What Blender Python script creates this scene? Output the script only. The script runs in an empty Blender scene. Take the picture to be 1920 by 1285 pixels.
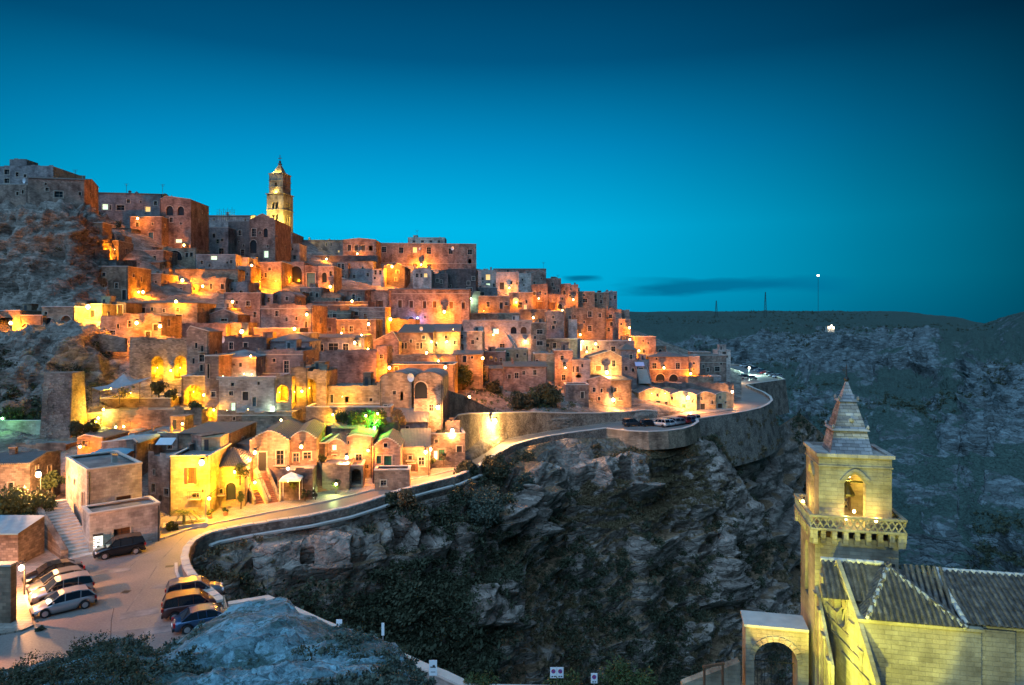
import bpy, math, random
import numpy as np
from mathutils import Vector, Matrix
from mathutils.geometry import tessellate_polygon
R = math.radians
rnd = random.Random(7)
S = bpy.context.scene
COL = S.collection

# ---------------------------------------------------------------- camera, sky, light, exposure
F = 1280.0            # focal length in photo pixels (24 mm lens); eye level is photo row 610
HZ = 610.0
cam = bpy.data.cameras.new('camera'); camo = bpy.data.objects.new('camera', cam); COL.objects.link(camo)
cam.lens = 24; cam.sensor_width = 36; cam.shift_y = -(642.5 - HZ) / 1920
cam.clip_start = 0.2; cam.clip_end = 9000
camo.location = (0, 0, 0); camo.rotation_euler = (R(90), 0, 0)
S.camera = camo
S.view_settings.view_transform = 'Standard'; S.view_settings.look = 'None'
S.view_settings.exposure = 0.0; S.view_settings.gamma = 1.0
S.cycles.use_light_tree = True
S.cycles.max_bounces = 4; S.cycles.diffuse_bounces = 3; S.cycles.glossy_bounces = 2
S.cycles.transparent_max_bounces = 4
S.cycles.sample_clamp_indirect = 3.0

W = bpy.data.worlds.new('World'); S.world = W; W.use_nodes = True
nt = W.node_tree; nt.nodes.clear()
def wn(t, **k):
    n = nt.nodes.new(t)
    for a, b in k.items(): setattr(n, a, b)
    return n
L = nt.links.new
def wmath(op, a, b=None, clamp=False):
    n = wn('ShaderNodeMath', operation=op); n.use_clamp = clamp
    for i, v in enumerate((a, b)):
        if v is None: continue
        if isinstance(v, (int, float)): n.inputs[i].default_value = v
        else: L(v, n.inputs[i])
    return n.outputs[0]
tc = wn('ShaderNodeTexCoord'); sp = wn('ShaderNodeSeparateXYZ'); L(tc.outputs['Generated'], sp.inputs[0])
nz = wn('ShaderNodeVectorMath', operation='NORMALIZE'); cb = wn('ShaderNodeCombineXYZ')
L(sp.outputs[0], cb.inputs[0]); L(sp.outputs[1], cb.inputs[1]); L(cb.outputs[0], nz.inputs[0])
dt = wn('ShaderNodeVectorMath', operation='DOT_PRODUCT'); L(nz.outputs[0], dt.inputs[0])
dt.inputs[1].default_value = (-0.19, 0.98, 0)      # the evening glow lies this way
def ramp(fac, stops):
    r = wn('ShaderNodeValToRGB'); e = r.color_ramp.elements
    for i, (p, c) in enumerate(stops):
        el = e[i] if i < 2 else e.new(p)
        el.position = p; el.color = (*c, 1)
    L(fac, r.inputs[0]); return r.outputs[0]
el = ramp(sp.outputs[2], [(0.0, (.0, .33, .60)), (.065, (.0, .46, .78)), (.14, (.0, .48, .83)), (.25, (.0, .28, .58)),
                          (.36, (.0, .10, .24)), (.45, (.0, .05, .13)), (1.0, (.0, .04, .12))])
az = ramp(wmath('ADD', wmath('MULTIPLY', dt.outputs['Value'], .5), .5),
          [(0.0, (.16,) * 3), (.5, (.10,) * 3), (.82, (.16,) * 3), (.89, (.42,) * 3), (.945, (.70,) * 3), (.975, (.88,) * 3), (1.0, (1.0,) * 3)])
mul = wn('ShaderNodeMix', data_type='RGBA', blend_type='MULTIPLY'); mul.inputs[0].default_value = 1
L(el, mul.inputs[6]); L(az, mul.inputs[7])
# one long thin dusk cloud low on the right
ratio = wmath('DIVIDE', sp.outputs[0], wmath('MAXIMUM', sp.outputs[1], .05))
zr = wmath('DIVIDE', sp.outputs[2], wmath('MAXIMUM', sp.outputs[1], .05))
cn = wn('ShaderNodeTexNoise'); cn.inputs['Scale'].default_value = 5; cn.inputs['Detail'].default_value = 6
mp = wn('ShaderNodeMapping'); mp.inputs['Scale'].default_value = (1.4, 1, 9); L(tc.outputs['Generated'], mp.inputs[0]); L(mp.outputs[0], cn.inputs[0])
fwd = wmath('GREATER_THAN', sp.outputs[1], 0.05)
def band(v, c, h):
    d = wmath('DIVIDE', wmath('ABSOLUTE', wmath('SUBTRACT', v, c)), h)
    return wmath('SUBTRACT', 1.0, wmath('MULTIPLY', d, d), True)
def cloud(cx, hx, cz, hz, s):
    m = wmath('MULTIPLY', band(wmath('ADD', ratio, wmath('MULTIPLY', wmath('SUBTRACT', cn.outputs[0], .5), hx * .9)), cx, hx), band(wmath('ADD', zr, wmath('MULTIPLY', wmath('SUBTRACT', cn.outputs[0], .5), hz * 2.4)), cz, hz))
    m = wmath('MULTIPLY', m, wmath('MULTIPLY', wmath('SUBTRACT', cn.outputs[0], .15, True), 3.2 * s), True)
    return wmath('MULTIPLY', m, fwd)
cl = wmath('MAXIMUM', cloud(.335, .19, .0575, .015, 1.0), cloud(.105, .03, .0695, .006, .9))
mx = wn('ShaderNodeMix', data_type='RGBA'); L(cl, mx.inputs[0]); L(mul.outputs[2], mx.inputs[6]); mx.inputs[7].default_value = (.0, .17, .33, 1)
bg = wn('ShaderNodeBackground'); bg.inputs[1].default_value = 1.0; L(mx.outputs[2], bg.inputs[0])
# a weak physical sky for the part of the light that has colours other than blue
sk = wn('ShaderNodeTexSky', sky_type='NISHITA'); sk.sun_disc = False; sk.sun_elevation = R(1.0); sk.sun_rotation = R(-11)
bg2 = wn('ShaderNodeBackground'); bg2.inputs[1].default_value = 0.0; L(sk.outputs[0], bg2.inputs[0])
ad = wn('ShaderNodeAddShader'); L(bg.outputs[0], ad.inputs[0]); L(bg2.outputs[0], ad.inputs[1])
ow = wn('ShaderNodeOutputWorld'); L(ad.outputs[0], ow.inputs[0])

sun = bpy.data.lights.new('dusk_glow', 'SUN'); sun.energy = 3.9; sun.angle = R(80); sun.color = (0.29, 0.56, 0.93)
suno = bpy.data.objects.new('dusk_glow', sun); COL.objects.link(suno)
suno.rotation_euler = Vector((0.35, 0.55, -0.85)).to_track_quat('-Z', 'Y').to_euler()

# ---------------------------------------------------------------- helpers
def P(px, py, Y): return Vector(((px - 960) * Y / F, Y, (HZ - py) * Y / F))
def G(px, py, z=-22.0):                     # point on the level z seen at a photo pixel
    return P(px, py, -z * F / (py - HZ))
def tag(o, label=None, cat=None, group=None, kind=None):
    if label: o['label'] = label
    if cat: o['category'] = cat
    if group: o['group'] = group
    if kind: o['kind'] = kind
    return o
def empty(name, loc=(0, 0, 0), rz=0.0, label=None, cat=None, group=None):
    o = bpy.data.objects.new(name, None); COL.objects.link(o); o.empty_display_size = .2
    o.location = loc; o.rotation_euler = (0, 0, rz)
    return tag(o, label, cat, group)
class MB:
    def __init__(s): s.v = []; s.f = []
    def quad(s, a, b, c, d):
        n = len(s.v); s.v += [tuple(a), tuple(b), tuple(c), tuple(d)]; s.f.append((n, n + 1, n + 2, n + 3))
    def tri(s, a, b, c):
        n = len(s.v); s.v += [tuple(a), tuple(b), tuple(c)]; s.f.append((n, n + 1, n + 2))
    def box(s, x0, x1, y0, y1, z0, z1, top=None):
        n = len(s.v); t = top or (x0, x1, y0, y1)
        s.v += [(x0, y0, z0), (x1, y0, z0), (x1, y1, z0), (x0, y1, z0), (t[0], t[2], z1), (t[1], t[2], z1), (t[1], t[3], z1), (t[0], t[3], z1)]
        s.f += [tuple(n + i for i in q) for q in ((3, 2, 1, 0), (4, 5, 6, 7), (0, 1, 5, 4), (1, 2, 6, 5), (2, 3, 7, 6), (3, 0, 4, 7))]
        return s
    def tube(s, a, b, r0, r1=None, k=8, cap=True):
        r1 = r0 if r1 is None else r1
        a = Vector(a); b = Vector(b); d = (b - a).normalized()
        u = d.orthogonal().normalized(); w = d.cross(u); n = len(s.v)
        for i in range(k):
            t = 2 * math.pi * i / k; e = u * math.cos(t) + w * math.sin(t)
            s.v += [tuple(a + e * r0), tuple(b + e * r1)]
        for i in range(k):
            j = (i + 1) % k; s.f.append((n + 2 * i, n + 2 * j, n + 2 * j + 1, n + 2 * i + 1))
        if cap:
            s.f.append(tuple(n + 2 * i for i in range(k))[::-1]); s.f.append(tuple(n + 2 * i + 1 for i in range(k)))
        return s
    def ball(s, c, r, k=8, m=6, sz=1.0):
        n = len(s.v); c = Vector(c)
        for j in range(m + 1):
            th = math.pi * j / m
            for i in range(k):
                ph = 2 * math.pi * i / k
                s.v.append((c.x + r * math.sin(th) * math.cos(ph), c.y + r * math.sin(th) * math.sin(ph), c.z + r * sz * math.cos(th)))
        for j in range(m):
            for i in range(k):
                i2 = (i + 1) % k
                s.f.append((n + j * k + i, n + (j + 1) * k + i, n + (j + 1) * k + i2, n + j * k + i2))
        return s
    def mesh(s, name, mat, smooth=False):
        me = bpy.data.meshes.new(name); me.from_pydata(s.v, [], s.f)
        if mat: me.materials.append(mat)
        if smooth: me.shade_smooth()
        me.update(); return me
    def build(s, name, mat, parent=None, smooth=False):
        return link(name, s.mesh(name, mat, smooth), parent)
def link(name, me, parent=None, loc=None, rz=0):
    o = bpy.data.objects.new(name, me); COL.objects.link(o); o.parent = parent
    if loc is not None: o.location = loc
    if rz: o.rotation_euler = (0, 0, rz)
    return o
def fastmesh(name, V, Q, mat, smooth=True):
    me = bpy.data.meshes.new(name); k = Q.shape[1]
    me.vertices.add(len(V)); me.vertices.foreach_set('co', np.ascontiguousarray(V, dtype=np.float32).ravel())
    me.loops.add(Q.size); me.loops.foreach_set('vertex_index', np.ascontiguousarray(Q, dtype=np.int32).ravel())
    me.polygons.add(len(Q)); me.polygons.foreach_set('loop_start', np.arange(0, Q.size, k, dtype=np.int32))
    me.polygons.foreach_set('loop_total', np.full(len(Q), k, dtype=np.int32))
    me.materials.append(mat); me.update(calc_edges=True); me.validate()
    if smooth: me.shade_smooth()
    return me
# value noise in numpy
def _h(i, j, k):
    n = (i * 374761393 + j * 668265263 + k * 1274126177) & 0xffffffff
    n = ((n ^ (n >> 13)) * 1103515245) & 0xffffffff
    return ((n ^ (n >> 16)) & 0xffff) / 65535.0
def vn(p):
    f = np.floor(p).astype(np.int64); t = p - f; t = t * t * (3 - 2 * t); r = 0
    for a in (0, 1):
        for b in (0, 1):
            for c in (0, 1):
                w = (t[..., 0] if a else 1 - t[..., 0]) * (t[..., 1] if b else 1 - t[..., 1]) * (t[..., 2] if c else 1 - t[..., 2])
                r = r + w * _h(f[..., 0] + a, f[..., 1] + b, f[..., 2] + c)
    return r * 2 - 1
def fbm(p, o=5, rough=.5):
    s = 0; a = 1; q = p.copy(); n = 0
    for i in range(o):
        s = s + a * vn(q); n += a; a *= rough; q = q * 2.03 + 17.3
    return s / n
def ridged(p, o=5):
    s = 0; a = 1; q = p.copy(); n = 0
    for i in range(o):
        s = s + a * (1 - np.abs(vn(q)) * 2); n += a; a *= .5; q = q * 2.07 + 9.1
    return s / n

# ---------------------------------------------------------------- materials
MATS = {}
def M(name): return MATS[name]
class NB:
    def __init__(s, name):
        s.m = bpy.data.materials.new(name); s.m.use_nodes = True; s.t = s.m.node_tree; s.t.nodes.clear()
        s.out = s.n('ShaderNodeOutputMaterial'); s.b = s.n('ShaderNodeBsdfPrincipled'); s.t.links.new(s.b.outputs[0], s.out.inputs[0])
        s.b.inputs['Roughness'].default_value = .85; s.b.inputs['Specular IOR Level'].default_value = .25
        MATS[name] = s.m
    def n(s, t, **k):
        x = s.t.nodes.new(t)
        for a, b in k.items(): setattr(x, a, b)
        return x
    def l(s, a, b): s.t.links.new(a, b)
    def co(s, which='Object', scale=None):
        c = s.n('ShaderNodeTexCoord').outputs[which]
        if scale:
            m = s.n('ShaderNodeMapping'); m.inputs['Scale'].default_value = scale; s.l(c, m.inputs[0]); c = m.outputs[0]
        return c
    def pos(s, scale=None):
        c = s.n('ShaderNodeNewGeometry').outputs['Position']
        if scale:
            m = s.n('ShaderNodeMapping'); m.inputs['Scale'].default_value = scale; s.l(c, m.inputs[0]); c = m.outputs[0]
        return c
    def noise(s, co, sc, det=5, rough=.55):
        x = s.n('ShaderNodeTexNoise'); x.inputs['Scale'].default_value = sc; x.inputs['Detail'].default_value = det; x.inputs['Roughness'].default_value = rough
        s.l(co, x.inputs[0]); return x.outputs[0]
    def ramp(s, f, stops):
        r = s.n('ShaderNodeValToRGB'); e = r.color_ramp.elements
        for i, (p, c) in enumerate(stops):
            q = e[i] if i < 2 else e.new(p)
            q.position = p; q.color = (*c, 1) if len(c) == 3 else (c[0],) * 3 + (1,)
        s.l(f, r.inputs[0]); return r.outputs[0]
    def mix(s, f, a, b, mode='MIX'):
        x = s.n('ShaderNodeMix', data_type='RGBA', blend_type=mode)
        for i, v in ((0, f), (6, a), (7, b)):
            if isinstance(v, (int, float)): x.inputs[i].default_value = v
            elif isinstance(v, tuple): x.inputs[i].default_value = (*v, 1)
            else: s.l(v, x.inputs[i])
        return x.outputs[2]
    def math(s, op, a, b=0, clamp=False):
        x = s.n('ShaderNodeMath', operation=op); x.use_clamp = clamp
        for i, v in enumerate((a, b)):
            if isinstance(v, (int, float)): x.inputs[i].default_value = v
            else: s.l(v, x.inputs[i])
        return x.outputs[0]
    def bump(s, h, st=.4, d=.1):
        b = s.n('ShaderNodeBump'); b.inputs['Strength'].default_value = st; b.inputs['Distance'].default_value = d
        s.l(h, b.inputs['Height']); s.l(b.outputs[0], s.b.inputs['Normal'])
    def col(s, c):
        if isinstance(c, tuple): s.b.inputs['Base Color'].default_value = (*c, 1)
        else: s.l(c, s.b.inputs['Base Color'])
    def rough(s, v): s.b.inputs['Roughness'].default_value = v
def stone_mat(name, c, bw=.55, bh=.26, mort=.72, var=.45, stain=.5):
    s = NB(name); co = s.co('Object'); ri = s.n('ShaderNodeObjectInfo').outputs['Random']
    # ashlar courses on the two vertical directions: x+y along the wall, z up
    sep = s.n('ShaderNodeSeparateXYZ'); s.l(co, sep.inputs[0]); cbn = s.n('ShaderNodeCombineXYZ')
    s.l(s.math('ADD', sep.outputs[0], sep.outputs[1]), cbn.inputs[0]); s.l(sep.outputs[2], cbn.inputs[1])
    br = s.n('ShaderNodeTexBrick'); s.l(cbn.outputs[0], br.inputs['Vector'])
    br.inputs['Scale'].default_value = 1; br.inputs['Brick Width'].default_value = bw; br.inputs['Row Height'].default_value = bh
    br.inputs['Mortar Size'].default_value = .012; br.inputs['Mortar Smooth'].default_value = .3; br.inputs['Bias'].default_value = 0
    br.inputs['Color1'].default_value = (*[x * 1.12 for x in c], 1); br.inputs['Color2'].default_value = (*[x * (1 - var * .6) for x in c], 1)
    br.inputs['Mortar'].default_value = (*[x * mort for x in c], 1)
    n1 = s.noise(s.pos(), .35, 6, .6); n2 = s.noise(s.pos((1, 1, .3)), .8, 6)
    v = s.mix(1.0, br.outputs[0], s.ramp(n1, [(.34, (.42, .40, .40)), (.52, (.92, .92, .92)), (.75, (1.2, 1.14, 1.05))]), 'MULTIPLY')
    v = s.mix(stain, v, s.ramp(n2, [(.35, (.42, .40, .40)), (.6, (1, 1, 1))]), 'MULTIPLY')
    v = s.mix(1.0, v, s.ramp(ri, [(0, (.78, .74, .72)), (.5, (1.0, .97, .94)), (1, (1.18, 1.16, 1.12))]), 'MULTIPLY')
    s.col(v); n3 = s.noise(s.pos(), 6, 5, .65)
    s.bump(s.math('ADD', s.math('MULTIPLY', br.outputs['Fac'], -.7), n3), .8, .06)
    s.rough(.9)
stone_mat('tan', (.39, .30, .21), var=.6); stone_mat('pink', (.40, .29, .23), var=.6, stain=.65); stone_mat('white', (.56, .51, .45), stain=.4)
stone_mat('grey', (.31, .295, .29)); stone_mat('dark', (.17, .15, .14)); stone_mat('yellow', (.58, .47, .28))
stone_mat('church', (.46, .40, .28), bw=.62, bh=.24, mort=.86, var=.25, stain=.7)
stone_mat('rubble', (.38, .32, .26), bw=.42, bh=.22, mort=.5, var=.8, stain=.35)
def simple(name, c, rough=.6, metal=0, spec=.4, em=None, es=0, noise=None):
    s = NB(name); s.rough(rough); s.b.inputs['Metallic'].default_value = metal; s.b.inputs['Specular IOR Level'].default_value = spec
    if noise:
        n = s.noise(s.pos(), noise, 5); s.col(s.mix(n, tuple(x * .6 for x in c), tuple(min(1, x * 1.35) for x in c)))
        s.bump(n, .4, .03)
    else: s.col(c)
    if em: s.b.inputs['Emission Color'].default_value = (*em, 1); s.b.inputs['Emission Strength'].default_value = es
simple('frame', (.42, .36, .28), .8, noise=3); simple('pane', (.02, .025, .03), .15, spec=.5)
simple('wood', (.12, .06, .03), .7, noise=4); simple('greendoor', (.02, .16, .09), .5, noise=3); simple('bluedoor', (.04, .15, .2), .5, noise=3)
simple('darkdoor', (.03, .035, .035), .6, noise=3); simple('metal', (.05, .05, .05), .5, .6)
simple('litwarm', (.8, .6, .3), .5, em=(1, .62, .18), es=1.1); simple('litcool', (.7, .8, .7), .5, em=(.75, 1, .62), es=1.3)
simple('bulb', (1, .8, .4), .5, em=(1, .66, .22), es=30); simple('bulbwhite', (1, .9, .7), .5, em=(1, .86, .6), es=28)
simple('bulbgreen', (.5, 1, .5), .5, em=(.35, 1, .35), es=20); simple('bulbblue', (.5, .5, 1), .5, em=(.3, .4, 1), es=18)
simple('dish', (.6, .6, .6), .4); simple('pot', (.35, .15, .08), .8); simple('tentcloth', (.30, .28, .27), .9, noise=1.5); simple('fabric', (.78, .76, .7), .9, noise=1.5)
simple('bluecloth', (.16, .3, .36), .7, noise=1.5); simple('lavender', (.5, .42, .55), .8); simple('signwhite', (.8, .8, .8), .4); simple('signblue', (.03, .1, .42), .4)
simple('signred', (.5, .03, .03), .4); simple('ink', (.03, .03, .03), .6); simple('rope', (.3, .25, .18), .8)
simple('bark', (.09, .065, .045), .95, noise=5); simple('bronze', (.08, .09, .05), .45, .8)
def tile_mat(name, c, per=.22):
    s = NB(name); co = s.co('Object'); sep = s.n('ShaderNodeSeparateXYZ'); s.l(co, sep.inputs[0])
    u = s.math('SINE', s.math('MULTIPLY', sep.outputs[0], 2 * math.pi / per)); w = s.math('SINE', s.math('MULTIPLY', sep.outputs[1], 2 * math.pi / .36))
    n = s.noise(co, 2.2, 5, .65); n2 = s.noise(co, .5, 3)
    v = s.mix(n, tuple(x * .5 for x in c), tuple(x * 1.5 for x in c)); v = s.mix(s.math('MULTIPLY', n2, .5), v, (.12, .13, .10))
    v = s.mix(s.math('MULTIPLY', s.math('ADD', u, 1), .18), v, tuple(x * .4 for x in c))
    s.col(v); s.bump(s.math('ADD', s.math('MULTIPLY', u, .8), s.math('ADD', s.math('MULTIPLY', w, .2), n)), .8, .06); s.rough(.85)
tile_mat('tile', (.22, .17, .14)); tile_mat('tilegrey', (.17, .165, .16))
s = NB('flatroof'); n = s.noise(s.pos(), .6, 6, .65); s.col(s.ramp(n, [(.3, (.09, .085, .08)), (.5, (.19, .18, .165)), (.7, (.30, .27, .24))])); s.bump(s.noise(s.pos(), 3, 5), .4, .05)
s = NB('bigtile'); n = s.noise(s.pos(), 2.5, 5, .7); ri = s.n('ShaderNodeObjectInfo').outputs['Random']
s.col(s.mix(1.0, s.ramp(n, [(.3, (.05, .045, .04)), (.5, (.12, .105, .09)), (.7, (.21, .19, .16))]), s.ramp(ri, [(0, (.6, .6, .6)), (1, (1.15, 1.1, 1.05))]), 'MULTIPLY')); s.bump(n, .5, .03)
# rock and scrub ground: steep faces are pale limestone, ledges hold scrub
def rock_mat(name, rock, soil, sc=1.0, thr=.55, wid=.18, veg=.35):
    s = NB(name); p = s.pos(); g = s.n('ShaderNodeNewGeometry'); sep = s.n('ShaderNodeSeparateXYZ'); s.l(g.outputs['Normal'], sep.inputs[0])
    n = s.noise(p, .09 * sc, 8, .65); n2 = s.noise(s.pos((1, 1, 3)), .5 * sc, 6, .65); n3 = s.noise(p, 2.2 * sc, 6, .7)
    rc = s.ramp(n2, [(.28, tuple(x * .3 for x in rock)), (.46, tuple(x * .75 for x in rock)), (.62, rock), (.8, tuple(x * 1.25 for x in rock))])
    rc = s.mix(.55, rc, s.ramp(n3, [(.35, (.35, .33, .32)), (.6, (1, 1, 1))]), 'MULTIPLY')
    wv = s.n('ShaderNodeVectorMath', operation='ADD'); s.l(p, wv.inputs[0]); nn = s.n('ShaderNodeTexNoise'); nn.inputs['Scale'].default_value = .6 * sc; nn.inputs['Detail'].default_value = 3; s.l(p, nn.inputs['Vector'])
    vs = s.n('ShaderNodeVectorMath', operation='SCALE'); s.l(nn.outputs['Color'], vs.inputs[0]); vs.inputs['Scale'].default_value = 1.3 / sc; s.l(vs.outputs[0], wv.inputs[1])
    vm = s.n('ShaderNodeMapping'); vm.inputs['Scale'].default_value = (.7, .7, 2.3); s.l(wv.outputs[0], vm.inputs[0])
    vo = s.n('ShaderNodeTexVoronoi', feature='DISTANCE_TO_EDGE'); vo.inputs['Scale'].default_value = .62 * sc; s.l(vm.outputs[0], vo.inputs['Vector'])
    vo2 = s.n('ShaderNodeTexVoronoi'); vo2.inputs['Scale'].default_value = .62 * sc; s.l(vm.outputs[0], vo2.inputs['Vector']); bw_ = s.n('ShaderNodeRGBToBW'); s.l(vo2.outputs['Color'], bw_.inputs[0])
    cr = s.ramp(s.math('ADD', vo.outputs['Distance'], s.math('MULTIPLY', s.math('SUBTRACT', n3, .45), .22)), [(0, (.42, .40, .40)), (.05, (1, 1, 1))]); rc = s.mix(.6, rc, cr, 'MULTIPLY'); rc = s.mix(1.0, rc, s.ramp(bw_.outputs[0], [(.2, (.62, .6, .58)), (.8, (1.15, 1.15, 1.15))]), 'MULTIPLY')
    so = s.ramp(n3, [(.3, tuple(x * .45 for x in soil)), (.5, soil), (.7, tuple(x * 1.6 for x in soil))])
    at_ = s.n('ShaderNodeAttribute'); at_.attribute_name = 'outcrop'
    k = s.math('ADD', s.math('ADD', s.math('SUBTRACT', sep.outputs[2], s.math('MULTIPLY', at_.outputs['Fac'], 1.0)), s.math('MULTIPLY', s.math('SUBTRACT', n, .5), 2.2)), s.math('MULTIPLY', s.math('SUBTRACT', n3, .5), veg))
    f = s.ramp(k, [(thr - wid, (0, 0, 0)), (thr + wid, (1, 1, 1))])
    s.col(s.mix(f, rc, so)); s.bump(s.math('ADD', s.math('ADD', n2, s.math('MULTIPLY', n3, .6)), s.math('ADD', s.math('MULTIPLY', s.math('MINIMUM', vo.outputs['Distance'],   .12), 2.0), s.math('MULTIPLY', bw_.outputs[0], .7))), 1.0, .55 / sc); s.rough(.95)
rock_mat('cliff', (.52, .41, .33), (.24, .15, .085), .8, .50, .12)
rock_mat('plateau', (.20, .25, .25), (.05, .085, .07), .34, .62, .07, .9)  # blue-green dusk cast put into the plateau's base colours
rock_mat('nearrock', (.32, .56, .62), (.07, .13, .12), 5.0, 1.1, .22, 1.2)  # base colours carry the blue-green dusk cast, limestone itself is not cyan
rock_mat('townrock', (.38, .32, .26), (.20, .16, .12), 1.0, 1.25, .2)
s = NB('asphalt'); n = s.noise(s.pos(), .25, 6, .6); n2 = s.noise(s.pos(), 7, 3)
s.col(s.mix(.35, s.ramp(n, [(.3, (.13, .11, .10)), (.55, (.20, .165, .14)), (.75, (.26, .21, .18))]), s.ramp(n2, [(.3, (.13, .12, .11)), (.7, (.35, .32, .28))]))); s.rough(.55); s.bump(n2, .25, .02)
s = NB('paving'); co = s.pos(); br = s.n('ShaderNodeTexBrick'); s.l(co, br.inputs['Vector']); br.inputs['Scale'].default_value = 1
br.inputs['Brick Width'].default_value = .8; br.inputs['Row Height'].default_value = .4; br.inputs['Mortar Size'].default_value = .02
br.inputs['Color1'].default_value = (.38, .33, .27, 1); br.inputs['Color2'].default_value = (.28, .25, .21, 1); br.inputs['Mortar'].default_value = (.14, .12, .1, 1)
n = s.noise(co, .4, 6); s.col(s.mix(1.0, br.outputs[0], s.ramp(n, [(.3, (.6, .58, .55)), (.6, (1.1, 1.1, 1.1))]), 'MULTIPLY')); s.bump(br.outputs['Fac'], .3, .02); s.rough(.6)
simple('kerb', (.5, .46, .4), .7, noise=1.2); simple('redpaint', (.42, .11, .08), .6, noise=3)
def leaf_mat(name, c1, c2):
    s = NB(name); ri = s.noise(s.pos(), 1.1, 3); ri2 = s.noise(s.pos(), .2, 2)
    s.col(s.mix(ri2, s.mix(ri, tuple(x * .5 for x in c1), c1), s.mix(ri, tuple(x * .6 for x in c2), c2))); s.rough(.75)
leaf_mat('leaf', (.05, .085, .03), (.10, .12, .04)); leaf_mat('leafdark', (.045, .062, .034), (.085, .085, .045)); leaf_mat('leafdry', (.24, .15, .08), (.13, .11, .05))
leaf_mat('leafpale', (.13, .16, .12), (.08, .10, .07))
stone_mat('spire', (.52, .49, .47), bw=.45, bh=.2, mort=.4, var=.7, stain=.8)
simple('litpanel', (.8, .8, .75), .5, em=(.75, 1, .9), es=1.1)
# ---------------------------------------------------------------- ground sheets
def ledges(z, n, period):                    # limestone benches: each bed juts out, then drops back under itself
    u = (z / period + n) % 1.0
    return np.where(u < .82, (u / .82) ** 1.5, 1 - (u - .82) / .18) - .45
class Sheet:
    def __init__(s, cols):
        s.px = np.array([c[0] for c in cols], float); s.c = []
        for _, pts in cols:
            a = np.array([p[0] for p in pts], float); y = np.array([p[1] for p in pts], float)
            s.c.append((a[0], a[-1], (a - a[0]) / (a[-1] - a[0]), y))
        s.a0 = np.array([c[0] for c in s.c]); s.a1 = np.array([c[1] for c in s.c])
    def py(s, u, t): return np.interp(u, s.px, s.a0) * (1 - t) + np.interp(u, s.px, s.a1) * t
    def Y(s, u, t):
        u = np.asarray(u, float); t = np.asarray(t, float)
        ys = np.array([np.interp(t, c[2], c[3]) for c in s.c])
        i = np.clip(np.searchsorted(s.px, u) - 1, 0, len(s.px) - 2)
        w = np.clip((u - s.px[i]) / (s.px[i + 1] - s.px[i]), 0, 1); w = w * w * (3 - 2 * w)
        if t.ndim == 0: return float(ys[i] * (1 - w) + ys[i + 1] * w)
        r = np.arange(len(t)) if t.ndim == 1 else None
        return np.take_along_axis(ys, i[None, :], 0)[0] * (1 - w) + np.take_along_axis(ys, (i + 1)[None, :], 0)[0] * w
    def at(s, px, py):
        a0 = float(np.interp(px, s.px, s.a0)); a1 = float(np.interp(px, s.px, s.a1))
        return s.Y(px, np.float64(min(1, max(0, (py - a0) / (a1 - a0)))))
    def grid(s, nx, ny, u0=None, u1=None):
        us = np.linspace(u0 if u0 is not None else s.px[0], u1 if u1 is not None else s.px[-1], nx); V = np.zeros((ny, nx, 3))
        for j, t in enumerate(np.linspace(0, 1, ny)):
            tt = np.full(nx, t); Y = s.Y(us, tt); py = s.py(us, t)
            V[j, :, 0] = (us - 960) * Y / F; V[j, :, 1] = Y; V[j, :, 2] = (HZ - py) * Y / F
        return V
def ext(V, steps, end=True):                 # continue a grid beyond its last (or first) row, away from the view
    rows = []; e = V[-1] if end else V[0]
    d = e[:, :2] / np.linalg.norm(e[:, :2], axis=1)[:, None]
    for dist, dz in steps:
        r = e.copy(); r[:, :2] += d * dist; r[:, 2] += dz; rows.append(r)
    return np.concatenate([V, np.array(rows)]) if end else np.concatenate([np.array(rows)[::-1], V])
def normals(V):
    du = np.gradient(V, axis=1); dv = np.gradient(V, axis=0); n = np.cross(du, dv)
    n /= np.linalg.norm(n, axis=2)[..., None] + 1e-9
    fl = np.where((n * V).sum(2) > 0, -1, 1); return n * fl[..., None]       # face the viewer's side / up
def boxmask(V, boxes, soft=9.0, warp=0.0):      # soft patches of bare rock, placed where the photograph shows outcrops
    u = 960 + F * V[..., 0] / V[..., 1]; v = HZ - F * V[..., 2] / V[..., 1]
    if warp: u = u + fbm(V * .09 + 3, 4) * warp; v = v + fbm(V * .09 + 31, 4) * warp * .7
    m = np.zeros(u.shape)
    for x0, x1, y0, y1, w in boxes:
        d = np.minimum(np.minimum(u - x0, x1 - u), np.minimum(v - y0, y1 - v)); m = np.maximum(m, w * np.clip(d / soft + .5, 0, 1)) if w > 0 else np.minimum(m, np.where(d > -soft, w * np.clip(d / soft + .5, 0, 1), m))
    return m
def gmesh(name, V, mat, kind='structure', attr=None, smooth=False):
    ny, nx = V.shape[:2]; i = np.arange(nx * ny).reshape(ny, nx)
    Q = np.stack([i[:-1, :-1], i[:-1, 1:], i[1:, 1:], i[1:, :-1]], -1).reshape(-1, 4)
    a = V[0, 0]; n = np.cross(V[0, 1] - a, V[1, 0] - a)
    me = fastmesh(name, V.reshape(-1, 3), Q, mat, smooth)
    if attr is not None:
        full = np.zeros((ny, nx)); r0 = attr[1]; full[r0:r0 + attr[0].shape[0]] = attr[0]
        la = me.attributes.new('outcrop', 'FLOAT', 'POINT'); la.data.foreach_set('value', full.ravel().astype(np.float32))
    o = link(name, me); tag(o, kind=kind); return o

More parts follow.
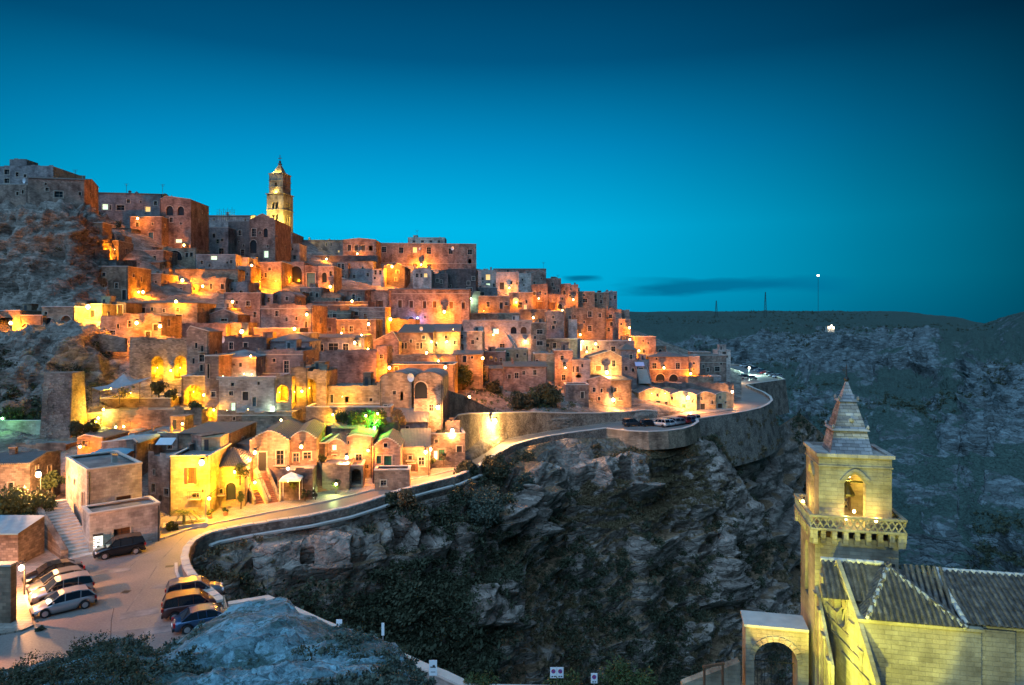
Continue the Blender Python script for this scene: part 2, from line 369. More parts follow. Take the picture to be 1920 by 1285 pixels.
town = Sheet([
 (-260, [(1060, 64), (880, 84), (800, 100), (640, 112), (575, 140), (400, 152), (385, 190)]),
 (0, [(1030, 67), (880, 84), (800, 100), (640, 112), (575, 140), (400, 152), (385, 190)]),
 (120, [(1010, 70), (860, 90), (800, 102), (640, 114), (580, 140), (400, 156), (380, 200)]),
 (240, [(1000, 73), (850, 93), (790, 106), (640, 125), (540, 165), (440, 190), (410, 220)]),
 (400, [(975, 78.5), (860, 96), (780, 110), (640, 140), (530, 190), (450, 240)]),
 (525, [(950, 84), (860, 98), (780, 114), (640, 155), (530, 215), (440, 270)]),
 (700, [(905, 96), (840, 106), (760, 122), (640, 170), (530, 240), (490, 285)]),
 (860, [(868, 109), (800, 125), (750, 145), (640, 190), (540, 260), (500, 290)]),
 (1000, [(780, 141), (720, 165), (640, 210), (560, 270), (520, 295)]),
 (1180, [(776, 158), (720, 185), (660, 230), (615, 285)]),
 (1390, [(762, 186), (722, 236), (697, 300)])])
V = town.grid(420, 240)
px_of = 960 + F * V[..., 0] / V[..., 1]; py_of = HZ - F * V[..., 2] / V[..., 1]
nm = normals(V)
rocky = np.clip((250 - px_of) / 60, 0, 1) * np.clip((820 - py_of) / 30, 0, 1)
rocky = np.maximum(rocky, np.clip(1 - np.abs(px_of - 690) / 120, 0, 1) * np.clip(1 - np.abs(py_of - 715) / 55, 0, 1) * .9)
amp = .25 + 3.4 * rocky
V = V + nm * (fbm(V * .12, 5)[..., None] * amp[..., None] + (ridged(V * np.array([.28, .28, .12]), 5)[..., None] - .3) * amp[..., None] * .75)
V = ext(V, [(8, -.5), (30, -4), (90, -30), (200, -90)])
V = ext(V, [(-.8, -1.2), (-.9, -4)], False)
gmesh('hillside', V, M('townrock'), attr=(rocky * .7, 2))

cliff = Sheet([
 (352, [(1052, 65), (1075, 64.5), (1110, 62), (1400, 59)]),
 (420, [(1022, 68.6), (1040, 68), (1100, 65), (1400, 60)]),
 (480, [(1006, 71.3), (1030, 71), (1100, 68), (1400, 62)]),
 (600, [(988, 75.2), (1010, 75), (1060, 72), (1150, 69), (1400, 64)]),
 (750, [(950, 84.6), (970, 83.8), (1010, 81), (1060, 79), (1150, 74), (1400, 67)]),
 (860, [(922, 92), (945, 91), (1000, 88), (1060, 85), (1150, 80), (1400, 73)]),
 (930, [(865, 108), (900, 102), (960, 95), (1060, 90), (1150, 85), (1400, 79)]),
 (985, [(838, 122), (870, 115), (930, 106), (1060, 97), (1150, 91), (1400, 85)]),
 (1060, [(822, 130), (870, 125), (930, 119), (1000, 115), (1100, 107), (1200, 101), (1400, 93)]),
 (1180, [(822, 138), (870, 132), (890, 129), (960, 125), (1040, 120), (1100, 116), (1200, 110), (1400, 100)]),
 (1290, [(820, 143), (850, 140), (900, 137), (1000, 133), (1060, 128), (1150, 123), (1200, 118), (1400, 108)]),
 (1340, [(820, 152), (860, 147), (920, 143), (1000, 137), (1060, 131), (1150, 126), (1200, 122), (1400, 112)]),
 (1385, [(890, 156), (950, 148), (1050, 140), (1150, 131), (1400, 116)]),
 (1440, [(985, 158), (1080, 148), (1150, 140), (1400, 122)]),
 (1500, [(1130, 155), (1220, 145), (1400, 130)]),
 (1545, [(1240, 152), (1300, 146), (1400, 140)])])
V = cliff.grid(820, 440)
nm = normals(V); fade = np.clip(np.linspace(0, 1, V.shape[0]) * 9, 0, 1)[:, None]
q = V * np.array([.05, .05, .07])
st = np.sin(V[..., 2] * .62 + 3.2 * fbm(V * .035, 3) * 2)                 # limestone benches
d = fbm(q, 6, .55) * 4.6 + (ridged(V * np.array([.11, .11, .2]), 5) - .25) * 1.9 + ledges(V[..., 2], 1.6 * fbm(V * .03, 4), 5.5) * 2.6 * np.clip(.75 + 1.3 * fbm(V * .04, 2), .1, 1.4) + ledges(V[..., 2], 2.5 * fbm(V * .08 + 7, 3), 1.7) * .75 + fbm(V * .6, 3) * .3
OUTC = [(700, 822, 955, 985, 1), (700, 735, 985, 1035, 1), (812, 838, 975, 1040, 1), (770, 784, 985, 1035, .9), (935, 1002, 925, 1012, 1), (485, 640, 1015, 1085, .9), (640, 700, 1005, 1060, .6), (855, 905, 985, 1075, .8), (1112, 1212, 872, 925, 1), (1185, 1365, 1000, 1052, 1),
        (1300, 1350, 830, 960, .8), (1345, 1405, 850, 1010, .9), (1050, 1120, 860, 900, .5), (1000, 1062, 880, 960, .5), (1040, 1095, 1060, 1140, .7), (880, 965, 1095, 1170, 1), (1330, 1395, 1060, 1135, 1), (1395, 1480, 1090, 1180, .7), (1170, 1260, 1090, 1130, .5), (1250, 1320, 940, 990, .8), (1100, 1200, 1200, 1285, .6), (1290, 1350, 1180, 1260, .6), (990, 1050, 1210, 1285, .5), (370, 470, 1020, 1060, .5)]
m1 = boxmask(V, OUTC, 12, 36) * np.clip(.75 + .9 * fbm(V * .12 + 50, 3), .15, 1); cave = boxmask(V, [(737, 772, 988, 1034, 1), (784, 812, 990, 1030, 1), (1150, 1180, 882, 908, 1), (560, 590, 1045, 1066, .8), (1310, 1330, 1015, 1035, .6), (940, 958, 1120, 1140, .7)], 5)
V = V + nm * ((d * .8 + m1 * (2.6 + .9 * ridged(V * .35, 4)) - cave * 5.5) * fade * np.clip(V[..., 1] / 100, .6, 1.1))[..., None]
CLM = np.clip(m1 + cave * .6, 0, 1); CLV = V.copy(); 
V = ext(V, [(.6, -.4), (3, -4), (12, -14), (40, -40)], False)
V = ext(V, [(-8, -12), (-22, -20)])
gmesh('cliff', V, M('cliff'), attr=(CLM, 4))

curve = Sheet([
 (1270, [(842, 167), (900, 162), (1400, 146)]),
 (1380, [(846, 173), (900, 168), (950, 165), (1400, 148)]),
 (1450, [(806, 191), (850, 187), (950, 182), (1100, 172), (1400, 155)]),
 (1500, [(775, 275), (800, 262), (900, 235), (1050, 210), (1400, 175)]),
 (1560, [(830, 300), (920, 262), (1100, 225), (1400, 190)]),
 (1640, [(960, 290), (1100, 245), (1400, 205)]),
 (1700, [(1090, 275), (1200, 250), (1400, 220)])])
V = curve.grid(260, 220); nm = normals(V); fade = np.clip(np.linspace(0, 1, V.shape[0]) * 9, 0, 1)[:, None]
d = fbm(V * .03, 6, .55) * 7 + (ridged(V * np.array([.07, .07, .15]), 5) - .25) * 2.6 + ledges(V[..., 2], 1.6 * fbm(V * .02, 4), 7) * 3.2
m2 = boxmask(V, [(1395, 1470, 860, 930, .6), (1500, 1560, 850, 905, .9), (1440, 1500, 930, 1010, .5), (1480, 1540, 1000, 1060, .7), (1560, 1620, 960, 1010, .5)], 14, 30)
V = V + nm * (d * fade + m2 * 3)[..., None]; CUV = V.copy()
V = ext(V, [(1, -1), (15, -18), (40, -50)], False)
gmesh('ravine_slope', V, M('cliff'), attr=(m2, 3))

far = Sheet([
 (1050, [(1400, 240), (900, 350), (760, 450), (700, 600), (640, 850), (625, 900), (600, 1150), (585, 1500)]),
 (1250, [(1400, 240), (900, 350), (770, 450), (715, 620), (640, 820), (625, 900), (600, 1150), (584, 1500)]),
 (1400, [(1400, 235), (1000, 330), (800, 430), (715, 600), (690, 800), (624, 860), (602, 1150), (583, 1500)]),
 (1550, [(1400, 240), (1000, 335), (850, 430), (735, 560), (700, 745), (632, 800), (612, 1000), (583, 1500)]),
 (1700, [(1400, 240), (1000, 325), (850, 400), (740, 520), (705, 740), (642, 790), (618, 950), (585, 1300)]),
 (1790, [(1400, 235), (1000, 315), (850, 390), (740, 480), (705, 640), (660, 740), (630, 880), (595, 1200)]),
 (1845, [(1400, 230), (1000, 305), (850, 380), (760, 440), (700, 520), (670, 640), (640, 800), (606, 1100)]),
 (1925, [(1400, 220), (1000, 290), (870, 360), (790, 400), (700, 440), (680, 520), (630, 700), (582, 900)]),
 (2400, [(1400, 200), (1000, 270), (860, 330), (780, 370), (690, 400), (660, 520), (600, 640), (560, 800)])])
V = far.grid(760, 560); nm = normals(V); sc = V[..., 1] / 500
e = np.clip(np.linspace(1, 0, V.shape[0]) * 12, 0.12, 1)[:, None]
d = fbm(V * .010, 6, .6) * 16 + (ridged(V * np.array([.03, .03, .06]), 6) - .25) * 8 + ledges(V[..., 2], 1.2 * fbm(V * .006, 4), 11) * 6.5
m3 = np.clip(.55 + 1.1 * fbm(V * .035 + 5, 4), 0, 1) * boxmask(V, [(1290, 1420, 640, 690, .55), (1400, 1760, 628, 668, .9), (1440, 1530, 660, 700, .8), (1570, 1760, 662, 700, 1), (1500, 1640, 672, 722, .9), (1810, 1960, 690, 780, 1), (1770, 1860, 775, 862, 1), (1860, 1960, 790, 840, .5), (1480, 1560, 735, 790, .5), (1560, 1640, 760, 860, .45), (1650, 1740, 800, 880, .5), (1700, 1790, 860, 940, .5), (1240, 1330, 660, 700, .5), (1640, 1700, 640, 660, .5), (1850, 1920, 900, 940, .5), (1730, 1800, 960, 1020, .4)], 10, 26)
V = V + nm * (d * e * np.clip(sc, .5, 1.15) + m3 * np.clip(sc, .5, 1.5) * (6 + 5 * ridged(V * np.array([.06, .06, .02]), 4)))[..., None]; FAV = V.copy()
V = ext(V, [(150, -3), (600, -10), (2500, -30)])
V = ext(V, [(-30, -30), (-60, -60)], False)
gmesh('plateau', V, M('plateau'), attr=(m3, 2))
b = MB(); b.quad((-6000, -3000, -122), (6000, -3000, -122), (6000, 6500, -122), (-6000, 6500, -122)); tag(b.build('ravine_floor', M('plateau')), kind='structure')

# near rock the camera stands on: seen from above, falling away into the square
near = Sheet([
 (-200, [(1255, 15), (1320, 10), (1500, 6.5)]), (0, [(1262, 14), (1300, 10.5), (1500, 6)]), (120, [(1238, 14), (1270, 11), (1500, 6)]),
 (190, [(1200, 14.5), (1225, 13), (1285, 10), (1500, 6)]), (245, [(1189, 15), (1220, 12.5), (1285, 10), (1500, 6)]), (296, [(1211, 14), (1230, 12.8), (1285, 10), (1500, 6)]),
 (340, [(1186, 15), (1210, 13), (1285, 9.5), (1500, 6)]), (400, [(1152, 16), (1180, 13.8), (1285, 9.5), (1500, 5.8)]), (440, [(1131, 16.6), (1160, 14), (1285, 9.4), (1500, 5.8)]),
 (490, [(1121, 16.8), (1160, 14), (1285, 9.3), (1500, 5.8)]), (538, [(1118, 16.8), (1160, 13.5), (1285, 9.2), (1500, 5.8)]), (560, [(1146, 15.5), (1175, 13), (1285, 9.2), (1500, 5.8)]),
 (620, [(1168, 14.6), (1200, 12.5), (1285, 9.1), (1500, 5.8)]), (700, [(1190, 13.8), (1220, 12), (1285, 9), (1500, 5.8)]), (760, [(1228, 12.6), (1260, 11), (1300, 9), (1500, 5.8)]),
 (800, [(1275, 11), (1300, 10), (1340, 9), (1500, 5.8)]), (850, [(1340, 9.5), (1370, 9), (1400, 8.6), (1500, 6)])])
V = near.grid(520, 300); nm = normals(V)
d = fbm(V * .45, 5) * .5 + (ridged(V * .8, 5) - .3) * .36 + (ridged(V * 4, 4) - .3) * .05
V = V + np.array([0, 0, 1.0]) * (d * np.clip(np.linspace(.35, 1.5, V.shape[0]), 0, 1)[:, None])[..., None]; NEV = V.copy()
V = ext(V, [(.25, -.3), (.6, -1.4), (1.6, -4), (3, -9), (4.5, -18)], False)
V = ext(V, [(-2.5, .6), (-6, 1.2), (-12, -4)])
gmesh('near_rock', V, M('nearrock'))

# ---------------------------------------------------------------- square, road, pavement, parapets
def GT(px, py): return G(px, py, -21.0)
OUT1 = [(1380, 1296), (1100, 1292), (885, 1288), (830, 1262), (790, 1247), (700, 1205), (600, 1165), (500, 1119), (428, 1131)]
OUT2 = [(415, 1125), (396, 1108), (380, 1095), (362, 1078), (350, 1060), (346, 1042), (350, 1026), (362, 1012), (380, 1002), (400, 995), (450, 985), (500, 977), (580, 965), (650, 950), (700, 935), (750, 918), (800, 905), (850, 893), (890, 877), (912, 862), (930, 850), (960, 834), (990, 825), (1027, 817), (1080, 809), (1137, 802)]
OUT3 = [(1180, 807), (1215, 808.5), (1250, 807), (1280, 803), (1298, 797), (1308, 790), (1306, 785)]
OUT4 = [(1330, 781), (1365, 776), (1400, 770), (1425, 764), (1440, 757), (1447, 750), (1444, 743), (1432, 735), (1415, 728), (1399, 721)]
OUT5 = [(1420, 718), (1471, 711), (1440, 697), (1407, 684), (1385, 683), (1359, 682)]
outer = [GT(*p) for p in OUT1 + OUT2 + OUT3 + OUT4 + OUT5]
inner_deep = [P(1340, 690, 352), P(1300, 740, 215), P(1200, 768, 184), P(1000, 780, 168), P(860, 840, 124), P(600, 900, 100), P(300, 960, 84), P(-50, 1010, 76), P(-300, 1030, 72), P(-500, 1300, 40), P(-300, 1300, 18), P(1700, 1300, 18), P(1900, 1300, 34)]
def poly_top(name, pts, z, mat, skirt=0, kind='structure'):
    v = [Vector((p[0], p[1], 0)) for p in pts]; b = MB()
    for t in tessellate_polygon([v]):
        a, c, e = (v[i] for i in t)
        if (c - a).cross(e - a).z < 0: c, e = e, c
        b.tri((a.x, a.y, z), (c.x, c.y, z), (e.x, e.y, z))
    if skirt:
        for i in range(len(v)):
            p, q = v[i], v[(i + 1) % len(v)]; b.quad((p.x, p.y, z), (q.x, q.y, z), (q.x, q.y, z - skirt), (p.x, p.y, z - skirt))
    o = b.build(name, mat); tag(o, kind=kind); return o
poly_top('road', outer + inner_deep, -22.0, M('asphalt'), 1.0)
KERB = [(0, 1192), (40, 1185), (62, 1176), (56, 1145), (47, 1115), (52, 1095), (66, 1077), (95, 1062), (125, 1053), (175, 1041), (265, 1021), (307, 1011), (350, 995), (400, 983), (450, 973), (500, 963), (570, 950), (640, 935), (700, 920), (760, 903), (820, 890), (860, 880), (885, 860), (915, 839), (950, 825.5), (1000, 816), (1070, 804.5), (1150, 794), (1220, 787), (1280, 781), (1330, 775), (1380, 768)]
kb = [G(*p) for p in KERB]
pv = kb + [P(1372, 745, 205), P(1200, 768, 184), P(1000, 780, 168), P(860, 840, 124), P(600, 900, 100), P(300, 960, 84), P(-50, 1010, 76), P(-300, 1030, 72), P(-200, 1192, 49)]
poly_top('pavement', pv, -21.86, M('paving'), .3)
def smooth_line(pts, step):
    out = []; acc = 0; prev = None
    for i in range(len(pts) - 1):
        a, c = Vector(pts[i]).to_2d(), Vector(pts[i + 1]).to_2d(); n = max(1, round((c - a).length / step))
        for k in range(n): out.append(a.lerp(c, k / n))
    out.append(Vector(pts[-1]).to_2d()); return out
def strip(line, off0, off1, z0, z1, name, mat, parent=None, batter=0):
    b = MB(); L0 = []; n = len(line)
    for i, p in enumerate(line):
        d = (line[min(n - 1, i + 1)] - line[max(0, i - 1)]).normalized(); q = Vector((d.y, -d.x))
        L0.append((p + q * off0, p + q * off1, p + q * (off1 + batter)))
    for i in range(n - 1):
        (a, c, cb_), (e, f, fb) = L0[i], L0[i + 1]
        b.quad((a.x, a.y, z1), (e.x, e.y, z1), (f.x, f.y, z1), (c.x, c.y, z1))
        b.quad((c.x, c.y, z1), (f.x, f.y, z1), (fb.x, fb.y, z0), (cb_.x, cb_.y, z0))
        b.quad((e.x, e.y, z1), (a.x, a.y, z1), (a.x, a.y, z0 if z0 > -22.5 else -22.2), (e.x, e.y, z0 if z0 > -22.5 else -22.2))
    for (a, c, cb_) in (L0[0], L0[-1]): b.quad((a.x, a.y, z1), (c.x, c.y, z1), (cb_.x, cb_.y, z0), (a.x, a.y, z0))
    return b.build(name, mat, parent)
def parapet(label, pts, depth, batter=.6, stones=None, mat='rubble', step=2.0):
    e = empty('parapet_wall', GT(*pts[0]), 0, label, 'wall'); org = Vector(e.location)
    line = [p - org.to_2d() for p in smooth_line([GT(*p) for p in pts], step)]
    strip(line, -.25, .3, -22 - depth - org.z, -21.15 - org.z, 'wall', M(mat), e, batter)
    if stones:
        sl = smooth_line([Vector((p.x, p.y, 0)) for p in line], stones); rr = random.Random(3)
        me = None
        for i in range(len(sl) - 1):
            if i > 290: break
            a, c = sl[i], sl[i + 1]; d = (c - a); ln = d.length
            if me is None:
                b = MB(); b.box(-.47, .47, -.34, .34, 0, .16, (-.45, .45, -.31, .31)); me = b.mesh('coping_stone', M('kerb'))
            o = link('coping_stone', me, e, (*((a + c) / 2), -21.15 - org.z + rr.uniform(-.015, .02)), math.atan2(d.y, d.x) + rr.uniform(-.03, .03)); o.scale = (ln / .98, 1, 1)
    else: strip(line, -.3, .36, -21.15 - org.z, -21.0 - org.z, 'coping', M('kerb'), e)
    return e
parapet('curved stone parapet of the road bend with pale coping blocks, above the ravine beside the parked cars', OUT2[:14], 3.2, .5, 1.15)
parapet('long low stone parapet along the road rising from the bend to the oleander bush', OUT2[13:], 3.6, .5, 1.6)
parapet('whitewashed parapet edging the square behind the bare foreground rock', OUT1[1:], 10, 1, None, 'white')
parapet('rounded pale parapet of the small clifftop car park bulging over the ravine', OUT2[-1:] + OUT3, 2.6, .5, None, 'tan')
parapet('tall battered retaining wall with parapet carrying the far road bend', OUT3[-1:] + OUT4, 11, 2.2, None, 'rubble')
parapet('pale retaining wall round the far terrace car park', OUT4[-1:] + OUT5, 12, 1.5, None, 'rubble')
# second thin stone ledge running under the long parapet
ledge = [Vector((p.x, p.y, 0)) for p in smooth_line([GT(*p) for p in OUT2[8:19]], 2)]
lo = strip([p.to_2d() for p in ledge], .8, 1.35, -22.1, -21.9, 'stone_ledge', M('kerb')); tag(lo, 'thin pale stone ledge running below the road parapet', 'ledge')
# kerb stones
ks = empty('kerb', kb[2], 0, None, None); tag(ks, kind='structure'); kl = smooth_line(kb[3:24], 1.5); b = MB(); b.box(-.5, .5, -.12, .12, -.1, .17); kme = b.mesh('kerb_stone', M('kerb'))
for i in range(len(kl) - 1):
    a, c = kl[i], kl[i + 1]; d = c - a
    o = link('kerb_stone', kme, ks, Vector((*((a + c) / 2), -22.0)) - kb[2], math.atan2(d.y, d.x)); o.scale = (d.length * .985, 1, 1)
# small kerb on the right side of the square
line = smooth_line([G(*p) for p in [(330, 1058), (331, 1075), (338, 1090), (352, 1102), (372, 1116)]], 1.0)
o = strip(line, -.12, .12, -22.0, -21.85, 'kerb', M('kerb')); tag(o, kind='structure')
# repaired patches, drain grates and manholes in the square
for (px, py, w_1, d_1, rz_, m_, n_) in ((262, 1150, 2.6, 1.3, .5, 'flatroof', 'asphalt_patch'), (205, 1072, 3.4, 1.0, .4, 'flatroof', 'asphalt_patch'), (300, 1100, 1.2, 1.0, 0, 'flatroof', 'asphalt_patch'), (268, 1185, 4.2, 1.2, .3, 'flatroof', 'asphalt_patch'), (318, 1062, .7, .5, .3, 'metal', 'drain_grate'), (130, 1060, .8, .4, .4, 'metal', 'drain_grate'), (236, 1110, .6, .6, 0, 'metal', 'manhole_cover')):
    g = G(px, py); b = MB(); b.box(-w_1 / 2, w_1 / 2, -d_1 / 2, d_1 / 2, -.05, .008); o = b.build(n_, M(m_)); o.location = g; o.rotation_euler = (0, 0, rz_); tag(o, kind='structure')
# patched dark lines of newer asphalt in the square
for pts in ([(222, 1085), (262, 1045), (300, 1030)], [(350, 1000), (300, 1052), (270, 1100), (235, 1150)]):
    line = smooth_line([G(*p) for p in pts], 1.0); o = strip(line, -.05, .05, -22.1, -21.996, 'asphalt_patch', M('flatroof')); tag(o, kind='structure')
# ---------------------------------------------------------------- house builder
HOUSES = []
def arch_pts(u, z0, w, h, k=8, point=0):
    r = w / 2; zs = z0 + max(h - r, h * .35); hh = z0 + h - zs; pts = [(u - r, z0), (u + r, z0)]
    for i in range(k + 1):
        t = math.pi * i / k
        x, y = r * math.cos(t), hh * (math.sin(t) if not point else (1 - abs(math.cos(t)) ** 1.6))
        pts.append((u + x, zs + y))
    return pts
def wall_face(b, outline, holes, to3, reveal=.28):
    """front polygon with real openings and their reveals; to3(u, z, depth) -> point"""
    polys = [[Vector((u, z, 0)) for u, z in outline]] + [[Vector((u, z, 0)) for u, z in h] for h in holes]
    flat = [v for p in polys for v in p]; n = len(b.v)
    b.v += [tuple(to3(v.x, v.y, 0)) for v in flat]
    for t in tessellate_polygon(polys): b.f.append(tuple(n + i for i in t))
    for h in holes:
        for i in range(len(h)):
            p, q = h[i], h[(i + 1) % len(h)]
            b.quad(to3(*p, 0), to3(*q, 0), to3(*q, reveal), to3(*p, reveal))
PANE = {'w': 'pane', 'd': 'darkdoor', 'l': 'litwarm', 'c': 'litcool', 'a': 'pane', 'A': None, 's': 'wood', 'g': 'greendoor', 'b': 'bluedoor', 'r': 'wood', 'W': 'wood', 'o': 'litwarm', 'n': None}
def opening(parent, kind, u, z0, w, h, to3, reveal):
    """window / door / arch part set in a hole"""
    arch = kind in 'aAWo'; nm_ = 'door' if kind in 'dgbrW' else ('archway' if kind in 'Aa' else 'window')
    if kind == 'A': return
    b = MB(); t = min(.16, w * .18) * (1.0 if w > .5 else .8)
    if not arch and kind != 'n':
        for (a, c, e, f) in ((u - w / 2 - t, u + w / 2 + t, z0 + h, z0 + h + t), (u - w / 2 - t, u - w / 2, z0 if kind in 'dgbr' else z0 - t, z0 + h), (u + w / 2, u + w / 2 + t, z0 if kind in 'dgbr' else z0 - t, z0 + h)) + (((u - w / 2 - 1.7 * t, u + w / 2 + 1.7 * t, z0 - 1.8 * t, z0 - t),) if kind not in 'dgbr' else ()):
            n = len(b.v); b.v += [tuple(to3(x, z, d)) for d in (-.07, .02) for x, z in ((a, e), (c, e), (c, f), (a, f))]
            b.f += [(n, n + 1, n + 2, n + 3), (n, n + 1, n + 5, n + 4), (n + 1, n + 2, n + 6, n + 5), (n + 2, n + 3, n + 7, n + 6), (n + 3, n, n + 4, n + 7)]
        o = b.build(nm_, M('frame'), parent)
    elif kind == 'n': return
    else:
        pts = arch_pts(u, z0, w, h); r = 1 + 2 * t / w; cz = z0 + h - w / 2
        for i in range(2, len(pts) - 1):
            p, q = pts[i], pts[i + 1]; P2 = lambda c: (u + (c[0] - u) * r, cz + (c[1] - cz) * r)
            b.quad(to3(*p, -.06), to3(*q, -.06), to3(*P2(q), -.06), to3(*P2(p), -.06)); b.quad(to3(*P2(p), -.06), to3(*P2(q), -.06), to3(*P2(q), 0), to3(*P2(p), 0))
        o = b.build(nm_, M('frame'), parent)
    b = MB(); pts = arch_pts(u, z0, w, h) if arch else [(u - w / 2, z0), (u + w / 2, z0), (u + w / 2, z0 + h), (u - w / 2, z0 + h)]
    n = len(b.v); b.v += [tuple(to3(x, z, reveal - .02)) for x, z in pts]; b.f.append(tuple(range(n, n + len(pts))))
    pn = b.build('pane' if nm_ == 'window' else 'panel' if nm_ == 'door' else 'recess', M(PANE[kind]), o)
    if w > .55 and kind in 'wlcsdgbr':                      # glazing bar and rails
        b = MB(); bw = .05
        for a, c, e, f in [(u - bw / 2, u + bw / 2, z0, z0 + h)] + [(u - w / 2, u + w / 2, z0 + h * k_, z0 + h * k_ + bw) for k_ in ((.5,) if h < 1.6 else (.34, .67))]:
            b.quad(to3(a, e, reveal - .07), to3(c, e, reveal - .07), to3(c, f, reveal - .07), to3(a, f, reveal - .07))
        b.build('glazing_bar', M('frame' if kind in 'wlc' else 'darkdoor'), o)
    if kind == 's':
        for sgn in (-1, 1):
            b = MB(); a = u + sgn * (w / 2 + .02); c = u + sgn * (w * .98)
            n = len(b.v); b.v += [tuple(to3(x, z, d)) for d in (-.13, -.08) for x, z in ((min(a, c), z0), (max(a, c), z0), (max(a, c), z0 + h), (min(a, c), z0 + h))]
            b.f += [(n, n + 1, n + 2, n + 3), (n, n + 1, n + 5, n + 4), (n + 2, n + 3, n + 7, n + 6), (n, n + 3, n + 7, n + 4), (n + 1, n + 2, n + 6, n + 5)]
            b.build('shutter', M('wood'), o)
def H(x0, x1, yt, yb, label, roof='flat', dep=7, rot=0.0, win=(), Y=None, mat='tan', name='stone_house', rise=0, fdn=5, rmat=None, L_=(), R_=(), chim=(), group=None, cat='house', ridge=0, dish=(), cornice=True, apex=.5, band=None):
    mid = (x0 + x1) / 2
    pr = random.Random(label + 'roof')
    if roof == 'flat' and name == 'stone_house' and cat == 'house' and 610 < yt and (Y is None or Y < 200) and x1 - x0 < 90 and rmat is None and pr.random() < .38:
        roof = 'side' if pr.random() < .7 else 'hip'; rise = .2 * dep * F / (Y or 150); rmat = pr.choice(('tile', 'tilegrey'))
    if Y is None: Y = town.at(mid, yb)
    Y += random.Random(label).uniform(-.22, .22)                    # no two fronts stand in exactly the same plane
    r = R(rot); d = Vector((math.cos(r), math.sin(r))); nb = Vector((-math.sin(r), math.cos(r)))
    C = Vector(((mid - 960) / F * Y, Y))
    def hit(px, o, dd): k = (px - 960) / F; return (k * o.y - o.x) / (dd.x - k * dd.y)
    s0, s1 = hit(x0, C, d), hit(x1, C, d); O = C + d * s0; w = s1 - s0
    zof = lambda py, Yp: (HZ - py) * Yp / F
    zb = zof(yb, Y); h = zof(yt, Y) - zb; sc = Y / F
    e = empty(name, (O.x, O.y, zb), r, label, cat, group); e['h'] = h
    fu = lambda px: hit(px, O, d)
    rz = rise * sc; top = 0.0
    if roof in ('gable', 'step', 'vault'):
        if roof == 'gable': out = [(0, -fdn), (w, -fdn), (w, h), (w * apex, h + rz), (0, h)]
        elif roof == 'vault': out = [(0, -fdn), (w, -fdn)] + [(w / 2 + w / 2 * math.cos(math.pi * i / 12), h + rz * math.sin(math.pi * i / 12)) for i in range(13)]
        else:
            out = [(0, -fdn), (w, -fdn)]; N = 7
            for i in range(N):                       # small masonry steps following a low curve
                a = i / N; c = (i + 1) / N; za = h + rz * (1 - (1 - a) ** 1.7)
                out += [(w - w * a * .5, za), (w - w * c * .5 + w * .01, za + .02)]
            out += [(w / 2, h + rz)]
            out += [(w - u, z) for u, z in out[2:-1][::-1]]
    else:
        out = [(0, -fdn), (w, -fdn), (w, h), (0, h)]
    ur = random.Random(label + 'top'); worn = roof == 'flat' and mat in ('tan', 'pink', 'rubble', 'grey', 'dark') and w > 2 and ur.random() < .55
    if worn:                                             # an old wall top without coping, uneven from end to end
        N = max(4, int(w / 1.3)); out = [(0, -fdn), (w, -fdn)]; zq = h
        for i in range(N):
            zq = h + ur.choice((0, 0, .12, .2, .32, .45)) * (1 if h > 3 else .6); out += [(w - w * i / N, zq), (w - w * (i + .97) / N, zq + ur.uniform(-.03, .03))]
        out[-1] = (0, out[-1][1])
    b = MB(); fr = lambda u, z, dp: (u, dp, z)
    holes = []; parts = []
    rv = .3 if Y < 160 else .4
    for q in win:
        cx, y0, ww, hh, k = q[:5]; u = fu(cx); Yp = O.y + d.y * u; pw = ww * Yp / F / max(.3, math.cos(r)); ph = hh * Yp / F
        z1 = zof(y0, Yp) - zb; z0 = z1 - ph
        if u - pw / 2 < .08 or u + pw / 2 > w - .08: pw = min(pw, 2 * min(u - .1, w - .1 - u))
        if pw < .15: continue
        z1 = min(z1, h - .1 + (rz * .5 if roof in ('gable', 'step', 'vault') and abs(u - w / 2) < w * .25 else 0)); z0 = min(z0, z1 - .3)
        holes.append(arch_pts(u, z0, pw, z1 - z0) if k in 'aAWo' else [(u - pw / 2, z0), (u + pw / 2, z0), (u + pw / 2, z1), (u - pw / 2, z1)])
        parts.append((k, u, z0, pw, z1 - z0, fr, rv))
    # side openings, in photo pixels on the side planes
    def side(lst, org, u_of, sgn):
        hs = []
        for q in lst:
            cx, y0, ww, hh, k = q[:5]; k_ = (cx - 960) / F; sdist = (k_ * org.y - org.x) / (nb.x - k_ * nb.y)
            Yp = org.y + nb.y * sdist; ph = hh * Yp / F; z1 = zof(y0, Yp) - zb; pw = q[5] if len(q) > 5 else .9
            if sdist - pw / 2 < .1 or sdist + pw / 2 > dep - .1: continue
            hs.append(arch_pts(sdist, z1 - ph, pw, ph) if k in 'aAWo' else [(sdist - pw / 2, z1 - ph), (sdist + pw / 2, z1 - ph), (sdist + pw / 2, z1), (sdist - pw / 2, z1)])
            parts.append((k, sdist, z1 - ph, pw, ph, u_of, rv))
        return hs
    hr = random.Random(label); is_h = cat == 'house'
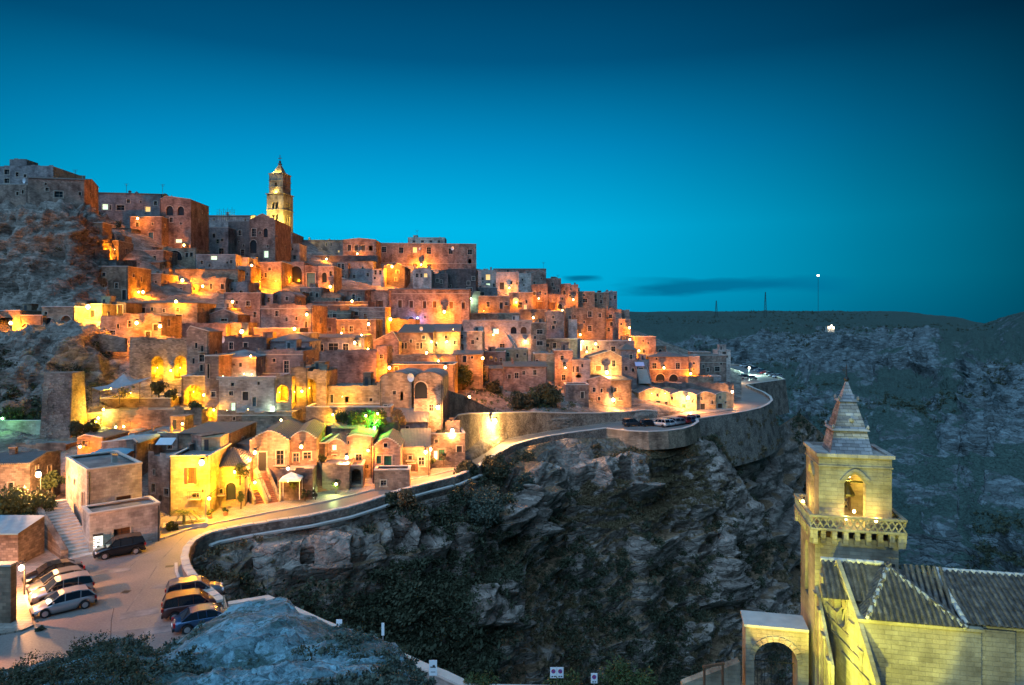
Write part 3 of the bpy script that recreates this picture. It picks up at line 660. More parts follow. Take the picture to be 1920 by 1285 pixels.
    if is_h and len(win) < 5 and w * h > 18 and Y > 74:            # the small vents and windows that pepper these walls
        for _ in range(7):
            if len(holes) - len(win) > 1 + w * h / 60: break
            pw = hr.uniform(.5, .95); ph = pw * hr.uniform(.9, 1.6); u = hr.uniform(.8, w - .8) if w > 2 else w / 2; z0 = hr.uniform(h * .3, h * .86 - ph)
            if z0 < .5 or any(abs(u - q[1]) < (q[3] + pw) / 2 + .5 and z0 < q[2] + q[4] + .5 and z0 + ph > q[2] - .5 for q in parts): continue
            holes.append([(u - pw / 2, z0), (u + pw / 2, z0), (u + pw / 2, z0 + ph), (u - pw / 2, z0 + ph)]); parts.append((hr.choice('wwd'), u, z0, pw, ph, fr, rv))
    wall_face(b, out, holes, fr, rv)
    lf = lambda u, z, dp: (dp, u, z); rf = lambda u, z, dp: (w - dp, u, z)
    hs_l = side(L_, O, lf, 1); hs_r = side(R_, O + d * w, rf, -1)
    if is_h and h > 2.5 and dep > 5 and not R_:                   # and on the flanks
        rs_ = []
        for _ in range(2):
            pw = hr.uniform(.5, .85); ph = pw * hr.uniform(1.1, 1.9); u = hr.uniform(1.2, dep * .62); z0 = hr.uniform(h * .35, max(h * .36, h * .85 - ph))
            if any(abs(u - q[0]) < 1.5 for q in rs_) or z0 + ph > h - .3: continue
            rs_.append((u, z0)); hs_r.append([(u - pw / 2, z0), (u + pw / 2, z0), (u + pw / 2, z0 + ph), (u - pw / 2, z0 + ph)]); parts.append((hr.choice('wwr'), u, z0, pw, ph, rf, rv))
    ridge_z = h + rz
    sideout = [(0, -fdn), (dep, -fdn), (dep, h), (dep / 2, h + rz), (0, h)] if roof == 'side' else [(0, -fdn), (dep, -fdn), (dep, h), (0, h)]
    wall_face(b, sideout, hs_l, lf, rv); wall_face(b, sideout, hs_r, rf, rv)
    bo = out if roof in ('gable', 'vault', 'step') or worn else [(0, -fdn), (w, -fdn), (w, h), (0, h)]
    wall_face(b, bo, [], lambda u, z, dp: (u, dep, z))
    for hole in holes + hs_l + hs_r: pass
    # dark core so that openings without a pane are niches, not tunnels
    b.build('wall', M(mat), e)
    for q in parts: opening(e, *q)
    for hole_k, q in zip(holes, win):
        if q[4] == 'A':                                # deep niche behind an open arch
            c = MB(); us = [p[0] for p in hole_k]; zs = [p[1] for p in hole_k]; a0, a1, z0, z1 = min(us), max(us), min(zs), max(zs); dd = min(2.2, dep * .4)
            n = len(c.v); N = len(hole_k); c.v += [(p[0], rv, p[1]) for p in hole_k] + [(p[0], rv + dd, p[1]) for p in hole_k]
            c.f += [(n + i, n + (i + 1) % N, n + N + (i + 1) % N, n + N + i) for i in range(N)] + [tuple(n + N + i for i in range(N))]
            c.build('niche', M(mat), e)
    rm = M(rmat or ('flatroof' if roof == 'flat' else 'tile'))
    b = MB(); g = .12
    if roof == 'flat':
        c = MB(); t = .3; ph = min(.35, h * .1)
        z0, z1 = h + .003, h + .14
        for bx in ((-.06, w + .06, -.07, t), (-.06, w + .06, dep - t, dep + .06), (-.06, t, t, dep - t), (w - t, w + .06, t, dep - t)): c.box(*bx, z0, z1)
        if not worn: c.build('coping', M('kerb' if mat != 'dark' else 'flatroof'), e)
        b.box(.02, w - .02, .02, dep - .02, h - .35, h - .22); b.build('roof', rm, e)
    elif roof == 'gable' or roof == 'step':
        k = .22
        for a, c_, za, zc in ((-g, w * apex, h - k * .3, h + rz - k), (w + g, w * apex, h - k * .3, h + rz - k)):
            b.quad((a, .25, za), (c_, .25, zc), (c_, dep + .15, zc), (a, dep + .15, za)); b.quad((a, .25, za - .1), (c_, .25, zc - .1), (c_, dep + .15, zc - .1), (a, dep + .15, za - .1)); b.quad((a, .25, za), (a, dep + .15, za), (a, dep + .15, za - .1), (a, .25, za - .1))
        b.build('roof', rm, e)
        if cornice:
            c = MB(); tp = [p for p in out[2:]]
            for i in range(len(tp) - 1):
                (u0, a0), (u1, a1) = tp[i], tp[i + 1]
                if abs(u0 - u1) < .05: continue
                n = len(c.v); c.v += [(u, y, z + q) for q in (.002, .12) for u, z in ((u0, a0), (u1, a1)) for y in (-.08, .27)]
                c.f += [(n, n + 2, n + 6, n + 4), (n + 4, n + 6, n + 7, n + 5), (n + 1, n + 3, n + 7, n + 5), (n, n + 1, n + 5, n + 4), (n + 2, n + 3, n + 7, n + 6)]
            c.build('coping', M('kerb'), e)
    elif roof == 'vault':
        N = 12
        for i in range(N):
            t0, t1 = math.pi * i / N, math.pi * (i + 1) / N
            f = lambda t, y: (w / 2 + (w / 2 + .05) * math.cos(t), y, h + (rz + .05) * math.sin(t))
            b.quad(f(t0, -.1), f(t1, -.1), f(t1, dep + .1), f(t0, dep + .1))
        b.build('roof', M('flatroof'), e)
    elif roof == 'side':
        m = dep / 2
        b.quad((-g, -.2, h - .06), (w + g, -.2, h - .06), (w + g, m, h + rz + .05), (-g, m, h + rz + .05)); b.quad((w + g, dep + .2, h - .06), (-g, dep + .2, h - .06), (-g, m, h + rz + .05), (w + g, m, h + rz + .05))
        b.quad((-g, -.2, h - .06), (w + g, -.2, h - .06), (w + g, -.2, h - .2), (-g, -.2, h - .2))
        for x in (-g, w + g): b.quad((x, -.2, h - .06), (x, m, h + rz + .05), (x, m, h + rz - .1), (x, -.2, h - .2)); b.quad((x, dep + .2, h - .06), (x, m, h + rz + .05), (x, m, h + rz - .1), (x, dep + .2, h - .2))
        b.build('roof', rm, e)
    elif roof == 'hip':
        m = dep / 2; rw = max(w / 2 - min(m, w / 2) , 0)
        A = (-.2, -.2, h); B = (w + .2, -.2, h); C_ = (w + .2, dep + .2, h); D = (-.2, dep + .2, h); E = (w / 2 - rw, m, h + rz); Fp = (w / 2 + rw, m, h + rz)
        b.quad(A, B, Fp, E); b.quad(C_, D, E, Fp); b.tri(B, C_, Fp); b.tri(D, A, E); b.quad((-.2, -.2, h - .14), (w + .2, -.2, h - .14), B, A); b.quad((w + .2, dep + .2, h - .14), (w + .2, -.2, h - .14), B, C_)
        b.quad((-.2, dep + .2, h - .14), (-.2, -.2, h - .14), A, D); b.quad((-.2, -.2, h - .14), (w + .2, -.2, h - .14), (w + .2, dep + .2, h - .14), (-.2, dep + .2, h - .14)); b.build('roof', rm, e)
    elif roof == 'shed':
        b.quad((-g, -.2, h + .02), (w + g, -.2, h + .02), (w + g, dep, h + rz), (-g, dep, h + rz)); b.quad((-g, -.2, h - .1), (w + g, -.2, h - .1), (w + g, -.2, h + .02), (-g, -.2, h + .02))
        c = MB(); c.tri((0, 0, h), (0, dep, h), (0, dep, h + rz)); c.tri((w, 0, h), (w, dep, h), (w, dep, h + rz)); c.quad((0, dep, h), (w, dep, h), (w, dep, h + rz), (0, dep, h + rz)); c.build('gable_wall', M(mat), e)
        b.build('roof', rm, e)
    if band:
        for py in band:
            z = zof(py, Y) - zb; c = MB(); c.box(-.09, w + .09, -.09, .0 - .003, z - .09, z + .09); c.build('string_course', M('frame'), e)
    for q in chim:
        cx, y0, ww, hh = q[:4]; u = fu(cx); c = MB(); cw = ww * sc / 2; z1 = zof(y0, Y) - zb; yy = 1.2 if roof != 'side' else dep * .45
        c.box(u - cw, u + cw, yy - cw, yy + cw, z1 - hh * sc - 1.2, z1 - .25); c.box(u - cw * 1.3, u + cw * 1.3, yy - cw * 1.3, yy + cw * 1.3, z1 - .25, z1 - .1)
        ch = c.build('chimney', M(mat), e); c = MB(); c.tube((u, yy, z1 - .1), (u, yy, z1 + .18), cw * .6, cw * .45); c.build('chimney_pot', M('pot'), ch)
    if is_h and hr.random() < .5 and h > 2.2:
        c = MB(); u = hr.choice((.18, w - .18)); c.tube((u, -.1, -1.5), (u, -.1, h - .15), .055, k=5); c.build('drainpipe', M('metal'), e)
    if is_h and not chim and roof in ('flat', 'side') and hr.random() < .6 and w > 2.5:
        u = hr.uniform(.8, w - .8); yy = hr.uniform(1.2, dep - 1.5); cw = hr.uniform(.22, .36); c = MB(); zc = h + (rz if roof == 'side' else 0); c.box(u - cw, u + cw, yy - cw, yy + cw, h - .3, zc + .7); c.box(u - cw * 1.25, u + cw * 1.25, yy - cw * 1.25, yy + cw * 1.25, zc + .702, zc + .82); ch = c.build('chimney', M(mat), e)
    if is_h and name == 'stone_house' and roof == 'flat' and hr.random() < .45 and w > 3.6:
        u = hr.uniform(1, w - 1.6); c = MB(); sw_ = hr.uniform(1.2, 2.4); u = min(u, w - sw_ - .2); hh = h + hr.uniform(.8, 1.9); y0_ = dep - hr.uniform(2, 4); c.box(u, u + sw_, y0_, dep - .4, h - .2, hh); c.box(u - .08, u + sw_ + .08, y0_ - .08, dep - .32, hh + .002, hh + .1); c.build('stair_head', M(mat), e); c = MB(); c.box(u + .3, u + .8, y0_ - .03, y0_ - .004, h - .1, min(hh - .15, h + 1.2)); c.build('hatch', M('darkdoor'), e)
    if is_h and hr.random() < .35 and any(q[4] in 'wsdr' for q in win) and h > 3.2:      # a small balcony or sill with an iron rail below one window
        q = hr.choice([p_ for p_ in parts if p_[5] is fr]) if any(p_[5] is fr for p_ in parts) else None
        if q and q[2] > 1.2:
            c = MB(); bw2 = q[3] / 2 + .35; c.box(q[1] - bw2, q[1] + bw2, -.62, -.09, q[2] - .16, q[2] - .04); bal = c.build('balcony', M('frame'), e); c = MB()
            for k_ in range(7): xx = q[1] - bw2 + .04 + (2 * bw2 - .08) * k_ / 6; c.tube((xx, -.58, q[2] - .04), (xx, -.58, q[2] + .8), .018, k=4)
            c.tube((q[1] - bw2, -.58, q[2] + .8), (q[1] + bw2, -.58, q[2] + .8), .03, k=4); c.build('railing', M('metal'), bal)
    HOUSES.append(e); e['F'] = (O.x, O.y, w, dep); return e

# ---------------------------------------------------------------- lamps
SOD = (1.0, .27, .005); WARM = (1.0, .37, .09); COOLW = (1.0, .76, .50); YEL = (1.0, .44, .008)
LAMPQ = []
def lamp(px, py, w, label, col=SOD, kind='wall', Y=None, off=1.0, r=.15, bulb='bulb', dy=0.0, group=None):
    LAMPQ.append((px, py, w, label, col, kind, Y, off, r, bulb, dy, group))
def place_lamps():
    bpy.context.view_layer.update(); dg = bpy.context.evaluated_depsgraph_get()
    todo = []
    for q in LAMPQ:
        px, py, w, label, col, kind, Y, off, r, bulb, dy, group = q
        d = Vector(((px - 960) / F, 1, (HZ - py) / F)); L_ = d.length
        ok, loc, n, *_ = S.ray_cast(dg, Vector((0, 0, 0)) + d * 3, d.normalized())
        if Y is None:
            if kind == 'wall' and w > 1900: off = max(off, 1.9)
            if ok:
                if n.dot(d) > 0: n = -n
                nh = Vector((n.x, n.y, 0)); Yh = loc.y
                nh = nh.normalized() if nh.length > .3 else Vector((-d.x, -1, 0)).normalized()
            else: Yh = 250; nh = Vector((0, -1, 0))
            pos = d * (Yh - off)
        else: pos = d * Y; nh = Vector((0, -1, 0)); ok = False
        gz = None
        if kind == 'post':
            g_ok, g, *_ = S.ray_cast(dg, pos + Vector((0, 0, -.3)), Vector((0, 0, -1)))
            gz = g.z if g_ok and pos.z - g.z < 9 else pos.z - 4.5
        todo.append((q, pos, nh, off, gz))
    for (px, py, w, label, col, kind, Y, off, r, bulb, dy, group), pos, nh, off, gz in todo:
        e = empty('street_lamp' if kind in ('post', 'wall') else 'floodlight' if kind == 'flood' else 'lamp', pos, math.atan2(nh.y, nh.x), label, 'lamp', group or 'street lamps of the old town')
        big = 1.0 if pos.y < 120 else 1.35
        tiny = 'inside' in label or 'uplight' in label or 'under the' in label
        b = MB(); b.ball((0, 0, 0), .06 if tiny else (.14 if w < 2500 else .19 if w < 6000 else .25) * big, 10, 8, 1.2); b.build('bulb', M(bulb), e, True)
        if tiny: b = MB(); b.box(-.1, -.04, -.1, .1, -.1, .1); b.build('housing', M('metal'), e)
        elif kind != 'flood':
            b = MB(); b.tube((0, 0, (.22 if w < 2500 else .42) * big), (0, 0, (.38 if w < 2500 else .58) * big), (.3 if w < 2500 else .4) * big, .06, 8); b.build('lamp_cap', M('metal'), e)
        if tiny: pass
        elif kind == 'wall':
            b = MB(); b.tube((0, 0, .38 * big), (-off, 0, .45 * big), .035); b.tube((-off, 0, .45), (-off + .1, 0, -.3), .03); b.build('bracket', M('metal'), e)
        elif kind == 'post':
            b = MB(); b.tube((-.35, 0, gz - pos.z), (-.35, 0, .55), .07, .05); b.tube((-.35, 0, .5), (0, 0, .4), .035); b.build('post', M('metal'), e)
        elif kind == 'flood':
            b = MB(); b.box(-.45, -.2, -.25, .25, -.2, .2); b.build('housing', M('metal'), e)
        ld = bpy.data.lights.new('light', 'POINT'); ld.energy = w; ld.color = col; ld.shadow_soft_size = r
        lo = bpy.data.objects.new('light', ld); COL.objects.link(lo); lo.parent = e
        lo.location = ((.5 if w < 2000 else 1.1) * big if kind != 'flood' else .3, 0, (-.45 if w < 6000 else -.6) * big + dy)
# ---------------------------------------------------------------- tall retaining wall along the inner side of the road
rw_pts = [(846, 869, 794), (858, 866, 780), (880, 857, 777), (910, 839, 776), (950, 824, 775), (1000, 814.5, 774), (1060, 804.5, 776), (1120, 796.5, 776), (1170, 791, 774), (1210, 786.5, 770), (1232, 785, 772)]
o0 = G(rw_pts[0][0], rw_pts[0][1]); rwl = empty('retaining_wall', o0, 0, 'long high pale retaining wall holding the terrace above the road', 'wall'); b = MB(); c = MB(); prev = None
for px, pb, ptp in rw_pts:
    g = G(px, pb, -22); Y = g.y + .6; t = P(px, ptp, Y); a = Vector((g.x, g.y, -22.3)) - o0; z = t.z - o0.z; u = Vector((t.x - o0.x, Y - o0.y, z)); cur = (a, u)
    if prev:
        (a0, u0) = prev; b.quad(a0, a, u, u0); b.quad(u0, u, u + Vector((0, 2.5, 0)), u0 + Vector((0, 2.5, 0))); q = Vector((0, -.12, 0)); r_ = Vector((0, .5, 0)); k_ = Vector((0, 0, .22))
        c.quad(u0 + q, u + q, u + q + k_, u0 + q + k_); c.quad(u0 + q + k_, u + q + k_, u + r_ + k_, u0 + r_ + k_); c.quad(u0 + r_, u + r_, u + r_ + k_, u0 + r_ + k_)
    prev = cur
b.build('wall', M('rubble'), rwl); c.build('coping', M('kerb'), rwl)
H(838, 862, 792, 870, 'rough pier where the high retaining wall meets the rock houses', dep=4, mat='rubble', Y=108, cat='pier', name='pier')
# sloping orange garden walls between the rounded rock house and the road wall
gwp = [(832, 730, 118, 800), (870, 742, 124, 800), (900, 757, 128, 800), (940, 776, 134, 800)]
ow_ = empty('garden_wall', P(832, 800, 118), 0, 'orange-lit garden wall falling to the right behind the road wall', 'wall'); b = MB()
for i in range(3):
    p, q = gwp[i], gwp[i + 1]; A0, A1 = P(p[0], p[3], p[2]) - ow_.location, P(q[0], q[3], q[2]) - ow_.location; B0_, B1_ = P(p[0], p[1], p[2]) - ow_.location, P(q[0], q[1], q[2]) - ow_.location; b.quad(A0, A1, B1_, B0_); b.quad(B0_, B1_, B1_ + Vector((0, .5, 0)), B0_ + Vector((0, .5, 0))); b.quad(A0 + Vector((0, .5, 0)), A1 + Vector((0, .5, 0)), B1_ + Vector((0, .5, 0)), B0_ + Vector((0, .5, 0)))
b.build('wall', M('tan'), ow_)
# lane wall climbing at the far left terrace
ow_ = empty('parapet_wall', P(-60, 650, 118), 0, 'long low parapet on top of the green-hung rock face at the left', 'wall'); b = MB(); L_p = [(-60, 640, 118), (60, 632, 118), (190, 626, 118.5), (235, 634, 118)]
for i in range(3):
    p, q = L_p[i], L_p[i + 1]; A0, A1 = P(p[0], 660, p[2]) - ow_.location, P(q[0], 660, q[2]) - ow_.location; B0_, B1_ = P(*p) - ow_.location, P(*q) - ow_.location; b.quad(A0, A1, B1_, B0_); b.quad(B0_, B1_, B1_ + Vector((0, .6, 0)), B0_ + Vector((0, .6, 0))); b.quad(A0 + Vector((0, .6, 0)), A1 + Vector((0, .6, 0)), B1_ + Vector((0, .6, 0)), B0_ + Vector((0, .6, 0)))
b.build('wall', M('rubble'), ow_)
# ---------------------------------------------------------------- the town, from the skyline down
w_ = 'w'
H(-60, 100, 312, 352, 'dark grey block at the far left of the skyline with a small rooftop room', dep=14, mat='grey', Y=205, win=[(13, 318, 9, 9, w_), (13, 335, 9, 8, w_)])
H(18, 50, 299, 312, 'small rooftop room standing on the dark skyline block', dep=5, mat='grey', Y=207, fdn=2, cat='rooftop room', name='rooftop_room')
H(-60, 52, 346, 380, 'low tan wall-like house at the left edge just under the dark skyline block', dep=8, mat='pink', Y=186, fdn=4)
H(52, 158, 335, 393, 'cube-shaped tan house on the cliff top with one square window over a dark basement', dep=10, rot=12, mat='pink', Y=184, win=[(110, 359, 14, 11, w_), (112, 382, 12, 10, 'b'), (100, 384, 6, 8, w_), (122, 384, 6, 8, w_)], R_=[], chim=[], roof='side', rise=8)
H(158, 302, 362, 400, 'long grey house on the skyline with a lit window and four chimneys', dep=9, mat='grey', Y=205, rot=8, win=[(198, 383, 12, 10, 'c'), (226, 385, 14, 9, w_), (277, 388, 9, 9, 'l'), (206, 384, 5, 9, w_)], chim=[(233, 353, 4, 14), (246, 355, 4, 12), (300, 357, 4, 14), (313, 361, 3, 10)], roof='side', rise=5)
H(300, 358, 374, 455, 'tall purple-brown house with a pair of arched windows high on its front', dep=12, mat='pink', Y=203, roof='gable', rise=6, apex=.2, win=[(318, 386, 13, 18, 'a'), (339, 387, 12, 17, 'a'), (335, 449, 12, 6, 'c')])
H(244, 303, 407, 460, 'broad purple-brown house with a single narrow blue window', dep=10, mat='pink', Y=199, win=[(283, 436, 9, 15, 'b'), (260, 445, 6, 4, w_)])
H(368, 470, 405, 428, 'grey skyline house carrying a thicket of rooftop aerials', dep=10, mat='grey', Y=262, roof='side', rise=5)
H(362, 428, 427, 482, 'plain grey-lilac building left of the tall gabled palace', dep=12, mat='grey', Y=222, win=[(372, 458, 8, 9, w_), (388, 463, 9, 8, w_), (415, 466, 9, 10, w_)])
H(428, 470, 416, 500, 'narrow purple house leaning on the left side of the tall gabled palace', dep=14, mat='dark', Y=228, win=[(450, 432, 6, 9, w_), (455, 468, 7, 12, w_)])
H(468, 516, 412, 492, 'tall purple palace with a low gable just left of the cathedral bell tower', dep=16, mat='pink', Y=222, roof='gable', rise=11, win=[(476, 429, 8, 14, w_), (498, 428, 8, 17, 'a'), (475, 450, 12, 25, 'a'), (499, 471, 8, 12, 'c')])
H(514, 548, 436, 470, 'low dark hipped-roof church body at the foot of the lit bell tower', dep=14, mat='grey', Y=258, roof='hip', rise=7, cat='church', name='church_nave')
H(516, 562, 458, 492, 'small house with a long dark awning below the bell tower', dep=8, mat='white', Y=240, win=[(538, 478, 5, 7, w_), (552, 479, 5, 7, w_)])
H(560, 645, 450, 500, 'long grey house on the crest with four lit windows right of the bell tower', dep=10, mat='grey', Y=272, roof='side', rise=2, win=[(568, 467, 10, 6, 'l'), (590, 467, 9, 7, 'l'), (600, 467, 6, 6, 'l'), (574, 488, 13, 8, 'l'), (612, 456, 3, 5, w_), (621, 456, 3, 5, w_), (635, 470, 3, 3, 'l')], chim=[(574, 443, 3, 10), (612, 446, 3, 6)])
H(643, 705, 450, 478, 'pink house on the crest with three tall balcony doors over a lit terrace', dep=10, mat='pink', Y=266, roof='gable', rise=3, win=[(655, 459, 7, 12, 'd'), (668, 460, 7, 12, 'd'), (681, 460, 7, 12, 'd'), (695, 461, 7, 11, 'n')], band=[471])
H(560, 708, 480, 508, 'dark terrace wall under the grey and pink crest houses', dep=6, mat='dark', Y=258, cat='terrace wall', name='terrace_wall', win=[(650, 476, 0, 0, 'n')])
H(703, 893, 457, 512, 'long orange-lit convent palace crowning the crest right of the bell tower', dep=18, mat='pink', Y=282, rot=5, band=[494], win=[(720, 463, 8, 10, w_), (752, 464, 8, 10, w_), (778, 464, 7, 10, 'l'), (804, 464, 8, 12, w_), (845, 466, 8, 10, w_), (881, 468, 8, 9, w_), (881, 486, 6, 9, 'n'), (778, 494, 8, 9, 'd'), (805, 495, 9, 11, 'd')], fdn=6)
H(765, 834, 446, 457, 'pale low upper storey set back on the roof of the long convent palace', dep=8, mat='white', Y=290, fdn=2, win=[(776, 451, 5, 4, w_), (792, 451, 5, 4, w_), (808, 451, 5, 4, w_), (823, 451, 5, 4, w_)])
# fillers seen between the larger houses
H(424, 466, 530, 574, 'low dark house under a timber pergola left of the bright lane lamp', dep=8, mat='grey', Y=184, win=[(452, 545, 6, 9, w_)])
H(528, 568, 548, 578, 'yellow-lit wall-like house below the very large blind arch', dep=8, mat='tan', Y=186)
H(562, 604, 540, 568, 'pink low house just left of the lamp before the big grey flank', dep=8, mat='pink', Y=192, win=[(584, 548, 5, 7, w_)])
H(602, 640, 556, 580, 'small domed house beneath the lamp before the big grey flank', dep=7, mat='tan', Y=188, roof='vault', rise=8)
H(636, 684, 545, 580, 'shadowed brown house left of the long orange palace', dep=9, mat='pink', Y=192, rot=-8, roof='shed', rise=5)
H(196, 246, 428, 470, 'purple masonry wall climbing from the cliff to the narrow blue-windowed house', dep=5, mat='rubble', Y=193, roof='shed', rise=-4, cat='wall', name='retaining_wall')
H(150, 192, 418, 462, 'pale masonry wall filling a cleft of the cliff under the skyline house', dep=4, mat='tan', Y=172, cat='wall', name='retaining_wall')
H(250, 306, 470, 505, 'pink stepped house below the narrow blue-windowed house', dep=8, mat='pink', Y=186, win=[(290, 480, 6, 7, w_)])
H(214, 262, 488, 520, 'pale ruined house behind the tall tan house', dep=8, mat='pink', Y=180, roof='gable', rise=7, apex=.4)
H(444, 470, 500, 534, 'narrow pink house wedged beside the brightly lit lower storey', dep=8, mat='pink', Y=196)
H(892, 932, 540, 562, 'grey low house under the white cube house on the ridge', dep=8, mat='grey', Y=250, win=[(905, 548, 5, 6, w_)])
H(840, 900, 548, 572, 'dark flat house behind the right end of the long orange palace', dep=8, mat='dark', Y=228)
H(1015, 1060, 660, 690, 'dim brown house over the purple ashlar house', dep=7, mat='grey', Y=186)
H(1150, 1186, 640, 662, 'orange-lit low wall house under the outermost orange house', dep=7, mat='tan', Y=206)
H(905, 948, 660, 692, 'brown flank house between the round lane lamp and the little ochre house', dep=7, mat='pink', Y=170, win=[(930, 672, 4, 6, w_)])
H(855, 915, 690, 712, 'orange wall behind the leafy trees', dep=5, mat='tan', Y=158, cat='wall', name='garden_wall')
H(1060, 1104, 722, 752, 'low pink wall with a doorway right of the orchard trees', dep=5, mat='pink', Y=157, cat='wall', name='garden_wall', win=[(1092, 735, 6, 12, 'd')])
H(0, 60, 545, 585, 'cave house fronts cut in the foot of the cliff', dep=4, mat='grey', Y=148, win=[(12, 560, 10, 18, 'a'), (36, 562, 9, 16, w_)], cat='cave house', name='cave_house')
H(16, 62, 498, 540, 'pale pilastered cave front higher in the cliff', dep=2.5, mat='grey', Y=150, win=[(38, 508, 22, 28, 'a')], cat='cave house', name='cave_house')
H(150, 178, 466, 502, 'pale cave-front house low in the cliff beside the sloping shed roof', dep=6, mat='grey', Y=164, win=[(164, 480, 6, 9, w_)])
H(222, 262, 462, 490, 'pink house with a tiny upper window above the pale ruined house', dep=8, mat='pink', Y=190, win=[(240, 470, 5, 6, w_)])
H(262, 300, 492, 516, 'orange-lit low house behind the roof terrace by the twin lamps', dep=7, mat='tan', Y=182, roof='side', rise=5)
H(180, 222, 452, 486, 'stone house wedged against the foot of the rounded cliff', dep=7, mat='rubble', Y=176, win=[(204, 466, 6, 8, w_)])
# below the crest, centre
H(624, 653, 493, 540, 'narrow orange-lit end wall with two upper windows beside a big grey flank', dep=12, mat='pink', Y=238, win=[(636, 495, 5, 10, w_), (643, 495, 5, 10, w_)])
H(652, 700, 490, 540, 'big blank grey flank of a house below the crest terrace', dep=14, mat='grey', Y=240, roof='shed', rise=2)
H(698, 721, 504, 537, 'slim white house end with two slit windows', dep=9, mat='white', Y=236, win=[(704, 507, 4, 8, w_), (713, 507, 4, 8, w_)], roof='shed', rise=4)
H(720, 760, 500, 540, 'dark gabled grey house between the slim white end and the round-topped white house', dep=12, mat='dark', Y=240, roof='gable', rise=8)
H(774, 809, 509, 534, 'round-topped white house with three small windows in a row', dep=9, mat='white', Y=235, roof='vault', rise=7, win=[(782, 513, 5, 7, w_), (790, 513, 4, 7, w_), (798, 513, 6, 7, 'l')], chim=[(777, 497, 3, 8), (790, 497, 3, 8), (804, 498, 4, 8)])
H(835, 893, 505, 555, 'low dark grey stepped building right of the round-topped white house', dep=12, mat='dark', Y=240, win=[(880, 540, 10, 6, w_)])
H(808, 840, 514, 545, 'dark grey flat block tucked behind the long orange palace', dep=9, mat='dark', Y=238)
H(527, 570, 492, 548, 'orange-lit house with one very large blind arch', dep=10, mat='pink', Y=218, win=[(555, 499, 22, 34, 'a')])
H(571, 598, 500, 548, 'narrow house with a deep blue shadowed recess', dep=10, mat='pink', Y=216, win=[(583, 512, 16, 26, 'b')])
H(597, 626, 500, 546, 'small orange house with a single tall arched window', dep=10, mat='pink', Y=215, win=[(608, 511, 9, 19, 'a')])
H(464, 528, 492, 552, 'brightly sodium-lit lower storey under the gabled palace', dep=10, mat='pink', Y=208, win=[(476, 513, 5, 9, 'l'), (498, 512, 5, 8, w_)])
H(305, 368, 466, 500, 'old house with a wide shallow arch in its upper wall', dep=9, mat='tan', Y=196, win=[(327, 470, 28, 18, 'a')])
H(366, 442, 478, 512, 'long pale pink terrace house under the grey-lilac building', dep=9, mat='white', Y=196, win=[(401, 480, 12, 7, 'c'), (352, 500, 8, 5, w_)])
H(430, 466, 484, 524, 'pale pink house with two stacked windows left of the bright lane lamp', dep=9, mat='white', Y=200, win=[(438, 494, 6, 9, w_), (438, 510, 7, 6, w_)])
H(328, 446, 505, 545, 'long orange garden wall dropping to the right', dep=5, mat='tan', Y=186, roof='shed', rise=-3, cat='wall', name='garden_wall')
H(358, 424, 522, 565, 'orange-lit house under a roof terrace with potted plants', dep=8, mat='tan', Y=181, win=[(396, 532, 4, 10, w_)])
H(296, 360, 533, 560, 'bright orange house with one small arched opening', dep=8, mat='tan', Y=176, win=[(313, 549, 9, 9, 'a')])
H(238, 302, 514, 560, 'orange house with a roof terrace beside the twin lamps', dep=9, mat='tan', Y=172, win=[(270, 530, 5, 9, w_), (249, 545, 5, 8, w_)])
H(178, 240, 500, 572, 'tall tan house with two long balcony doors', dep=10, mat='tan', Y=157, win=[(200, 544, 9, 22, 'd'), (233, 544, 7, 18, 'd'), (199, 529, 5, 5, w_)], roof='flat')
H(165, 218, 488, 503, 'blue-grey sloping roofed shed behind the tall tan house', dep=9, mat='grey', Y=166, roof='shed', rise=6, rmat='tilegrey', cat='shed', name='shed')
H(142, 180, 520, 570, 'plain orange block between the pink house and the tall tan house', dep=8, mat='tan', Y=153)
H(98, 144, 514, 570, 'pink house with a blue door and a small window above it', dep=9, mat='pink', Y=150, win=[(118, 546, 11, 22, 'b'), (119, 527, 6, 8, w_)])
H(61, 100, 531, 572, 'low grey house with a single dark door under the cliff', dep=7, mat='grey', Y=147, win=[(88, 551, 10, 15, 'r')])
H(-60, 38, 583, 636, 'orange-lit house at the left edge with a broad faint arch', dep=9, mat='tan', Y=125, win=[(8, 596, 30, 36, 'n')])
H(38, 80, 592, 632, 'small orange house with a low arched gate', dep=9, mat='tan', Y=125, win=[(49, 607, 18, 22, 'W')])
H(78, 140, 576, 630, 'orange house with a wide dark arch and a rounded brown door', dep=9, mat='tan', Y=126, win=[(79 + 12, 596, 22, 30, 'a'), (124, 592, 19, 27, 'W')])
H(138, 191, 571, 614, 'house front glaring under the brightest lamp of the left terrace', dep=8, mat='yellow', Y=130)
H(193, 236, 568, 592, 'dark timber-screened roof terrace room', dep=6, mat='dark', Y=135, cat='roof terrace', name='roof_terrace', win=[(204, 572, 8, 16, 'r'), (215, 572, 8, 16, 'r'), (226, 572, 8, 16, 'r')])
H(188, 302, 592, 637, 'long orange house with three small dark openings above the masonry wall', dep=8, mat='tan', Y=126, win=[(221, 608, 5, 8, w_), (211, 620, 10, 8, w_), (278, 622, 9, 12, 'd')])
H(238, 370, 568, 606, 'wide tan ashlar house with a dark doorway and a low hipped roof', dep=9, mat='tan', Y=142, roof='hip', rise=6, win=[(268, 577, 9, 18, 'd'), (335, 590, 12, 14, 'd'), (333, 578, 6, 6, w_)])
H(370, 424, 578, 612, 'purple-grey low house beside the wide tan ashlar house', dep=8, mat='grey', Y=150)
H(392, 446, 590, 610, 'small gabled house with a dark opening amid grey roofs', dep=7, mat='pink', Y=147, roof='gable', rise=10, win=[(420, 598, 12, 9, w_)])
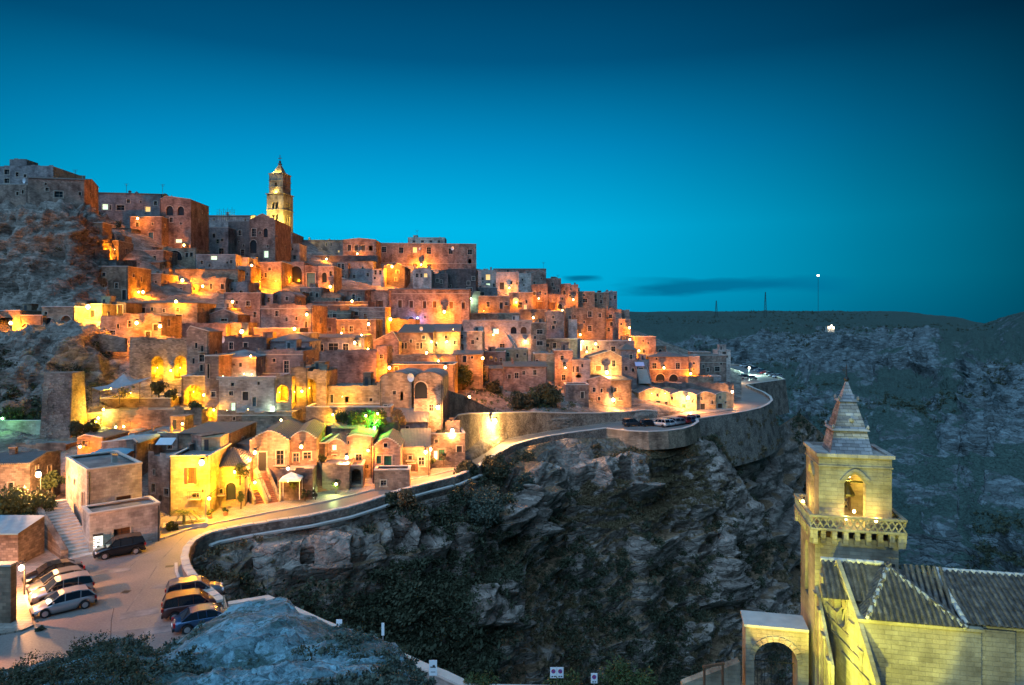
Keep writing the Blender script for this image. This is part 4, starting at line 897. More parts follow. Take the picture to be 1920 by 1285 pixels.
H(420, 490, 550, 604, 'tall purple-brown blank house in the middle of the left slope', dep=9, mat='pink', Y=163, win=[(478, 585, 5, 10, w_)])
H(486, 512, 552, 575, 'little grey-blue shed with a window', dep=6, mat='grey', Y=165, win=[(504, 558, 5, 8, w_), (493, 560, 6, 10, 'b')], cat='shed', name='shed')
H(510, 553, 556, 576, 'small vaulted house with a tiny square window', dep=9, mat='pink', Y=168, roof='vault', rise=10, win=[(538, 557, 5, 6, w_)])
H(489, 586, 573, 628, 'pink cube house with a flat cornice and plants along its terrace', dep=9, mat='pink', Y=152, rot=-6, win=[(574, 603, 5, 13, 'd')], band=[579])
H(298, 424, 607, 625, 'low wall with a row of small stone brackets', dep=5, mat='pink', Y=138, cat='wall', name='corbelled_wall', fdn=8, win=[(335, 622, 7, 7, w_), (338, 640, 8, 5, w_)])
H(413, 466, 605, 632, 'orange-lit retaining wall just left of the glaring lamp', dep=5, mat='tan', Y=140, cat='wall', name='retaining_wall')
H(460, 562, 616, 634, 'long orange terrace parapet under the pink cube house', dep=6, mat='tan', Y=142, cat='wall', name='retaining_wall')
H(557, 583, 625, 662, 'narrow glowing yellow wall right of the second terrace lamp', dep=6, mat='yellow', Y=139)
H(585, 690, 566, 582, 'dark terrace with a planted edge above the long stacked terraces', dep=9, mat='dark', Y=182, cat='terrace', name='terrace', band=[572])
H(583, 658, 583, 604, 'upper orange terrace house with a pale cornice line', dep=8, mat='tan', Y=170, win=[(597, 590, 5, 9, w_)], band=[588])
H(655, 722, 577, 610, 'shadowy brown terraces beside the starry lamp', dep=8, mat='pink', Y=174, band=[584, 596], win=[(668, 600, 12, 7, w_)])
H(588, 632, 597, 628, 'small purple house with two square windows in the stacked terraces', dep=8, mat='pink', Y=160, win=[(597, 607, 7, 9, w_), (618, 614, 6, 6, w_)])
H(630, 705, 600, 640, 'orange-lit house behind the starry lamp post', dep=8, mat='tan', Y=158, win=[(643, 612, 5, 10, w_)])
# long orange palace
H(680, 729, 545, 612, 'left wing of the long orange palace with one shuttered window', dep=12, mat='pink', Y=196, rot=-14, win=[(712, 564, 7, 13, 's')], roof='shed', rise=4)
H(728, 880, 543, 612, 'long orange palace with a regular row of six brown shuttered windows', dep=14, mat='pink', Y=197, rot=2, roof='shed', rise=7, rmat='tilegrey', band=[551],
  win=[(750, 563, 7, 14, 'r'), (771, 564, 7, 13, 'r'), (796, 565, 7, 13, 'r'), (815, 565, 7, 12, 'r'), (846, 566, 7, 12, 'r'), (869, 567, 7, 12, 'r'), (771, 594, 10, 17, 'W'), (797, 593, 4, 4, w_)])
H(700, 780, 600, 640, 'blank orange wall running below the long palace', dep=8, mat='tan', Y=184, win=[(722, 612, 6, 14, 'W')])
H(575, 683, 633, 664, 'purple house with a long dark covered porch', dep=9, mat='grey', Y=144, roof='shed', rise=6, rmat='tilegrey', win=[(602, 646, 8, 12, w_), (625, 644, 18, 13, w_), (648, 645, 10, 12, w_)])
H(592, 706, 659, 684, 'long pink terrace wall in front of the dark porch', dep=6, mat='pink', Y=134, cat='wall', name='terrace_wall')
H(704, 726, 649, 684, 'small pink turret-like house with a low window', dep=6, mat='pink', Y=135, win=[(715, 665, 6, 7, w_)])
H(745, 812, 624, 658, 'pink house with two pairs of narrow windows under a broad brown roof', dep=12, mat='pink', Y=160, roof='shed', rise=16, win=[(755, 643, 4, 11, w_), (761, 643, 4, 11, w_), (783, 643, 5, 11, w_), (790, 643, 4, 11, w_)])
H(700, 748, 640, 672, 'small brown-roofed house with a slanting gable left of the paired windows', dep=9, mat='pink', Y=156, roof='gable', rise=18, apex=.75)
H(811, 863, 622, 658, 'pink house front lit by two small yellowish lamps', dep=9, mat='pink', Y=163, win=[(818, 640, 4, 9, w_), (836, 629, 4, 6, w_)])
H(862, 906, 622, 658, 'pale house with a dark arched door and a wall-top hedge', dep=9, mat='white', Y=165, win=[(866, 628, 5, 7, w_), (895, 633, 4, 5, w_), (866, 645, 7, 12, 'W')])
H(735, 855, 667, 690, 'orange lane wall below the pink houses', dep=5, mat='tan', Y=146, cat='wall', name='lane_wall')
H(718, 852, 684, 712, 'long orange-lit house behind the domed rock houses', dep=8, mat='tan', Y=136, win=[(770, 694, 8, 6, w_)])
H(850, 905, 664, 688, 'low orange house with a grey tiled roof beside the round lamp', dep=7, mat='tan', Y=152, roof='side', rise=6, rmat='tilegrey')
# centre right of the slope
H(893, 931, 507, 545, 'white cube house on the ridge with two warm lit windows', dep=9, mat='white', Y=272, win=[(915, 515, 8, 10, 'l'), (915, 532, 7, 6, 'c'), (926, 532, 4, 6, w_)])
H(930, 973, 511, 548, 'pale house on the ridge with a tall dark door', dep=9, mat='white', Y=268, win=[(941, 530, 8, 13, 'd')])
H(925, 1024, 505, 515, 'long low tiled roof house at the top of the right ridge', dep=10, mat='pink', Y=282, roof='side', rise=3, rmat='tilegrey', fdn=8, chim=[(920, 500, 3, 8), (978, 503, 3, 8)])
H(972, 1000, 513, 548, 'pale house between two buttress piers on the ridge', dep=9, mat='white', Y=262, band=[520])
H(997, 1024, 512, 545, 'gabled pink house at the end of the long tiled roof', dep=10, mat='pink', Y=258, roof='gable', rise=6, win=[(1002, 528, 4, 5, w_)])
H(1020, 1052, 522, 560, 'purple house stepping down the ridge with a rooftop pergola', dep=9, mat='pink', Y=265, win=[(1036, 530, 4, 6, w_)])
H(1050, 1084, 534, 570, 'second of the purple houses stepping down the ridge', dep=9, mat='pink', Y=268, win=[(1058, 545, 5, 8, w_)])
H(1072, 1115, 547, 580, 'low flat tan house on the ridge with one dark doorway', dep=9, mat='tan', Y=272, win=[(1097, 560, 8, 7, w_)])
H(1112, 1142, 549, 580, 'tan house on the ridge just before the last chimney towers', dep=9, mat='tan', Y=275, win=[(1127, 563, 5, 6, w_)])
H(1136, 1157, 547, 582, 'outermost ridge house with two pilaster-like chimney towers', dep=8, mat='grey', Y=276, chim=[(1139, 544, 4, 10), (1147, 545, 3, 10)])
H(897, 956, 556, 592, 'orange house with two small dark windows above the lane wall', dep=9, mat='tan', Y=222, win=[(915, 566, 6, 9, w_), (940, 567, 6, 12, 'd')])
H(955, 1000, 549, 592, 'house with a glowing arched loggia and dark doors', dep=9, mat='tan', Y=224, win=[(967, 558, 10, 12, 'o'), (975, 567, 8, 10, 'd'), (985, 572, 5, 8, 'l')])
H(997, 1027, 534, 590, 'tall orange house with a little square window over an arched one', dep=10, mat='pink', Y=226, win=[(1013, 545, 4, 5, w_), (1013, 566, 9, 16, 's')])
H(1025, 1060, 552, 590, 'orange house with a long pedimented window right of the tall one', dep=10, mat='pink', Y=228, win=[(1036, 567, 8, 15, 's'), (1050, 570, 8, 9, 'a')])
H(1060, 1137, 578, 636, 'wide bright orange house right of the starry ridge lamp', dep=10, mat='tan', Y=214, win=[(1106, 584, 7, 10, w_), (1106, 611, 7, 10, w_), (1078, 591, 3, 5, w_)])
H(1135, 1166, 580, 640, 'orange house with a single upper window at the right shoulder of the town', dep=10, mat='pink', Y=216, win=[(1145, 590, 6, 7, w_), (1133, 612, 4, 9, w_)])
H(1160, 1182, 599, 648, 'outermost tall orange house by the two star-bright lamps', dep=9, mat='pink', Y=214, win=[(1170, 617, 3, 4, w_)])
H(1154, 1180, 582, 600, 'little rooftop room above the outermost orange house', dep=7, mat='pink', Y=219, fdn=4, cat='rooftop room', name='rooftop_room')
H(867, 977, 588, 604, 'low dark parapet terrace behind the white palazzo', dep=7, mat='tan', Y=212, cat='terrace', name='terrace')
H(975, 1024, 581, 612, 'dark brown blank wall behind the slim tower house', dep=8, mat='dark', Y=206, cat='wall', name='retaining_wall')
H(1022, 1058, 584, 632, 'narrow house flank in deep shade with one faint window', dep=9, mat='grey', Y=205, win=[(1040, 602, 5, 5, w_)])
H(867, 998, 601, 660, 'white palazzo with an outside stair and arched shuttered windows', dep=10, mat='white', Y=190, win=[(930, 617, 10, 9, 'c'), (963, 613, 11, 13, 'a'), (982, 613, 11, 13, 'W'), (985, 637, 14, 9, 'o'), (942, 645, 10, 8, w_)], band=[603, 627])
H(996, 1024, 606, 664, 'slim tower house with two wide black windows one above the other', dep=9, mat='tan', Y=189, win=[(1012, 619, 11, 7, w_), (1012, 640, 11, 7, w_)])
H(1066, 1082, 600, 640, 'pair of pale chimney-like piers in the shadowed court', dep=4, mat='white', Y=208, cat='pier', name='pier')
H(1088, 1190, 640, 668, 'shaded low house in the court below the orange shoulder houses', dep=8, mat='grey', Y=196, win=[(1090, 645, 6, 12, 'c'), (1150, 650, 8, 9, w_)])
H(1020, 1090, 636, 668, 'dim planted court house with a dark balcony', dep=8, mat='grey', Y=198, win=[(1040, 643, 6, 9, w_), (1060, 643, 12, 9, w_)])
H(929, 990, 655, 680, 'little ochre house with one slit window', dep=8, mat='yellow', Y=176, win=[(970, 664, 4, 7, w_)])
H(914, 948, 691, 722, 'low pink annexe left of the long brown-roofed house', dep=8, mat='pink', Y=163, roof='side', rise=4)
H(944, 1026, 687, 724, 'long pink house with a brown roof and two little windows', dep=9, mat='pink', Y=161, rot=3, roof='side', rise=7, win=[(982, 696, 5, 7, w_), (1003, 694, 6, 9, w_)])
H(1001, 1042, 664, 716, 'vivid yellow wall facing the lane lamp', dep=9, mat='yellow', Y=171, roof='flat')
H(1040, 1074, 658, 716, 'purple ashlar house with two aligned windows beside the vivid yellow wall', dep=9, mat='pink', Y=168, win=[(1058, 679, 5, 10, w_), (1057, 703, 7, 10, w_)])
H(1073, 1107, 676, 716, 'white house with paired dark windows over a small balcony', dep=8, mat='white', Y=167, win=[(1075, 687, 5, 11, w_), (1083, 687, 5, 11, w_), (1085, 703, 10, 6, 'n')])
H(1104, 1166, 670, 716, 'gabled orange house behind the big star-bright lamp', dep=10, mat='pink', Y=170, roof='gable', rise=12, apex=.65, win=[(1122, 686, 10, 9, 'r'), (1151, 676, 6, 11, w_)])
H(1164, 1194, 656, 716, 'shaded purple house beside the lavender awning', dep=8, mat='grey', Y=180, win=[(1183, 665, 5, 8, w_)])
H(1188, 1230, 632, 672, 'square pink house standing clear at the right end of the slope', dep=9, mat='pink', Y=205, win=[(1206, 637, 4, 4, w_), (1207, 655, 4, 7, w_)])
H(1227, 1249, 651, 672, 'tiny open bell-cote-like turret right of the square pink house', dep=4, mat='tan', Y=207, cat='turret', name='turret', win=[(1238, 655, 6, 8, 'a')])
H(1192, 1218, 676, 718, 'small house behind the outside stair left of the arched palazzo', dep=7, mat='grey', Y=192, win=[(1202, 690, 8, 12, w_)])
H(1216, 1291, 669, 719, 'pink palazzo with a round window, a low pediment and two ground arches', dep=10, mat='pink', Y=196, rot=3, roof='hip', rise=8, rmat='tilegrey', band=[693], win=[(1227, 681, 8, 10, 'w'), (1271, 681, 8, 11, 'w'), (1231, 671, 4, 4, 'a'), (1238, 701, 17, 17, 'a'), (1263, 702, 17, 16, 'a')])
H(1290, 1312, 669, 718, 'narrow side wing right of the arched palazzo', dep=9, mat='grey', Y=199)
H(1310, 1362, 667, 706, 'grey-pink house with a broad cornice near the far car park', dep=9, mat='pink', Y=215, win=[(1345, 688, 9, 8, w_), (1327, 690, 5, 7, w_)], band=[680])
H(1300, 1333, 661, 670, 'flat-roofed box behind the grey-pink house', dep=7, mat='tan', Y=225, fdn=3)
H(1346, 1370, 657, 690, 'pale square turret overlooking the far car park', dep=6, mat='white', Y=235, win=[(1358, 660, 7, 4, w_)])
H(1290, 1338, 707, 723, 'low sodium-lit orange wall beneath the lamp of the arched palazzo', dep=5, mat='tan', Y=193, cat='wall', name='garden_wall')
H(1335, 1352, 706, 724, 'small blue-grey kiosk by the road wall', dep=4, mat='grey', Y=196, cat='kiosk', name='kiosk')
H(1180, 1376, 719, 740, 'long dark terrace wall above the yellow row of houses', dep=6, mat='dark', Y=190, cat='wall', name='terrace_wall', win=[])
H(1183, 1199, 733, 776, 'narrow shaded house between the tower-like house and the yellow row', dep=6, mat='pink', Y=178)
H(1100, 1146, 713, 778, 'tan gabled house with two columns of small windows behind the road wall', dep=12, mat='pink', Y=163, rot=-10, roof='gable', rise=8, apex=.62, win=[(1114, 727, 5, 8, w_), (1128, 729, 4, 7, w_), (1114, 752, 5, 9, w_), (1128, 764, 8, 8, 'a')])
H(1145, 1184, 713, 778, 'bulging lamp-lit flank of the tan gabled house', dep=9, mat='tan', Y=163.5, rot=14, roof='shed', rise=7, win=[(1161, 746, 3, 4, w_)])
yr = [(1197, 1256, 737, 9, (1234, 752, 9, 19, 'g'), (1233, 738, 5, 6, w_), 'first and widest of the pale yellow row houses, with a tall green door'),
      (1255, 1306, 741, 7, (1282, 758, 8, 16, 'g'), (1260, 744, 4, 6, w_), 'second yellow row house under the brightest lamp, with a small green door'),
      (1305, 1342, 741, 6, (1318, 757, 9, 15, 'd'), (1316, 744, 4, 6, w_), 'third yellow row house with a grey-green door, next to the brightest lamp'),
      (1341, 1375, 740, 5, (1350, 757, 9, 15, 'r'), (1350, 743, 4, 5, w_), 'last yellow row house at the road bend, with a brown door')]
for i, (a, c, t_, rs, dr, wn_, lb) in enumerate(yr): H(a, c, t_, 776 - i * 1.5, lb, 'step', 13, 4, (dr, wn_), Y=172 + i * 2.6, mat='yellow', rise=rs, rmat='tilegrey', group='yellow row houses at the road bend')

# ---- left centre: masonry, white palace, caves
H(243, 362, 636, 722, 'broad weathered masonry wall with two tall lit arches', dep=8, mat='rubble', Y=117, rot=6, cat='wall', name='arched_wall', win=[(295, 668, 22, 50, 'A'), (338, 667, 22, 44, 'A'), (318, 693, 3, 3, 'n')])
H(350, 392, 622, 712, 'tall pink house with slit windows right of the lit arches', dep=8, mat='pink', Y=115, rot=8, roof='gable', rise=10, apex=.15, win=[(368, 643, 4, 10, w_), (379, 648, 4, 11, w_), (363, 672, 4, 10, w_), (378, 684, 5, 12, w_)])
H(340, 388, 706, 768, 'yellow-lit recess house with one huge round-headed arch', dep=8, mat='tan', Y=111, win=[(363, 722, 36, 46, 'A')])
H(384, 410, 668, 806, 'slender pink pilastered house at the left corner of the white palace', dep=8, mat='pink', Y=108, win=[(391, 683, 4, 26, w_), (395, 776, 3, 3, 'n')])
H(402, 480, 669, 708, 'upper pavilion of the white palace with a hipped grey roof and uplit niches', dep=8, mat='white', Y=113, roof='hip', rise=12, rmat='flatroof', win=[(430, 692, 9, 13, 'd'), (407, 678, 5, 25, 'n'), (429, 682, 24, 1, 'n')], band=[672])
H(407, 518, 708, 780, 'broad white palace facade with small balconies and green-white uplights', dep=8, mat='white', Y=108, rot=2, win=[(477, 745, 7, 17, 'b'), (437, 756, 8, 14, 'c'), (436, 718, 6, 6, w_), (485, 716, 4, 6, w_)], band=[711])
H(517, 547, 706, 756, 'corner bay of the white palace open to a bright yellow loggia', dep=7, mat='tan', Y=108.5, win=[(530, 722, 22, 32, 'A')])
H(407, 547, 774, 812, 'low gallery of small stone corbels below the white palace', dep=5, mat='tan', Y=104, cat='wall', name='corbelled_wall', band=[779], win=[(439, 782, 5, 6, w_)])
H(480, 568, 658, 712, 'blue-grey palace with a tall dark door and a tall window', dep=10, mat='grey', Y=117, win=[(486, 679, 9, 24, 'd'), (537, 677, 9, 22, 'w')], band=[665])
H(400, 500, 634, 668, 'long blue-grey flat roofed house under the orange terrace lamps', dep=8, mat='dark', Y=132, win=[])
H(500, 580, 640, 668, 'dim lilac house right of the long blue-grey one', dep=8, mat='grey', Y=134, win=[(560, 650, 5, 8, w_)])
H(545, 577, 690, 800, 'dark rock-cut pier with a half-lit arch', dep=6, mat='tan', Y=110, win=[(551, 716, 12, 44, 'A')])
H(562, 612, 696, 770, 'rock-cut chapel front with a tall glowing arch', dep=7, mat='tan', Y=110, win=[(580, 710, 26, 54, 'A')])
H(612, 722, 724, 768, 'cave houses with pale doors under an overhang of rock', dep=6, mat='tan', Y=111, win=[(622, 740, 6, 16, 'd'), (650, 744, 7, 14, 'n')], roof='flat')
H(574, 732, 764, 806, 'long terrace wall with low lamp-lit arches above the green garden', dep=5, mat='tan', Y=106, cat='wall', name='terrace_wall', win=[(640, 776, 26, 20, 'a'), (668, 775, 26, 20, 'a'), (696, 778, 20, 18, 'a')])
H(712, 772, 712, 800, 'tall round-shouldered rock house left of the pair', dep=10, mat='tan', Y=109, rot=-6, roof='vault', rise=14, win=[(753, 735, 6, 16, 'n')])
H(776, 830, 712, 812, 'tall rounded rock house right of the pair, with a shallow niche', dep=10, mat='rubble', Y=108, roof='vault', rise=14, win=[(789, 716, 24, 32, 'a')])
H(188, 320, 748, 775, 'green-lit retaining wall under the tent', dep=6, mat='tan', Y=108, cat='wall', name='retaining_wall')
H(192, 378, 769, 815, 'long yellow-lit wall with three small lamps at its foot', dep=6, mat='tan', Y=103, rot=2, cat='wall', name='retaining_wall')
H(143, 194, 776, 816, 'glowing yellow corner wall left of the long one', dep=5, mat='yellow', Y=104, cat='wall', name='retaining_wall')
H(-60, 90, 790, 838, 'pale coursed wall under the green-lit bush at the left edge', dep=6, mat='white', Y=99, cat='wall', name='retaining_wall')

# ---- bottom left quarter
H(10, 123, 834, 866, 'low tan wall block with a flat top at the left', dep=4, mat='tan', Y=93, cat='wall', name='retaining_wall')
H(145, 192, 822, 880, 'ruined tan house with a broken gable', dep=6, mat='tan', Y=88, roof='gable', rise=6, apex=.3, win=[(157, 826, 5, 8, w_)])
H(190, 256, 830, 890, 'house with a faded blue sheet over its broken roof', dep=8, mat='pink', Y=86, roof='gable', rise=6, apex=.9, rmat='bluecloth', win=[(250, 858, 8, 4, w_)])
H(252, 337, 812, 862, 'lilac block house with a pale blue awning on its terrace', dep=7, mat='pink', Y=92, win=[(292, 834, 8, 14, w_), (266, 838, 5, 10, 'a')], chim=[(278, 802, 3, 10), (313, 800, 3, 10), (335, 802, 3, 10)])
H(335, 432, 812, 880, 'big blank ochre flank of the house behind the huge floodlamp', dep=9, mat='tan', Y=89, roof='shed', rise=3, rmat='tilegrey')
H(278, 322, 856, 962, 'shaded left side of the floodlit yellow house', dep=8, mat='pink', Y=79.5, rot=-30, win=[(289, 880, 5, 10, w_), (300, 930, 8, 12, 'n')])
H(320, 394, 856, 972, 'floodlit yellow house with brown shutters beside the palm', dep=8, mat='yellow', Y=78.2, rot=6, fdn=3, win=[(358, 877, 11, 30, 's'), (367, 925, 12, 8, 'w'), (380, 918, 3, 4, 'n')])
H(392, 459, 874, 956, 'low yellow house with a dark arched door and climbing plants', dep=8, mat='yellow', Y=82, rot=12, fdn=3, win=[(433, 905, 17, 33, 'a'), (413, 917, 8, 9, w_)])
H(430, 470, 832, 890, 'blue-shaded flank of the first gabled house', dep=8, mat='grey', Y=91, rot=-25, roof='shed', rise=3, rmat='tilegrey', win=[(462, 852, 5, 8, w_)])
H(468, 541, 826, 889, 'first gabled row house with a stepped gable, porch and two tall doors', 'step', 14, 8, Y=88.5, mat='pink', rise=17, rmat='tile', fdn=4, win=[(492, 848, 14, 36, 'd'), (525, 845, 13, 26, 'w')])
H(541, 593, 823, 905, 'second gabled row house with a wall lamp high on its plain front', 'step', 14, 10, Y=90.5, mat='pink', rise=14, rmat='tile', fdn=4, win=[(555, 850, 10, 16, 'w')])
H(592, 611, 832, 905, 'narrow yellow-lit recess house with a potted plant', dep=9, mat='tan', Y=95, fdn=4, win=[(601, 855, 5, 20, 'n')])
H(610, 651, 835, 908, 'small gabled row house with a pale and a brown window', 'step', 12, 10, Y=96, mat='pink', rise=11, rmat='tile', fdn=4, win=[(627, 835, 7, 10, 'c'), (627, 853, 8, 11, 'r')])
H(650, 699, 820, 908, 'taller tan row house with a sloping shoulder and a tiny window', dep=11, rot=6, Y=95.5, mat='tan', roof='gable', rise=5, apex=.3, fdn=4, win=[(653, 827, 4, 6, w_), (690, 860, 1, 1, 'n')])
H(698, 751, 838, 914, 'gabled row house with a green door, green shutter and little steps', 'step', 12, 5, Y=94, mat='pink', rise=16, rmat='tile', fdn=4, win=[(723, 831, 7, 8, 'w'), (710, 855, 9, 15, 'g'), (727, 855, 14, 27, 'g'), (719, 901, 9, 8, w_)])
H(750, 806, 836, 894, 'plain house with a small square window right of the green-doored one', dep=9, rot=6, Y=99, mat='tan', fdn=4, win=[(769, 855, 7, 7, w_), (772, 870, 12, 14, 's')])
H(804, 872, 814, 870, 'rough stone corner house with a dark green door near the road lamp', dep=8, rot=10, Y=105, mat='rubble', fdn=5, win=[(828, 843, 11, 21, 'g'), (817, 846, 6, 16, 'c')])
H(720, 802, 790, 836, 'blue-grey house with two dark openings behind the row', dep=8, mat='grey', Y=105, rot=4, win=[(743, 814, 6, 12, w_), (763, 813, 12, 18, 'd')])
H(622, 682, 802, 835, 'low pink house with a flat dark roof behind the small gables', dep=8, mat='pink', Y=103, win=[(653, 813, 4, 5, w_)])
H(600, 640, 798, 835, 'long dark roof hugging the back of the second gabled house', dep=8, mat='dark', Y=104, roof='side', rise=3)
H(500, 545, 800, 840, 'dark roofed lean-to behind the first gabled houses', dep=7, mat='dark', Y=103, roof='side', rise=4)
H(520, 586, 884, 930, 'ochre terrace base under the canopy and the first gabled houses', dep=5, mat='pink', Y=85.5, rot=10, cat='terrace wall', name='terrace_wall', fdn=2)
H(604, 655, 872, 916, 'arched terrace base with the small green spotlight', dep=5, mat='tan', Y=90.5, rot=8, cat='terrace wall', name='terrace_wall', fdn=2)
H(655, 681, 874, 912, 'deep low archway beside the arched terrace base', dep=5, mat='tan', Y=92, rot=8, cat='archway', name='archway', fdn=2, win=[(668, 879, 18, 30, 'A')])
H(702, 768, 882, 915, 'pale landing with a small cellar window under the green-doored house', dep=2.6, mat='pink', Y=91.2, rot=5, cat='landing', name='landing', fdn=2, win=[(719, 901, 10, 9, 'w')])
# left edge
H(-60, 56, 868, 945, 'brown roofed house at the left edge above the tree', dep=7, mat='rubble', Y=74, rot=10, roof='side', rise=7, rmat='tilegrey', win=[(20, 905, 9, 20, w_)])
H(-80, 34, 1000, 1050, 'ruined stone hut with a blue-grey roof at the left edge', dep=3.5, mat='rubble', Y=62, rot=0, roof='shed', rise=14, rmat='bluecloth')
H(-80, 20, 1062, 1190, 'tall tan wall rising at the very left edge beside the car row', dep=.6, mat='tan', Y=50, rot=0, cat='wall', name='retaining_wall')

# corner house with its lower block, facing the square
H(163, 266, 876, 990, 'pale two-storey corner house standing over the parked dark car', dep=9.5, rot=44, Y=70.5, mat='white', fdn=3, win=[(232, 930, 18, 24, 'r')],
  L_=[(120, 888, 1, 8, w_, .5), (130, 893, 1, 8, w_, .5), (140, 899, 1, 9, w_, .5), (123, 915, 1, 29, 'd', 1.0), (156, 923, 1, 27, 'r', 1.0)], name='corner_house')
H(168, 300, 955, 1022, 'lower front block of the corner house with a brown door behind the dark car', dep=3.6, rot=42, Y=67.6, mat='white', fdn=2, win=[(229, 990, 21, 20, 'r')], name='corner_house', rmat='flatroof', L_=[])
# ---------------------------------------------------------------- church with bell tower, near right
CR = 13.0; crr = R(CR); cd_ = Vector((math.cos(crr), -math.sin(crr), 0)); cn_ = Vector((math.sin(crr), math.cos(crr), 0))   # along the front, and away from us
church = empty('church', P(1528, 1290, 40), -crr, 'floodlit stone church with a tall bell tower and clay-tiled roofs, at the bottom right', 'church')
cm = M('church'); Cz = church.location.z; Co = church.location.copy()
Tw = 4.45; zz = lambda py, Y=40: (HZ - py) * Y / F - Cz
def cface(b, outline, holes, to3, rv=.35): wall_face(b, outline, holes, to3, rv)
# shaft
zg = zz(1010, 39.6); b = MB()
holes_l = [arch_pts(Tw * .55, zz(1116, 42), 1.0, zz(1016, 42) - zz(1116, 42), 10)]
cface(b, [(0, -5), (Tw, -5), (Tw, zg), (0, zg)], [arch_pts(Tw * .33, zz(1075), .95, 1.0, 8)], lambda u, z, d: (u, d, z))
cface(b, [(0, -5), (Tw, -5), (Tw, zg), (0, zg)], holes_l, lambda u, z, d: (d, u, z))
cface(b, [(0, -5), (Tw, -5), (Tw, zg), (0, zg)], [], lambda u, z, d: (Tw - d, u, z)); cface(b, [(0, -5), (Tw, -5), (Tw, zg), (0, zg)], [], lambda u, z, d: (u, Tw - d, z))
b.build('tower_shaft', cm, church)
c = MB(); c.box(.5, 1.2, .3, 3, 2, 9); c.build('niche', M('yellow'), church) if False else None
# iron tie anchor plates on the shaft
for (px, py, ww) in ((1559, 1046, .5), (1640, 1050, 1.1)):
    u = (px - 1525) / 32 + .1; c = MB(); c.box(u - ww / 2, u + ww / 2, -.1, -.03, zz(py + 2), zz(py - 3)); c.build('iron_anchor', M('metal'), church)
# brackets and gallery
g0, g1 = zg, zz(977, 39.4); ov = .30
for side_ in range(4):
    for i in range(9):
        u = -.2 + (Tw + .4) * i / 8; b = MB()
        b.box(-.13, .13, -ov, .1, 0, (g1 - g0) * .42); b.box(-.13, .13, -ov * .62, .1, -.32, -.002)
        me = b.mesh('bracket', cm) if (side_, i) == (0, 0) else me
        o = link('bracket', me, church); m = Matrix.Translation((Tw / 2, Tw / 2, 0)) @ Matrix.Rotation(side_ * math.pi / 2, 4, 'Z') @ Matrix.Translation((u - Tw / 2, -Tw / 2, g0))
        o.matrix_local = m
b = MB(); b.box(-ov - .05, Tw + ov + .05, -ov - .05, Tw + ov + .05, g0 + (g1 - g0) * .42 + .003, g0 + (g1 - g0) * .42 + .16); b.build('gallery_floor', cm, church)
fl = g0 + (g1 - g0) * .42 + .16; rt = zz(973, 39.4) + .02; x0_, x1_ = -ov, Tw + ov
b = MB()
for a, c_, e, f in ((x0_ - .06, x1_ + .06, x0_ - .06, x0_ + .16), (x0_ - .06, x1_ + .06, x1_ - .16, x1_ + .06), (x0_ - .06, x0_ + .16, x0_ + .16, x1_ - .16), (x1_ - .16, x1_ + .06, x0_ + .16, x1_ - .16)): b.box(a, c_, e, f, rt, rt + .13)
b.build('gallery_rail', cm, church)
nl = 14; stp = (x1_ - x0_) / nl
for side_ in range(4):
    b = MB()
    for i in range(nl):
        u0, u1 = x0_ + i * stp - Tw / 2, x0_ + (i + 1) * stp - Tw / 2; yy = -(Tw / 2 + ov - .05)
        for (a, c_) in (((u0, fl), (u1, rt)), ((u0, rt), (u1, fl))): b.tube((a[0], yy + (.03 if a[1] == fl else -.03), a[1]), (c_[0], yy + (.03 if a[1] == fl else -.03), c_[1]), .055, k=4, cap=False)
    o = b.build('lattice', cm, church); o.matrix_local = Matrix.Translation((Tw / 2, Tw / 2, 0)) @ Matrix.Rotation(side_ * math.pi / 2, 4, 'Z')
# belfry
bi = .27; B0, B1 = fl, zz(874, 40.3); bw = Tw - 2 * bi
b = MB(); ht = B1 - B0; ah = arch_pts(bw * .5, fl + .02, 1.15, zz(886, 40.3) - fl, 10, 1)
for f in (lambda u, z, d: (bi + u, bi + d, z), lambda u, z, d: (bi + d, bi + bw - u, z), lambda u, z, d: (bi + bw - d, bi + u, z), lambda u, z, d: (bi + bw - u, bi + bw - d, z)):
    cface(b, [(0, B0), (bw, B0), (bw, B1), (0, B1)], [ah], f, .55)
b.build('belfry', cm, church)
b = MB()                                                    # inner faces so that the belfry is a room
i2 = bi + .55; j2 = bi + bw - .55
for f in (lambda u, z: (u, i2, z), lambda u, z: (u, j2, z), lambda u, z: (i2, u, z), lambda u, z: (j2, u, z)):
    polys = [[Vector((a, z, 0)) for a, z in ((i2, B0), (j2, B0), (j2, B1), (i2, B1))], [Vector((bi + p[0], p[1], 0)) for p in ah]]
    fl_ = [v for p in polys for v in p]; n = len(b.v); b.v += [f(v.x, v.y) for v in fl_]
    for t in tessellate_polygon(polys): b.f.append(tuple(n + i for i in t))
b.quad((i2, i2, B0 + .01), (j2, i2, B0 + .01), (j2, j2, B0 + .01), (i2, j2, B0 + .01)); b.build('belfry_lining', cm, church)
